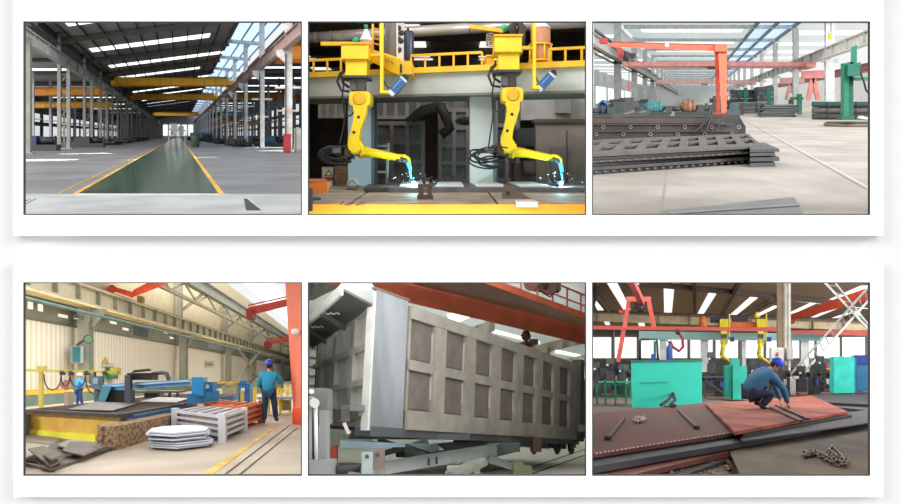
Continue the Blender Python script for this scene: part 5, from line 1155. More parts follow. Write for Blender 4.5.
for i, (u0, u1, v0, y) in enumerate(((222, 236, 383, 40), (252, 264, 378, 46), (268, 281, 380, 50))):
    t = Thing('far_machine', '%s dim machine from the left beyond the blue carriage, cutting bay' % ORD[i], 'machine', Q(u0, 390, y), 'dim machines beyond the blue carriage'); t.part('body', MB().pbox(u0, u1, v0 + 3, 396, y, y + 2), mat((120, 122, 104))); t.part('head', MB().pbox(u0 + 3, u1 - 2, v0, v0 + 3.5, y, y + 1), mat((140, 120, 80))); t.end()
# ================================================================ HALL 5: grey dump body on its chassis
R = Hall(447, 432, 1.0, XS[1] + YB, (305.2, 588.7) + CB)
Q = R.Q; F = R.F; V = Vector
struct('floor_body', MB().box(-40, 60, 7.6, 260, -.2, 0), mat((226, 222, 206), rough=.6, var=.05, scale=.4))
for i, (a, b) in enumerate((((506, 476), (586, 449)), ((520, 478), (590, 453.5)), ((440, 478), (520, 466)))):
    struct('trim_rail_groove_%d' % (i + 1), MB().bar(F(*a), F(*b), .12, .02), mat((104, 100, 92)))
ST1 = mat((154, 149, 140), rough=.55, metal=.15, var=.12, scale=2.5); ST2 = mat((100, 96, 92), rough=.55, metal=.2, var=.12, scale=3); STL = mat((176, 180, 184), rough=.4, metal=.3, var=.1, scale=2); STD = mat((62, 62, 62), rough=.6, var=.15)
nb, nt = V(Q(368.5, 430.5, 10)), V(Q(375.6, 292.9, 10.25)); fb = V(Q(578.7, 441.6, 18.2))
A_ = fb - nb; U_ = nt - nb; bl = V(Q(320, 427, 13.6)); B_ = bl - nb
Nn = V((A_.y, -A_.x, 0)).normalized(); Nb = V((-B_.y, B_.x, 0)).normalized()
if Nb.y > 0: Nb = -Nb
def S(s, t_, o=0.): return nb + A_ * s + U_ * t_ + Nn * o
def SB(s, t_, o=0.): return nb + B_ * s + U_ * t_ + Nb * o
def plateS(fn, s0, s1, t0, t1, o0, o1):
    p = [fn(s0, t0, o1), fn(s1, t0, o1), fn(s1, t0, o0), fn(s0, t0, o0), fn(s0, t1, o1), fn(s1, t1, o1), fn(s1, t1, o0), fn(s0, t1, o0)]
    return MB().hexa(p)
T = Thing('dump_body', 'huge grey steel dump truck body with a grid of recessed side panels', 'truck body', tuple(nb))
# side
T.part('side_sheet', plateS(S, .05, 1, .05, .98, -.04, 0), ST2)
for i in range(7):
    s1 = .178 + .12 * i; s0 = s1 - (.08 if i else .077)
    for j, (t0, t1) in enumerate(((.175, .48), (.57, .885))):
        pn = T.part('recessed_panel', plateS(S, s0 + .002, s1 - .002, t0 + .01, t1 - .01, 0, .012), mat((108, 100, 94), rough=.6, var=.14, scale=3))
        T.part('weld_edge', plateS(S, s1 - .0035, s1 - .0015, t0 + (.0 if j else .1), t1 - (.06 if j else .02), .0, .05), mat((176, 170, 162), rough=.5), parent=pn)
edges = [.094] + [v for i in range(7) for v in (.101 + .12 * i if i == 0 else .098 + .12 * i, .178 + .12 * i)][1:] + [.985]
for i in range(8):
    a = .095 if i == 0 else .178 + .12 * (i - 1); b = .101 if i == 0 else (.098 + .12 * i if i < 7 else .985)
    T.part('upright_rib', plateS(S, a, b, .03, .97, 0, .09 if i else .05), ST1)
for (t0, t1, nm, o) in ((.885, .985, 'top_rail', .1), (.485, .565, 'middle_rail', .075), (.02, .17, 'bottom_rail', .11)):
    T.part(nm, plateS(S, .095, .985, t0, t1, 0, o), ST1)
T.part('lower_lip', plateS(S, .0, .99, -.04, .03, -.3, .05), mat((84, 88, 90), rough=.5))
T.part('corner_post', plateS(S, -.004, .09, 0, 1.02, -.1, .04), mat((128, 132, 136), rough=.5, metal=.2, c2=(158, 164, 170), scale=1.2, stretch=(1, 1, .25)))
T.part('post_cap', plateS(S, -.008, .093, 1.02, 1.035, -.12, .06), mat((110, 92, 88)))
T.part('rear_post', plateS(S, .965, 1.0, 0, 1.05, -.1, .16), mat((92, 90, 86)))
T.part('post_edge', plateS(S, -.009, -.004, 0, 1.0, -.1, .05), mat((206, 206, 202), rough=.4))
# front end wall
T.part('end_sheet', plateS(SB, .02, 1.2, .02, .9, -.05, 0), mat((222, 220, 214), rough=.5, var=.1, scale=3))
for i, s in enumerate((.23, .6, .97)): T.part('end_rib', plateS(SB, s, s + .07, .05, .95, 0, .1), mat((176, 174, 168), rough=.5))
for t0 in (.585, .325, .1, .86): T.part('end_rail', plateS(SB, 0.02, 1.2, t0, t0 + .045, 0, .11), mat((180, 178, 170), rough=.5))
# cab guard
o1, o2 = V(Q(341.7, 290, 9.3)), V(Q(296, 333, 12.6)); a1, a2_ = V(Q(372.4, 306, 10.1)), V(Q(312, 349, 13.8))
T.part('cab_guard', MB().slab([a1, o1, o2, a2_], (0, 0, .04)), mat((92, 90, 88), rough=.55, var=.15))
T.part('guard_cheek', MB().slab([o1, a1, V(Q(377, 291, 10.3)), V(Q(372, 283, 10.3)), V(Q(339, 272, 9.4))], (0, .05, 0)), mat((150, 154, 152), rough=.45))
T.part('guard_lip', MB().bar(o1, o2, .05, .16), mat((200, 200, 194), rough=.4))
for s in (.38, .72):
    p, q = a1.lerp(a2_, s), o1.lerp(o2, s); T.part('guard_rib', MB().bar(p - V((0, 0, .05)), q - V((0, 0, .05)), .05, .1), mat((120, 118, 114)))
wl = MB(); rnd = random.Random(2)
for s in (.35, .68):
    q = o1.lerp(o2, s); wl.tube([q + V((.05 + .05 * k, 0, -.08 - .03 * (k % 2))) for k in range(6)], .012, 5)
T.part('weld_mark', wl, mat((214, 214, 208)))
T.part('far_side_sheet', plateS(lambda s, t, o: nb + B_ * 1.2 + A_ * s + U_ * t + Nn * o, .0, 1, 0, .9, -.04, 0), ST2)
T.part('floor_sheet', MB().hexa([tuple(p) for p in (S(.02, -.01), S(.98, -.01), S(.98, -.01) + B_ * 1.15, S(.02, -.01) + B_ * 1.15, S(.02, .02), S(.98, .02), S(.98, .02) + B_ * 1.15, S(.02, .02) + B_ * 1.15)]), STD)
for s in (.55, .72, .86): T.part('cross_member', MB().hexa([tuple(p) for p in (S(s, -.1), S(s + .04, -.1), S(s + .04, -.1) + B_ * .9, S(s, -.1) + B_ * .9, S(s, -.02), S(s + .04, -.02), S(s + .04, -.02) + B_ * .9, S(s, -.02) + B_ * .9)]), STD)
for (s, c) in ((.68, (66, 44, 40)), (.84, (40, 42, 40)), (.95, (70, 70, 66))):
    T.part('hinge_hook', MB().tube([S(s, -.02, -.1), S(s + .004, -.09, -.1), S(s + .015, -.14, -.1), S(s + .025, -.1, -.1)], .07, 8), mat(c))
T.end()
# ---- hoist, chassis and stands beneath
BG = mat((118, 132, 138), rough=.45, metal=.2, var=.1); DG = mat((70, 80, 84), rough=.5)
T = Thing('subframe', 'long blue grey subframe beam lying under the near corner of the dump body', 'frame', Q(380, 445, 10.4))
T.part('upper_rail', MB().hexa([Q(348, 439, 10.3), Q(470, 440, 12.2), Q(470, 440, 12.6), Q(348, 439, 10.7), Q(352, 430.5, 10.3), Q(470, 433.5, 12.2), Q(470, 433.5, 12.6), Q(352, 430.5, 10.7)]), mat((84, 92, 96), rough=.5))
T.part('tapered_arm', MB().hexa([Q(340, 448.5, 9.6), Q(405, 447, 10.4), Q(405, 447, 10.8), Q(340, 448.5, 10), Q(340, 440.5, 9.6), Q(405, 443.5, 10.4), Q(405, 443.5, 10.8), Q(342, 439, 10)]), mat((132, 150, 158), rough=.4, metal=.2))
T.part('hoist_gusset', MB().slab([Q(405, 443.5, 10.5), Q(436, 444, 11), Q(444, 450, 11), Q(430, 452, 11)], (0, .12, 0)), mat((120, 140, 140)))
T.part('pivot', MB().cyl(Q(435.5, 447.5, 10.8), Q(435.5, 447.5, 11.2), .07), mat((60, 70, 72)))
T.part('cross_link', MB().bar(Q(378, 440, 10.9), Q(425, 455, 10.9), .1).bar(Q(378, 455, 10.9), Q(428, 441, 11), .1), mat((54, 60, 60)))
T.end()
T = Thing('chassis_rail', 'long pale grey chassis rail with oval slots running under the dump body', 'frame', Q(440, 468, 9.6))
c0, c1 = (383, 476, 461), (493, 455.5, 440.5)
T.part('web', MB().hexa([Q(360, 479, 8.9), Q(497, 455.5, 12.2), Q(497, 455.5, 12.5), Q(360, 479, 9.3), Q(360, 466, 8.9), Q(497, 443.5, 12.2), Q(497, 443.5, 12.5), Q(360, 466, 9.3)]), mat((140, 148, 150), rough=.42, metal=.2, var=.1))
T.part('top_flange', MB().hexa([Q(360, 467, 8.8), Q(500, 444.3, 12.1), Q(500, 444.3, 12.6), Q(360, 467, 9.4), Q(360, 465, 8.8), Q(500, 442.6, 12.1), Q(500, 442.6, 12.6), Q(360, 465, 9.4)]), mat((96, 104, 106)))
for (u, v) in ((428.5, 462.5), (436.5, 461)): T.part('slot', MB().pbox(u - 1.2, u + 1.2, v - 4, v + 3, 9.9, 10.02), mat((24, 24, 26)))
T.part('far_rail', MB().hexa([Q(420, 450, 13), Q(500, 444, 14.2), Q(500, 444, 14.5), Q(420, 450, 13.3), Q(420, 445, 13), Q(500, 438, 14.2), Q(500, 438, 14.5), Q(420, 445, 13.3)]), STD)
T.end()
for (u0, u1, v0, v1, y, col, nm, lab) in ((361.5, 372.5, 452.5, 478, 8.7, (156, 166, 168), 'pale_block', 'pale steel block at the near end of the chassis rail'), (372.8, 382.5, 451, 470, 8.75, (122, 104, 100), 'brown_block', 'rusty brown steel block beside the pale block under the body')):
    T = Thing(nm, lab, 'block', Q(u0, v1, y)); T.part('block', MB().pbox(u0, u1, v0, v1, y, y + .35), mat(col, rough=.5, var=.15)); T.part('bolt', MB().cyl(Q((u0 + u1) / 2, v0 + 4, y - .02), Q((u0 + u1) / 2, v0 + 4, y), .03), STD); T.end()
T = Thing('axle_stand', 'dark olive hydraulic axle pieces under the middle of the chassis', 'stand', Q(480, 470, 11.6))
T.part('bracket', MB().pbox(488, 520, 443, 452, 12.6, 13.2), mat((66, 74, 74))); T.part('brown_shoe', MB().pbox(533, 541.5, 437.5, 452, 14.2, 14.7), mat((70, 46, 42))); T.part('jack', MB().pbox(513.5, 524, 463, 476, 11.2, 11.8).pbox(524, 532, 466, 476, 11.2, 11.8), mat((84, 88, 66))); T.part('spring', MB().slab([Q(485, 462, 11.8), Q(512, 470, 11.4), Q(513, 464, 11.4), Q(492, 455, 11.8)], (0, .4, 0)), mat((92, 98, 94))); T.part('leaf', MB().bar(Q(447, 478, 9.4), Q(476, 468, 9.8), .12, .06).bar(Q(453, 475, 9.6), Q(480, 462, 10.3), .3, .1), mat((110, 112, 104))); T.part('shackle', MB().pbox(447, 461, 466, 474, 9.9, 10.1).pbox(474, 480, 464, 476, 10.2, 10.4), mat((150, 152, 146))); T.end()
T = Thing('dark_stand', 'dark steel trestle under the body left of the axle pieces', 'stand', Q(470, 462, 13)); T.part('beam', MB().bar(Q(400, 452, 12.2), Q(530, 441, 15), .3, .22), STD); T.part('knee', MB().slab([Q(492, 445, 13), Q(518, 445, 13.4), Q(516, 452, 13.4), Q(492, 458, 13)], (0, .2, 0)), mat((78, 86, 86))); T.end()
# left hydraulic column
T = Thing('lifting_column', 'grey lifting column with vertical bars at the left edge, below the cab guard', 'column', Q(318, 474, 8.6))
T.part('head', MB().pbox(306, 327.5, 388, 424, 8.9, 9.3), mat((112, 110, 110), rough=.5)); T.part('leg', MB().pbox(306, 312, 396, 470, 8.7, 8.9), mat((150, 150, 150))); T.part('leg', MB().pbox(319, 326, 410, 472, 8.7, 9.0), mat((130, 130, 130)))
T.part('rod', MB().cyl(Q(315.5, 405, 8.7), Q(316.5, 462, 8.7), .03), mat((206, 206, 206), rough=.3)); T.part('knuckle', MB().cyl(Q(314.5, 403, 8.6), Q(314.5, 403, 8.8), .07), mat((196, 196, 192))); T.part('foot', MB().pbox(306, 330, 460, 479, 8.55, 9.1), mat((140, 142, 142), rough=.5)); T.part('bolt', MB().cyl(Q(311.5, 391.5, 8.82), Q(311.5, 391.5, 8.9), .04), mat((214, 210, 206))); T.end()
T = Thing('tow_beam', 'dull brown cross beam jutting left under the end wall of the dump body', 'beam', Q(345, 420, 10.6)); T.part('bar', MB().hexa([Q(329, 421, 10.9), Q(366, 419, 10.1), Q(366, 419, 10.5), Q(329, 421, 11.3), Q(329, 409, 10.9), Q(366, 409, 10.1), Q(366, 409, 10.5), Q(329, 409, 11.3)]), mat((96, 92, 76))); T.part('plate', MB().pbox(341, 350, 404.5, 421, 10.0, 10.1), mat((96, 96, 98))); T.part('plate_two', MB().pbox(350, 364, 405, 411, 9.9, 10.0), mat((120, 118, 116))); T.end()
T = Thing('red_jack', 'small red jack with pale handle on the floor behind the lifting column', 'jack', Q(334, 458, 11)); T.part('body', MB().pbox(331.5, 336, 446, 462, 10.6, 10.8), mat((196, 84, 74))); T.part('handle', MB().bar(Q(344, 423, 9.6), Q(349, 434, 9.6), .05), mat((226, 206, 200))); T.part('box', MB().pbox(324, 332, 449, 461, 11, 11.4), mat((176, 140, 90))); T.end()
T = Thing('tyre', 'black rubber tyre lying under the left end of the chassis', 'tyre', Q(340, 472, 9.4)); a = Q(345, 476, 9.4); T.part('rubber', MB().lathe(a, [(.2, 0), (.42, .02), (.45, .1), (.42, .18), (.2, .2)], 24), mat((40, 40, 40))); T.part('cover', MB().slab([Q(324, 474, 9.1), Q(344, 470, 9.0), Q(362, 474, 8.9), Q(362, 480, 8.9), Q(324, 480, 9)], (0, .3, 0)), mat((136, 134, 128))); T.end()
# ---- orange overhead crane above
ORA = mat((228, 120, 84), rough=.5, var=.08)
T = Thing('overhead_crane', 'big orange overhead crane girder with railed walkway crossing above the dump body', 'crane', Q(450, 300, 20))
T.part('girder', MB().hexa([Q(296, 276, 16), Q(600, 348, 24), Q(600, 348, 25.2), Q(296, 276, 17.2), Q(296, 255, 16), Q(600, 329.5, 24), Q(600, 329.5, 25.2), Q(296, 255, 17.2)]), ORA)
T.part('walkway_plate', MB().slab([Q(296, 255.5, 15.9), Q(600, 330, 23.8), Q(600, 323.5, 20.5), Q(296, 214, 12.4)], (0, 0, .05)), mat((206, 158, 136), rough=.5, var=.08))
e0, e1 = V(Q(296, 214, 12.4)), V(Q(600, 323.5, 20.5))
T.part('kick_plate', MB().bar(e0 + V((0, 0, .06)), e1 + V((0, 0, .06)), .06, .2), mat((232, 120, 84)))
for i in range(15):
    p = e0.lerp(e1, (i + .5) / 15); T.part('stanchion', MB().bar(p, p + V((0, 0, .75)), .05), mat((226, 110, 84)))
T.part('handrail', MB().bar(e0 + V((0, 0, .75)), e1 + V((0, 0, .75)), .05), mat((226, 130, 104))); T.part('middle_rail', MB().bar(e0 + V((0, 0, .4)), e1 + V((0, 0, .4)), .04), mat((226, 130, 104)))
gr = T.part('hoist_gear', MB().cyl(V(Q(531, 282, 18)), V(Q(541, 284, 18.5)), .26).cyl(V(Q(549, 288, 18.4)), V(Q(549, 288, 18.8)), .22).box(*[c for pair in ((Q(553, 0, 18.6)[0], Q(561, 0, 18.6)[0]), (18.6, 19), (Q(0, 290, 18.6)[2], Q(0, 280, 18.6)[2])) for c in pair]), mat((120, 96, 90)))
T.part('hanging_cable', MB().tube([Q(540, 280, 17.6), Q(543, 293, 17.6), Q(550, 297, 17.6), Q(556, 290, 17.6), Q(558, 280, 17.6)], .03, 5), mat((90, 60, 56)))
T.end()
T = Thing('crane_hook', 'dark brass hook block hanging on ropes below the orange crane girder', 'hook', Q(526, 340, 22))
T.part('block', MB().lathe(Q(526, 341, 22), [(.06, 0), (.16, .08), (.18, .2), (.12, .34), (.05, .38)], 14), mat((96, 74, 48)))
for du in (-2.5, 0, 2.5): T.part('rope', MB().cyl(Q(526 + du, 332, 22), Q(526 + du, 312, 22), .015, n=5), mat((150, 90, 90)))
T.part('hook', MB().tube([Q(526, 341, 22), Q(526, 344, 22), Q(529, 346, 22), Q(531, 343, 22)], .05, 6), mat((80, 66, 50))); T.end()
T = Thing('red_trolley', 'faded red trolley beam behind the hook, above the dump body', 'trolley', Q(515, 346, 26)); T.part('beam', MB().bar(Q(505, 348.5, 26), Q(536, 342, 27), .3, .25), mat((196, 90, 90))); T.part('motor', MB().pbox(530, 537, 339, 344, 26, 27), mat((110, 84, 60))); T.end()
T = Thing('runway_beam', 'cream ribbed runway beam crossing behind the far top corner of the dump body', 'beam', Q(550, 350, 28))
T.part('girder', MB().hexa([Q(508, 361, 30), Q(600, 340, 26), Q(600, 340, 27), Q(508, 361, 31), Q(508, 352.5, 30), Q(600, 329.5, 26), Q(600, 329.5, 27), Q(508, 352.5, 31)]), mat((206, 198, 180)))
for u in (520, 534, 548, 563, 578): T.part('stiffener', MB().pbox(u, u + 1.2, 352.5 - (u - 508) * .25 + .8, 360 - (u - 508) * .235, 26.9 + (578 - u) * .043 - .5, 27.1 + (578 - u) * .043), mat((176, 168, 150)))
T.end()
for i, (u, v0, v1, y, w_) in enumerate(((489, 322, 345, 34, 4), (548.5, 352, 366, 34, 3))):
    T = Thing('hall_column', ('left' if i == 0 else 'right') + ' cream hall column seen above the dump body', 'column', Q(u, v1, y)); T.part('shaft', MB().hcol(Q(u, 0, y)[0], y, 0, Q(u, v0, y)[2], w_ * y / 600, w_ * y / 600), mat((206, 198, 180))); T.part('cap', MB().pbox(u - 3.5, u + 3.5, v0 - 1.5, v0, y - .3, y + .5), mat((190, 182, 166))); T.end()
# roof and walls of the hall
struct('ceiling_body', MB().hexa([Q(280, 200, 14), Q(620, 200, 14), Q(620, 395, 110), Q(280, 395, 110)] + [tuple(V(p) + V((0, 0, .3))) for p in (Q(280, 200, 14), Q(620, 200, 14), Q(620, 395, 110), Q(280, 395, 110))]), tmat((200, 204, 202), .5))
def rl(u, v): # on roof plane
    p0, p1 = V(Q(280, 200, 14)), V(Q(280, 395, 110)); n = V((0, -(p1.z - p0.z), (p1.y - p0.y))); d = V(((u - 447) / 600, 1, (432 - v) / 600)); e = V((0, 0, 1.0))
    k_ = n.dot(p0 - e) / n.dot(d); return e + d * k_ - V((0, 0, .08))
for i, q in enumerate((((404, 311), (447, 319), (447, 321), (404, 314)), ((436, 325), (452, 317), (456, 320), (442, 328)), ((480, 325), (540, 341), (540, 343.5), (480, 328)), ((555, 349), (588, 356), (588, 358), (555, 352)), ((560, 372), (588, 366), (588, 384), (575, 380)), ((309, 290), (322, 281), (326, 283), (309, 298)), ((447, 314), (462, 309), (474, 314), (452, 324)))):
    struct('window_%d' % (300 + i), MB().slab([rl(*p) for p in q], (0, 0, .05)), emis(1.05, (255, 250, 240)))
for i, q in enumerate((((309, 283), (345, 262)), ((455, 333), (492, 318)), ((468, 337), (520, 341)), ((540, 365), (588, 352)), ((480, 322), (500, 345)))):
    struct('trim_rafter_body_%d' % i, MB().bar(rl(*q[0]) - V((0, 0, .3)), rl(*q[1]) - V((0, 0, .3)), .3, .5), mat((206, 204, 190)))
struct('wall_body_left', MB().slab([Q(300, 500, 30), Q(372, 500, 60), Q(372, 300, 60), Q(300, 250, 30)], (0, .5, 0)), mat((170, 172, 160)))
for i in range(9):
    struct('trim_louvre_%d' % i, MB().bar(Q(300, 352 + i * 9.5, 29), Q(327, 355.5 + i * 8.8, 36), .1, .35), mat((220, 220, 214)))
struct('wall_body_back', MB().box(-50, 90, 115, 116, -1, 60), mat((196, 196, 186)))
struct('window_320', MB().pbox(574, 592, 350, 384, 110, 111), emis(1.05))
T = Thing('dark_machine', 'dark machine standing beyond the far end of the dump body', 'machine', Q(584, 440, 24)); T.part('body', MB().pbox(579.5, 592, 379, 438, 21, 22), mat((62, 62, 62))); T.part('panel', MB().pbox(580.5, 590, 384, 404, 20.9, 21), mat((84, 86, 84))); T.end()
T = Thing('rear_latch', 'small round latch gear hanging at the far bottom corner of the dump body', 'latch', Q(580, 446, 18)); T.part('wheel', MB().cyl(Q(581, 428, 17.6), Q(581, 428, 17.9), .12), mat((110, 110, 106))); T.part('link', MB().bar(Q(581, 428, 17.8), Q(573, 447, 17.8), .09), mat((60, 60, 58))); T.part('foot', MB().pbox(570, 576, 443, 448, 17.7, 17.9), mat((70, 70, 66))); T.end()
# ================================================================ HALL 6: red plate yard with crouching worker
R = Hall(667, 374, 1.6, XS[2] + YB, (589.7, 905) + CB)
Q = R.Q; F = R.F; V = Vector
struct('floor_yard', MB().box(-40, 60, 7.6, 200, -.2, 0), mat((74, 60, 50), rough=.75, var=.3, scale=1.2, c2=(98, 84, 72)))
RED = mat((98, 40, 32), rough=.8, var=.16, scale=1.6, c2=(74, 48, 44), stretch=(1, .35, 1), detail=7); RED2 = mat((118, 42, 32), rough=.8, var=.12, scale=1.2, c2=(156, 74, 46), stretch=(1, .35, 1), detail=7); EDG = mat((44, 40, 40), rough=.7, var=.2); BRN = mat((58, 46, 34), rough=.75, c2=(92, 76, 50), scale=1.0, stretch=(1, .35, 1), detail=7)
def pl(name, lab, px, z, th, m, group=None):
    return one(name, lab, 'plate', MB().prism([F(u, v, z + th)[:2] for u, v in px], z, z + th), m, group)
# left layered plates
pl('steel_plate', 'long dark plate at the bottom of the left stack, resting on the dirt', [(560, 520), (570, 430), (760, 415), (748, 452)], 0, .07, EDG)
pl('steel_plate', 'second dark red plate up in the left stack, rusty edge', [(560, 492), (560, 430), (770, 408), (752, 446)], .1, .08, mat((104, 58, 48), rough=.5, var=.2))
pl('steel_plate', 'grey middle plate in the left stack, scuffed white along its edge', [(560, 472), (560, 425), (808, 407), (822, 428), (742, 442)], .21, .1, mat((52, 52, 56), rough=.7, var=.2, scale=2))
pl('steel_plate', 'broad red brown top plate on the left, carrying rods and hooks', [(560, 458.5), (560, 416.5), (705, 402.8), (737, 432.6)], .34, .07, RED)
wm = MB(); rnd = random.Random(4)
for k in range(34):
    u = 596 + k * 4.1; v = 454.0 - (u - 593) * .158; p = F(u, v, .42); q = F(u + rnd.uniform(1, 2.4), v - .3, .42); wm.bar(p, q, .015, .015)
one('chalk_marks', 'broken white chalk line along the front edge of the red brown top plate', 'marks', wm, mat((190, 176, 160)), kind='stuff')
# right red plate
pl('steel_plate', 'bright rust red plate the worker crouches on', [(734.5, 431.5), (705.5, 403.6), (812, 395.6), (848, 411.5)], .44, .07, RED2)
pl('steel_plate', 'dark plate directly under the bright rust red plate', [(743, 434), (714, 407), (812, 399), (852, 415)], .36, .06, EDG)
pl('steel_plate', 'long slate plate sticking out right under the rust red plate', [(742, 441), (735, 428), (880, 408), (900, 416), (860, 424)], .325, .03, mat((50, 50, 54), rough=.7, var=.2, scale=2))
# right dark stack
for i, (dz, px, c, lab) in enumerate(((0, [(830, 409), (822, 398), (900, 398), (900, 420)], (52, 48, 48), 'lowest dark plate of the stack at the right edge'), (.12, [(824, 406), (815, 396), (900, 394), (900, 413)], (64, 60, 62), 'middle dark plate of the stack at the right edge'), (.24, [(822, 402), (812, 394.5), (900, 391), (900, 406)], (48, 46, 50), 'upper dark plate of the stack at the right edge'))):
    pl('dark_plate', lab, px, dz, .09, mat(c, rough=.7, var=.15), 'dark plates at the right edge')
pl('red_floor_plate', 'red plate lying behind the dark right stack', [(800, 396), (796, 391.5), (900, 386.5), (900, 395)], .05, .06, mat((124, 66, 56)))
# front right plate
pl('front_plate', 'large olive brown plate lying in the front right corner', [(752, 500), (728, 447.5), (880, 420), (930, 500)], .12, .06, BRN)
pl('front_plate', 'narrow shiny dark strip behind the olive brown plate', [(742, 449), (730, 444), (842, 424), (862, 424)], .075, .04, mat((44, 44, 48), rough=.3))
pl('red_strip', 'long red brown strip in the dirt at the bottom left', [(593, 480), (600, 474), (745, 447), (735, 455)], .075, .04, mat((92, 50, 40), rough=.6))
# rubble in the dirt
rb = MB(); rnd = random.Random(9)
for k in range(150):
    u, v = rnd.uniform(655, 735), rnd.uniform(455, 478)
    if v < 478 - (u - 655) * .25: continue
    p = F(u, v); s = rnd.uniform(.02, .07); rb.bar(p, (p[0] + rnd.uniform(-.12, .12), p[1] + rnd.uniform(-.15, .15), rnd.uniform(0, .08)), s, s * .6)
one('dirt_rubble', 'rusty chips and rubble on the dirt floor left of the olive plate', 'rubble', rb, mat((120, 92, 66), var=.4, scale=6), kind='stuff')
# rods, hooks, chains
for i, (a, b, z, lab) in enumerate((((608, 438), (624, 418.5), .42, 'left dark steel rod lying on the red brown plate'), ((678, 409.5), (697, 427.5), .42, 'right dark steel rod lying on the red brown plate, nearer the rust red plate'))):
    T = Thing('steel_rod', lab, 'rod', F(*a, z)); T.part('bar', MB().bar(F(*a, z + .03), F(*b, z + .03), .07, .05), mat((60, 40, 36))); e_ = F(*(a if i == 0 else b), z + .03); T.part('eye', MB().cyl((e_[0], e_[1], z + .005), (e_[0], e_[1], z + .08), .07), mat((46, 34, 32))); T.end()
for i, (a, b) in enumerate((((769, 407), (801, 421), ), ((776, 405), (808, 419)))):
    one('marking_bar', ('nearer' if i == 0 else 'farther') + ' long dark bar lying on the rust red plate by the worker', 'bar', MB().bar(F(*a, .54), F(*b, .54), .08, .05), mat((56, 34, 30)))
def chain(name, lab, path, r, m, sq=1.0):
    T = Thing(name, lab, 'chain', path[0]); p = [V(q) for q in path]
    pts = []
    for i in range(len(p) - 1):
        L = (p[i + 1] - p[i]).length; n = max(1, int(L / (r * 3.2)))
        for k in range(n): pts.append((p[i].lerp(p[i + 1], (k + .5) / n), (p[i + 1] - p[i]).normalized()))
    for i, (c, d) in enumerate(pts[:90]):
        s = d.cross(V((0, 0, 1))).normalized() if i % 2 == 0 else V((0, 0, 1)); T.part('link', MB().tube([c + d * r * 2.2 * math.cos(a / 4 * math.pi) + s * r * 1.2 * math.sin(a / 4 * math.pi) + V((0, 0, r * 1.4)) for a in range(9)], r * .42, 5), m)
    T.end()
cm = mat((92, 78, 66), rough=.35, metal=.5, var=.4, scale=8); rnd = random.Random(12)
def scribble(u0, u1, v0, v1, n, z, hump=.0):
    return [F(rnd.uniform(u0, u1), rnd.uniform(v0, v1), z) for _ in range(n)]
z = .18
chain('lifting_chain', 'dark lifting chain heaped on the olive brown plate, left coil', scribble(803, 822, 453, 459, 9, z), .035, cm)
chain('lifting_chain', 'dark lifting chain crossing to the right coil on the olive brown plate', [F(818, 457, z), F(826, 461, z), F(834, 466, z), F(843, 468, z), F(846, 461, z), F(840, 464, z), F(829, 455, z), F(832, 451, z), F(838, 457, z), F(845, 466, z)], .04, cm)
chain('hook_chain', 'small pale chain hooks lying mid way on the red brown plate', [F(634, 422.5, .42), F(638, 420.5, .42), F(641, 423, .42), F(644, 420.5, .42), F(636, 424, .42)], .045, mat((150, 136, 128), metal=.4, rough=.4))
chain('sling_chain', 'dark sling chain heaped before the large turquoise board', [F(661, 407, .42), F(668, 402, .42), F(673, 395, .6), F(675, 402, .42), F(670, 407, .42), F(676, 408, .42), F(664, 408.5, .42)], .055, mat((48, 40, 40), metal=.3))
# ---- turquoise board and cabinets
TQ = mat((50, 196, 172), rough=.55, var=.05, scale=.4)
y = 28.4; a = Q(631.5, 407.5, y)
T = Thing('turquoise_board', 'large turquoise steel screen standing behind the red plates', 'board', (a[0], y, 0))
T.part('sheet', MB().hexa([Q(632, 410, y), Q(702, 403.5, y + .2), Q(702, 403.5, y + .9), Q(632, 410, y + .7), Q(631, 361.5, y), Q(702, 360.5, y + .2), Q(702, 360.5, y + .9), Q(631, 361.5, y + .7)]), TQ)
T.part('top_edge', MB().bar(Q(630.5, 361.2, y - .02), Q(702.5, 360.2, y + .2), .1, .08), mat((60, 110, 96))); T.part('seam_line', MB().bar(Q(640, 383, y - .02), Q(668, 382, y + .02), .02, .03), mat((40, 140, 124)))
T.end()
y = 36
T = Thing('turquoise_cabinet', 'turquoise cabinet with lighter door left of the crouching worker', 'cabinet', Q(736, 398, y))
T.part('side', MB().pbox(725.5, 734, 365.5, 398, y, y + 1.2), mat((34, 140, 122))); T.part('front', MB().pbox(733, 747, 366, 399.5, y - .3, y + 1), mat((44, 170, 148))); T.part('upper_box', MB().pbox(731, 740, 358.5, 366, y, y + .8), mat((40, 150, 132))); T.end()
T = Thing('turquoise_cabinet', 'bright turquoise cabinet far right beyond the X brace', 'cabinet', Q(845, 392, 38)); T.part('body', MB().pbox(834, 854.5, 356.5, 393, 38, 39), mat((52, 198, 180))); T.part('side', MB().pbox(854.5, 856.5, 358, 392, 38.2, 39), mat((36, 120, 150))); T.end()
T = Thing('blue_cabinet', 'deep blue teal cabinet at the right edge, beside the bright one', 'cabinet', Q(862, 392, 40)); T.part('body', MB().pbox(857, 873, 360, 391, 40, 41), mat((40, 110, 150))); T.part('upper', MB().pbox(856, 873, 355, 364, 39.9, 40.9), mat((40, 60, 140))); T.end()
# green racks at the left
T = Thing('green_rack', 'dark green tubular rack at the left edge of the plate yard', 'rack', Q(612, 409, 31)); g = mat((46, 122, 92))
for (u, v0, v1) in ((604.5, 381, 411), (614.5, 381, 411), (596, 384, 408), (625, 384, 408)): T.part('upright', MB().pbox(u, u + 1.6, v0, v1, 31, 31.15), g)
for (v) in (384, 395, 405): T.part('cross_bar', MB().pbox(597, 631, v, v + 2.2, 31.1, 31.25), g)
T.part('top_sheet', MB().pbox(598, 631, 381.5, 383, 31, 32), mat((60, 150, 116))); T.part('stored_boxes', MB().pbox(617, 630, 386, 396, 31.6, 32.4), mat((48, 84, 70))); T.end()
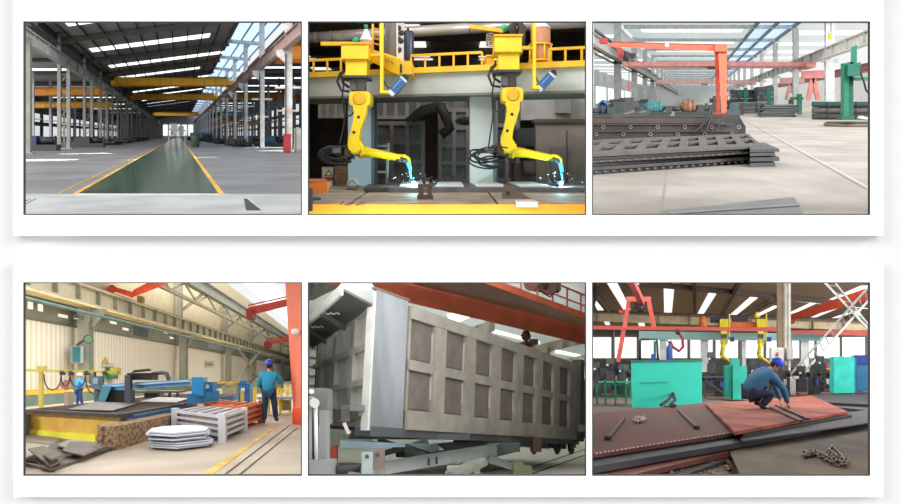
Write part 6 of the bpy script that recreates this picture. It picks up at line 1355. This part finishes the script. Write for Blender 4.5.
# ---- main column, electrical boxes, X brace
y = 46
T = Thing('hall_column', 'tall white and brown steel column with an electrical box, right of the worker', 'column', Q(786, 394, y))
T.part('brown_flange', MB().pbox(777.8, 784.5, 250, 392, y + .1, y + .6), mat((160, 140, 118), rough=.6)); T.part('white_flange', MB().pbox(785, 790.8, 250, 394, y - .2, y), mat((226, 222, 212), rough=.5)); T.part('web', MB().pbox(783.5, 786, 250, 393, y, y + .5), mat((190, 180, 166)))
T.part('conduit', MB().cyl(Q(788, 370, y - .3), Q(788, 262, y - .3), .04, n=6), mat((150, 146, 140)))
T.part('foot_gusset', MB().slab([Q(784, 376, y - .3), Q(799.5, 376, y - .3), Q(796, 390, y - .3), Q(796, 395, y - .3), Q(784, 395, y - .3)], (0, .15, 0)), mat((222, 220, 212))); 
for k in range(4): T.part('anchor_bolt', MB().pbox(784.8 + k * 3, 786 + k * 3, 391, 395.5, y - .5, y - .4), mat((200, 196, 186)))
T.end()
T = Thing('electrical_box', 'white electrical box with a red lightning bolt on the column', 'box', Q(777, 363, y - .6))
T.part('body', MB().pbox(770.8, 784, 347.5, 363.3, y - .9, y - .2), mat((216, 214, 204))); T.part('door', MB().pbox(771.6, 783.2, 348.4, 362.5, y - .96, y - .9), mat((226, 224, 216)))
T.part('lightning_mark', MB().slab([Q(776.5, 352.5, 45), Q(778.6, 352.3, 45), Q(777.8, 354.6, 45), Q(779.2, 354.4, 45), Q(776.4, 359, 45), Q(777, 355.9, 45), Q(775.6, 356.2, 45)], (0, .03, 0)), mat((206, 46, 40))); T.end()
T = Thing('electrical_box', 'smaller pale box on the right flange of the column', 'box', Q(790, 360, y - .6)); T.part('body', MB().pbox(787, 793.5, 348, 359.5, y - .9, y - .25), mat((206, 206, 198))); T.part('door', MB().pbox(787.6, 793, 349, 358.7, y - .95, y - .9), mat((218, 218, 210))); T.end()
WB = mat((220, 220, 212), rough=.5); T = Thing('cross_bracing', 'large white lattice X brace at the right of the plate yard', 'bracing', Q(797, 380, 44))
T.part('brace', MB().bar(Q(796, 381.5, 44), Q(884, 283, 44), .15), WB); T.part('brace', MB().bar(Q(813, 270, 44.6), Q(884, 346, 44.6), .15), WB); T.part('brace_chord', MB().bar(Q(789, 376, 44.3), Q(880, 274, 44.3), .14), mat((176, 180, 180))); T.part('brace_chord', MB().bar(Q(825, 270, 44.6), Q(890, 352, 44.6), .12), mat((206, 210, 210)))
lt = MB()
for k in range(16):
    s = k / 16; p = V(Q(796, 381.5, 44)).lerp(V(Q(884, 283, 44)), s); q = V(Q(789, 376, 44.3)).lerp(V(Q(880, 274, 44.3)), s + .02); lt.bar(p, q, .06)
for k in range(10):
    s = k / 10; p = V(Q(813, 270, 44.6)).lerp(V(Q(884, 346, 44.6)), s); q = V(Q(825, 270, 44.6)).lerp(V(Q(890, 352, 44.6)), s); lt.bar(p, q, .08)
T.part('lacing', lt, mat((150, 156, 156))); T.part('gusset', MB().pbox(854.5, 860, 311, 316, 43.7, 43.9), WB); T.end()
# ---- roof, strips, rafters
rv_ = lambda: None
ZC = 11.5
def RC(u, v, z=ZC): y_ = FPX * (z - R.h) / (R.cy - v); return ((u - R.cx) * y_ / FPX, y_, z)
struct('ceiling_yard', MB().box(-60, 70, 40, 190, ZC, ZC + .3), tmat((168, 152, 134), .35))
kk = 400
for i, (u0, v0, u1, v1, w_) in enumerate(((612, 283, 627, 309.5, 1.1), (669, 286, 668, 314, 1.2), (714, 291, 700, 315, 1.0), (757, 295, 731, 317, 1.1), (777, 306, 748, 320, 1.0), (816, 302, 790, 314, 1.0), (836, 308, 800, 323, .9), (866, 286, 828, 302, 1.2), (596, 301, 608, 325, .9), (850, 313, 810, 326, .9), (640, 318, 642, 326, 1.2))):
    kk += 1; a, b = RC(u0, v0, ZC - .06), RC(u1, v1, ZC - .06); w_ *= .5; struct('window_%d' % kk, MB().slab([(a[0] - w_, a[1], a[2]), (a[0] + w_, a[1], a[2]), (b[0] + w_, b[1], b[2]), (b[0] - w_, b[1], b[2])], (0, 0, .04)), emis(1.15, (255, 250, 238)))
for i in range(13):
    u = 625 + i * 19.5; v = 278.0 + i * 2.2; a = RC(u, v, ZC - .06); b = RC(u + 17, v + 2, ZC - .06)
    kk += 1; struct('window_%d' % kk, MB().slab([(a[0], a[1], a[2]), (b[0], b[1], b[2]), (b[0], b[1] + 3.6, b[2]), (a[0], a[1] + 3.6, a[2])], (0, 0, .04)), emis(1.1, (240, 244, 240)))
RF = mat((112, 98, 84))
for i, (u0, v0, u1, v1) in enumerate(((575, 270, 612, 316), (598, 283, 590, 318), (694, 270, 695, 312), (744, 272, 722, 314), (780, 296, 738, 318), (640, 283, 870, 306), (590, 312, 870, 321))):
    struct('trim_rafter_yard_%d' % i, MB().bar(RC(u0, v0, ZC - .4), RC(u1, v1, ZC - .4), .4, .6), RF)
struct('wall_yard_back', MB().box(-60, 90, 128, 129, -1, ZC + .2), mat((120, 116, 108)))
for i in range(16):
    x0 = -22 + i * 5.4; struct('window_%d' % (440 + i), MB().box(x0, x0 + 4.7, 127.7, 127.9, 5.0, 9.4), emis(1.15, (250, 252, 248)))
# ---- crane beams across the hall
t = Thing('runway_beam', 'cream crane runway beam crossing the plate yard hall below the roof', 'beam', Q(640, 321, 62))
t.part('girder', MB().hexa([Q(585, 321, 62), Q(880, 331, 62), Q(880, 331, 62.8), Q(585, 321, 62.8), Q(585, 312.5, 62), Q(880, 323, 62), Q(880, 323, 62.8), Q(585, 312.5, 62.8)]), mat((196, 178, 140)))
t.part('top_flange', MB().bar(Q(585, 312, 61.9), Q(880, 322.5, 61.9), .3, .12), mat((110, 92, 76)))
for k in range(9): t.part('stiffener', MB().pbox(596 + k * 31, 597.5 + k * 31, 313.5 + k * 1.1, 321 + k * 1.1, 61.8, 62), mat((150, 134, 104)))
t.end()
one('red_beam', 'long thin red rail beam in front of the cream runway beam', 'beam', MB().hexa([Q(585, 329.3, 50), Q(777.5, 331.5, 50), Q(777.5, 331.5, 50.6), Q(585, 329.3, 50.6), Q(585, 325.6, 50), Q(777.5, 327.6, 50), Q(777.5, 327.6, 50.6), Q(585, 325.6, 50.6)]), mat((206, 96, 66), c2=(196, 84, 84), scale=.2))
one('red_beam', 'faded red beam right of the white column, behind the X brace', 'beam', MB().hexa([Q(791, 334, 55), Q(880, 336, 55), Q(880, 336, 55.6), Q(791, 334, 55.6), Q(791, 330.5, 55), Q(880, 330, 55), Q(880, 330, 55.6), Q(791, 330.5, 55.6)]), mat((178, 82, 70)))
t = Thing('orange_girder', 'orange red crane girder slanting up to the right behind the X brace', 'crane', Q(792, 318, 54))
t.part('girder', MB().hexa([Q(790, 321, 56), Q(880, 297.5, 46), Q(880, 297.5, 47), Q(790, 321, 57), Q(790, 314.5, 56), Q(880, 283.5, 46), Q(880, 283.5, 47), Q(790, 314.5, 57)]), mat((206, 80, 52))); t.part('end_truck', MB().pbox(788, 795, 318, 323, 56, 57), mat((160, 56, 48))); t.end()
# red A-frame trolley
RX = mat((204, 96, 88))
t = Thing('a_frame_hoist', 'red A-frame hoist with dark trolley, upper left of the plate yard', 'hoist', Q(627, 330, 44))
t.part('cross_girder', MB().bar(Q(626.5, 299.5, 44), Q(651, 299.5, 44), .4, .36), RX); t.part('leg', MB().bar(Q(629, 300, 44), Q(624.5, 328, 44), .3), RX); t.part('leg', MB().bar(Q(648.5, 300, 44), Q(654, 327, 44), .32), mat((206, 84, 66))); t.part('slanting_girder', MB().bar(Q(630, 278, 38), Q(642, 303, 44), .4), RX)
t.part('trolley', MB().pbox(633, 645, 303, 308, 43.8, 44.8), mat((60, 50, 50))); t.part('hoist_drum', MB().cyl(Q(638, 308.5, 43.7), Q(643.5, 308.5, 43.7), .25), mat((48, 44, 44))); t.part('top_motor', MB().pbox(619, 624, 310, 313, 44, 44.6), mat((180, 70, 66))); t.end()
one('red_prop', 'slanting red prop standing at the left behind the dark machinery', 'post', MB().bar(Q(624.5, 326, 45), Q(618, 362, 45), .45, .3), mat((206, 92, 84)))
# pale teal gantry with supports
t = Thing('robot_gantry', 'long pale teal gantry beam carrying the two yellow robots, back of the plate yard', 'beam', Q(700, 339, 56))
t.part('beam', MB().hexa([Q(639, 339.5, 56), Q(821, 341, 56), Q(821, 341, 57.4), Q(639, 339.5, 57.4), Q(639, 331, 56), Q(821, 334, 56), Q(821, 334, 57.4), Q(639, 331, 57.4)]), mat((176, 204, 200), c2=(140, 200, 200), scale=.15))
for (u0, u1) in ((659.5, 666.5), (701, 708.5), (742, 746), (801, 809)): t.part('support', MB().pbox(u0, u1, 339.5, 372, 56.2, 57), mat((210, 218, 214)))
t.end()
YR6 = mat((226, 206, 50), rough=.4)
for (u, s, lab) in ((724, 0, 'left small yellow robot hanging from the teal gantry'), (761, 1, 'right small yellow robot hanging from the teal gantry, beside the white column')):
    t = Thing('welding_robot', lab, 'robot', Q(u, 331, 54.6)); y = 54.4
    t.part('carriage', MB().pbox(u - 4, u + 4.5, 319, 327, y, y + 1), YR6); t.part('carriage_lower', MB().pbox(u - 3, u + 3.5, 327, 334, y + .1, y + .9), YR6); t.part('turntable', MB().pbox(u - 2.5, u + 2.5, 334, 338, y + .2, y + .8), GREYB); t.part('shoulder', MB().sph(Q(u, 342, y + .4), (.36, .36, .34)), YR6)
    t.part('upper_arm', MB().tube([Q(u, 343, y + .3), Q(u - 1.5, 350, y + .3), Q(u - 2.5, 356, y + .3)], [.27, .2, .2], 10), YR6); t.part('forearm', MB().tube([Q(u - 2.5, 356, y + .2), Q(u + 4, 360, y), Q(u + 8, 363, y)], [.2, .14, .1], 10), YR6); t.part('torch', MB().cyl(Q(u + 8, 363, y), Q(u + 9, 367, y), .06), mat((90, 100, 110)))
    t.part('feeder', MB().pbox(u + 6.5, u + 10.5, 337, 341.5, y - .2, y + .2), mat((40, 60, 130))); t.part('mast', MB().pbox(u + 5, u + 6.2, 314, 338, y, y + .2), YR6); t.end()
t = Thing('wire_drum', 'orange wire drum standing on the gantry left of the left robot', 'drum', Q(703, 327, 54)); t.part('drum', MB().lathe(Q(703, 327, 54), [(.33, 0), (.35, .05), (.35, .8), (.2, .92), (.06, 1.0)], 16), mat((206, 104, 56))); t.part('lid_band', MB().lathe(Q(703, 319, 54), [(.36, 0), (.36, .06)], 16), mat((180, 84, 50))); t.end()
t = Thing('gantry_motor', 'dark motor block on the gantry between the wire drum and left robot', 'motor', Q(717, 322, 55)); t.part('block', MB().pbox(711, 722, 315, 322, 55, 56), mat((56, 48, 58))); t.part('fan', MB().cyl(Q(724, 318, 55), Q(729, 318, 55), .3), mat((70, 60, 72))); t.end()
t = Thing('gantry_motor', 'dark purple motor row on the gantry between the two yellow robots', 'motor', Q(742, 322, 55)); t.part('block', MB().pbox(733, 748, 316, 322, 55, 56), mat((60, 46, 66))); t.part('orange_base', MB().pbox(729, 756, 322, 327, 55, 55.8), mat((206, 110, 50))); t.part('lamp', MB().cyl(Q(757, 318, 54.5), Q(757, 312, 54.5), .3, .1), mat((216, 196, 50))); t.end()
# crane jib red hose crane & blue bottle
t = Thing('swing_jib', 'small red jointed jib with hook between the two back gantry supports', 'jib', Q(680, 345, 50)); t.part('arm', MB().tube([Q(678, 332, 50), Q(682.5, 338, 50), Q(683, 347, 50), Q(679, 351, 50), Q(673, 347, 50), Q(670, 341, 50)], .13, 7), mat((160, 52, 66))); t.part('head', MB().sph(Q(678, 332, 50), .22), mat((60, 50, 56))); t.end()
t = Thing('blue_cylinder', 'tall blue cylinder cover in front of the leftmost gantry support', 'cylinder', Q(670, 360, 48)); t.part('shell', MB().lathe(Q(669.5, 361, 48), [(.24, 0), (.26, .05), (.24, 1.1), (.1, 1.35)], 14), mat((46, 84, 160))); t.part('tip', MB().tube([Q(669.5, 344, 48), Q(667, 340, 48)], .05, 6), BLK); t.end()
# pipe frame left
t = Thing('pipe_portal', 'dark pipe frame standing at the left behind the turquoise board', 'frame', Q(648, 360, 48)); t.part('frame', MB().tube([Q(640, 362, 48), Q(640, 341, 48), Q(641, 339.5, 48), Q(657, 339.5, 48), Q(658, 362, 48)], .1, 7), mat((50, 56, 54))); t.part('green_valve', MB().pbox(653.5, 656, 341, 356, 47.6, 47.9), mat((60, 100, 66))); t.part('box', MB().pbox(651, 656, 354, 361, 47.5, 47.8), mat((40, 74, 150))); t.end()
# machinery row along the back, countable small machines
rnd = random.Random(21)
cols = [(44, 46, 50), (58, 58, 60), (40, 56, 96), (56, 70, 66), (70, 62, 58), (36, 40, 44), (46, 92, 90)]
for i in range(26):
    u = 594 + i * 10.6; y = (43, 50, 60)[i % 3]; hpx = rnd.uniform(24, 38) * 44 / y; vb = 374 + 960 / y
    w_ = rnd.uniform(7, 11); c = cols[i % 7]; bb = Q(u, vb, y)
    t = Thing('shop_machine', '%s small workshop machine from the left in the back row of the plate yard' % (ORD[i] if i < 20 else ['twenty-first', 'twenty-second', 'twenty-third', 'twenty-fourth', 'twenty-fifth', 'twenty-sixth'][i - 20]), 'machine', (bb[0], y, 0), 'workshop machines in the back row')
    t.part('base', MB().pbox(u - w_ / 2, u + w_ / 2, vb - hpx * .6, vb, y, y + 1.4), mat(c, var=.2)); t.part('head', MB().pbox(u - w_ / 2 + 1, u + w_ / 4, vb - hpx, vb - hpx * .6, y + .2, y + 1.1), mat(tuple(min(255, v + 16) for v in c))); t.part('motor', MB().cyl(Q(u + w_ / 4, vb - hpx * .72, y), Q(u + w_ / 2, vb - hpx * .72, y), .25), mat((36, 36, 40))); t.part('control_panel', MB().pbox(u - 1, u + 2, vb - hpx * .55, vb - hpx * .35, y - .08, y), mat(rnd.choice([(180, 186, 186), (60, 90, 170), (190, 180, 150)]))); t.end()
for i, (u0, u1, v0, v1, y, lab) in enumerate(((704, 727, 376, 398, 38, 'grey steel work bench between the board and turquoise cabinet'), (815, 834, 371, 393, 41, 'dark work bench left of the bright turquoise cabinet'))):
    t = Thing('work_bench', lab, 'bench', Q(u0, v1, y)); t.part('top', MB().pbox(u0, u1, v0, v0 + 2, y, y + 1), mat((84, 84, 84)))
    for u in (u0 + .5, u1 - 1.8): t.part('leg', MB().pbox(u, u + 1.3, v0 + 2, v1, y + .1, y + .2), mat((62, 66, 66)))
    t.part('brace', MB().bar(Q(u0 + 1, v0 + 4, y + .15), Q(u1 - 1, v1 - 3, y + .15), .1), mat((90, 88, 84))); t.part('shelf', MB().pbox(u0 + 1, u1 - 1, v1 - 7, v1 - 5, y + .2, y + .9), mat((70, 62, 56))); t.end()
t = Thing('signal_cone', 'small red and yellow striped cone on the dark bench', 'cone', Q(828, 370.9, 41.4)); cc = Q(828, 371, 41.4); t.part('cone', MB().lathe(cc, [(.22, 0), (.2, .06), (.12, .28), (.04, .5)], 12), mat((214, 80, 50))); t.part('band', MB().lathe((cc[0], cc[1], cc[2] + .1), [(.195, 0), (.16, .1)], 12), mat((236, 206, 70))); t.end()
# thin dark lamp post
t = Thing('lamp_post', 'thin dark lamp post left of the white column in the plate yard', 'lamp', Q(604, 398, 44)); t.part('post', MB().cyl(Q(614, 385, 44), Q(614, 330, 44), .06, n=7), mat((60, 56, 56))); t.end()

# nearer clutter between the board, cabinet and column
for i, (u, v0, v1, w_, c, lab) in enumerate(((597, 362, 392, 7, (52, 54, 54), 'dark machine head at the far left edge behind the green rack'), (610, 358, 384, 8, (60, 58, 62), 'dark press standing behind the green rack'), (622, 364, 384, 6, (50, 60, 58), 'small dark drill stand right of the dark press'), (712, 352, 374, 8, (58, 62, 66), 'grey machine head behind the grey steel work bench'), (755, 364, 392, 8, (44, 46, 54), 'dark cabinet behind the crouching worker'), (766, 368, 396, 6, (96, 98, 96), 'grey welding set right behind the crouching worker'), (803, 366, 392, 8, (46, 44, 46), 'black machine under the foot of the X brace'), (822, 356, 370, 7, (54, 60, 62), 'dark machine head above the dark work bench'))):
    y = 40.5 if u < 700 or u > 800 else 42; p = Q(u, v1, y)
    t = Thing('floor_machine', lab, 'machine', p); t.part('base', MB().pbox(u - w_ / 2, u + w_ / 2, (v0 + v1) / 2, v1, y, y + 1), mat(c, var=.2)); t.part('column', MB().pbox(u - w_ / 4, u + w_ / 4, v0 + 2, (v0 + v1) / 2, y + .2, y + .8), mat(c)); t.part('head', MB().pbox(u - w_ / 2, u + w_ / 3, v0, v0 + 6, y - .2, y + .6), mat(tuple(v + 14 for v in c))); t.part('lamp', MB().cyl(Q(u - w_ / 3, v0 + 8, y - .2), Q(u - w_ / 3, v0 + 6, y - .2), .12, .06), mat((170, 176, 176))); t.end()
# ================================================================ PEOPLE
def smooth_arm(): pass
def hand(mb, wr, el, curl=.5, side=1, s=1.0):
    """palm plus five unequal bent fingers growing on from the forearm"""
    wr, el = V(wr), V(el); d = (wr - el).normalized(); up = V((0, 0, 1)); a = d.cross(up)
    a = a.normalized() if a.length > .1 else V((1, 0, 0)); n = a.cross(d).normalized()
    pc = wr + d * .085 * s
    mb.skin([wr, wr + d * .04 * s, pc], [(0, 1), (1, 2)], [(.026 * s, .02 * s), (.036 * s, .018 * s), (.04 * s, .016 * s)], 1)
    for k, (o, L) in enumerate(((-.03, .065), (-.01, .078), (.011, .072), (.03, .055))):
        b = wr + d * .07 * s + a * o * s; j1 = b + d * L * .5 * s; j2 = j1 + (d * (1 - curl) - n * curl * .9) * L * .4 * s; j3 = j2 + (d * (1 - 1.4 * curl) - n * curl) * L * .3 * s
        mb.tube([b, j1, j2, j3], [.0095 * s, .009 * s, .008 * s, .006 * s], 6)
    b = wr + d * .03 * s + a * side * .03 * s; mb.tube([b, b + (d * .6 + a * side * .7) * .035 * s, b + (d * .9 + a * side * .5) * .065 * s - n * .01], [.012 * s, .011 * s, .008 * s], 6)
def worker(name_label, base, yaw, sc, J, jacket, trousers, helmet, face_dir, gloves=None, wrist_out=True):
    mk_ = lambda: MB(origin=base, yaw=yaw, sc=sc)
    T = Thing('person', name_label, 'person', base)
    SKN = mat((196, 150, 120), rough=.55, var=.05)
    names = ['pel', 'spn', 'chs', 'nck', 'hed', 'hL', 'kL', 'aL', 'tL', 'hR', 'kR', 'aR', 'tR', 'sL', 'eL', 'wL', 'sR', 'eR', 'wR']
    P = [V(J[n]) for n in names]; ix = {n: i for i, n in enumerate(names)}
    E = [('pel', 'spn'), ('spn', 'chs'), ('chs', 'nck'), ('nck', 'hed'), ('pel', 'hL'), ('hL', 'kL'), ('kL', 'aL'), ('aL', 'tL'), ('pel', 'hR'), ('hR', 'kR'), ('kR', 'aR'), ('aR', 'tR'), ('chs', 'sL'), ('sL', 'eL'), ('eL', 'wL'), ('chs', 'sR'), ('sR', 'eR'), ('eR', 'wR')]
    rad = dict(pel=.1, spn=.09, chs=.1, nck=.05, hed=.06, hL=.09, kL=.06, aL=.04, tL=.035, hR=.09, kR=.06, aR=.04, tR=.035, sL=.065, eL=.042, wL=.027, sR=.065, eR=.042, wR=.027)
    body = mk_(); body.skin(P, [(ix[a], ix[b]) for a, b in E], [rad[n] for n in names], 2)
    h = V(J['hed']); f = V(face_dir).normalized(); r = f.cross(V((0, 0, 1))).normalized(); u = r.cross(f).normalized()
    hc = h + u * .05
    def hp(x, y, z): return hc + r * x + f * y + u * z
    hd = MB(); hd.sph((0, 0, 0), (1, 1, 1), 16, 12)
    body.add([hp(v[0] * .075, v[1] * .095, v[2] * .115) for v in hd.v], hd.f, True)
    body.add([hp(v[0] * .055, .045 + v[1] * .05, -.06 + v[2] * .055) for v in hd.v], hd.f, True)            # jaw
    body.add([hp(-.014, .09, -.03), hp(.014, .09, -.03), hp(0, .118, -.028), hp(0, .09, .012)], [(0, 1, 2), (0, 2, 3), (1, 3, 2), (0, 3, 1)])
    for s in (-1, 1): body.add([hp(s * .077 + v[0] * .01, -.005 + v[1] * .018, -.01 + v[2] * .03) for v in hd.v], hd.f, True)
    hand(body, J['wL'], J['eL'], .55, 1); hand(body, J['wR'], J['eR'], .55, -1)
    T.part('body', body, SKN)
    ey = mk_()
    for s in (-1, 1): ey.add([hp(s * .03 + v[0] * .011, .085 + v[1] * .008, .0 + v[2] * .008) for v in hd.v], hd.f, True)
    T.part('eyes', ey, mat((30, 26, 26))); mo = mk_(); mo.add([hp(v[0] * .024, .088 + v[1] * .008, -.065 + v[2] * .006) for v in hd.v], hd.f, True); T.part('mouth', mo, mat((150, 84, 78)))
    hr = mk_(); hr.add([hp(v[0] * .08, -.012 + v[1] * .094, .012 + v[2] * .112) for v in hd.v if True], hd.f, True) ; T.part('hair', hr, mat((28, 24, 24)))
    # jacket
    jn = ['pel', 'spn', 'chs', 'sL', 'eL', 'wL', 'sR', 'eR', 'wR']; jp = [V(J[n]) for n in jn]; jp[0] = jp[0] + (jp[0] - jp[1]) * .45
    jp[5] = V(J['eL']).lerp(V(J['wL']), .93); jp[8] = V(J['eR']).lerp(V(J['wR']), .93)
    nk = V(J['chs']).lerp(V(J['nck']), .75)
    jk = mk_(); jk.skin(jp + [nk], [(0, 1), (1, 2), (2, 3), (3, 4), (4, 5), (2, 6), (6, 7), (7, 8), (2, 9)], [.19, .185, .19, .1, .072, .052, .1, .072, .052, .085], 2)
    jo = T.part('jacket', jk, jacket)
    co_ = mk_(); co_.tube([nk + V((.07 * math.cos(a / 6 * math.pi), .07 * math.sin(a / 6 * math.pi), .02)) for a in range(13)], .016, 6); T.part('collar', co_, jacket, parent=jo)
    tp = mk_(); tp.skin([V(J['pel']), V(J['hL']), V(J['kL']), V(J['aL']) + (V(J['kL']) - V(J['aL'])) * .02, V(J['hR']), V(J['kR']), V(J['aR']) + (V(J['kR']) - V(J['aR'])) * .02], [(0, 1), (1, 2), (2, 3), (0, 4), (4, 5), (5, 6)], [.16, .115, .088, .07, .115, .088, .07], 2)
    T.part('trousers', tp, trousers)
    for a, t_ in (('aL', 'tL'), ('aR', 'tR')):
        A1, T1 = V(J[a]), V(J[t_]); heel = A1 + (A1 - T1).normalized() * .05 + V((0, 0, -.04)); heel.z = max(heel.z, .035 + min(0, 0))
        bt = mk_(); bt.skin([A1 + V((0, 0, .05)), A1 + V((0, 0, -.02)), T1, heel], [(0, 1), (1, 2), (1, 3)], [(.05, .05), (.05, .05), (.045, .032), (.042, .04)], 2); T.part('boot', bt, mat((40, 38, 40), rough=.5))
    he = mk_(); prof = [(.125, -.0), (.122, .03), (.112, .07), (.085, .11), (.045, .135), (.0, .142)]
    dm = MB().lathe((0, 0, 0), prof, 24)
    he.add([hp(v[0] * .92, v[1] * 1.05 - .005, v[2] + .045) for v in dm.v], dm.f, True)
    ho = T.part('helmet', he, helmet)
    br = mk_(); br.add([hp(-.09, .07, .05), hp(.09, .07, .05), hp(.06, .165, .035), hp(-.06, .165, .035), hp(-.09, .07, .06), hp(.09, .07, .06), hp(.06, .165, .045), hp(-.06, .165, .045)], [(0, 3, 2, 1), (4, 5, 6, 7), (0, 1, 5, 4), (1, 2, 6, 5), (2, 3, 7, 6), (3, 0, 4, 7)]); br.tube([hp(.122 * math.cos(a / 10 * math.pi), .132 * math.sin(a / 10 * math.pi), .05) for a in range(21)], .009, 5); T.part('helmet_brim', br, helmet, parent=ho)
    T.end()
    return T
R = Hall(349, 376, 1.335, XS[0] + YB, (-6, 304.2) + CB); Q = R.Q; F = R.F
JK = mat((30, 138, 172), rough=.7, var=.1, scale=4); TR = mat((36, 62, 84), rough=.8, var=.12, scale=5); HB = mat((36, 64, 176), rough=.3, var=.04)
stand = dict(pel=(0, 0, .94), spn=(.0, .01, 1.08), chs=(0, .02, 1.3), nck=(0, .03, 1.47), hed=(-.01, .05, 1.56), hL=(-.1, 0, .88), kL=(-.11, .03, .49), aL=(-.13, -.02, .09), tL=(-.16, .13, .035), hR=(.1, 0, .88), kR=(.14, .06, .5), aR=(.17, .12, .1), tR=(.21, .27, .04), sL=(-.19, .02, 1.38), eL=(-.29, .02, 1.1), wL=(-.2, .2, .98), sR=(.19, .02, 1.38), eR=(.33, .06, 1.14), wR=(.22, .27, 1.1))
p = F(269, 424)
worker('person standing seen from behind in turquoise jacket, navy trousers and blue helmet', p, math.radians(8), 1.0, stand, JK, TR, HB, (-.45, .9, -.12))
far = dict(stand); far.update(eR=(.42, .1, 1.22), wR=(.68, .18, 1.22), eL=(-.2, .2, 1.12), wL=(-.02, .42, 1.15))
yy = 26.; a = Q(78.5, 376.8, yy); 
worker('small person in blue jacket and pale blue helmet behind the cutting bed, reaching right', (a[0], yy, -.02), math.radians(-35), .84, far, mat((44, 140, 204), rough=.7), mat((34, 60, 110), rough=.8), mat((186, 200, 224), rough=.3), (.8, .5, -.1))
R = Hall(667, 374, 1.6, XS[2] + YB, (589.7, 905) + CB); Q = R.Q; F = R.F
cr = dict(pel=(-.17, 0, .36), spn=(-.12, 0, .5), chs=(.08, 0, .7), nck=(.24, 0, .82), hed=(.32, 0, .86), hL=(-.13, .1, .33), kL=(.24, .17, .47), aL=(.02, .14, .1), tL=(.17, .16, .035), hR=(-.13, -.1, .33), kR=(.2, -.2, .36), aR=(-.02, -.15, .1), tR=(.13, -.18, .035), sL=(.17, .19, .74), eL=(.42, .2, .5), wL=(.52, .1, .13), sR=(.17, -.19, .74), eR=(.42, -.18, .45), wR=(.57, -.08, .11))
p = F(758.5, 408.5, .51)
worker('person crouching in blue work clothes and blue helmet, marking the rust red plate', p, 0, 1.52, cr, mat((52, 104, 140), rough=.8, var=.12, scale=4), mat((30, 36, 60), rough=.8), mat((30, 62, 190), rough=.3, var=.04), (.75, -.35, -.6))
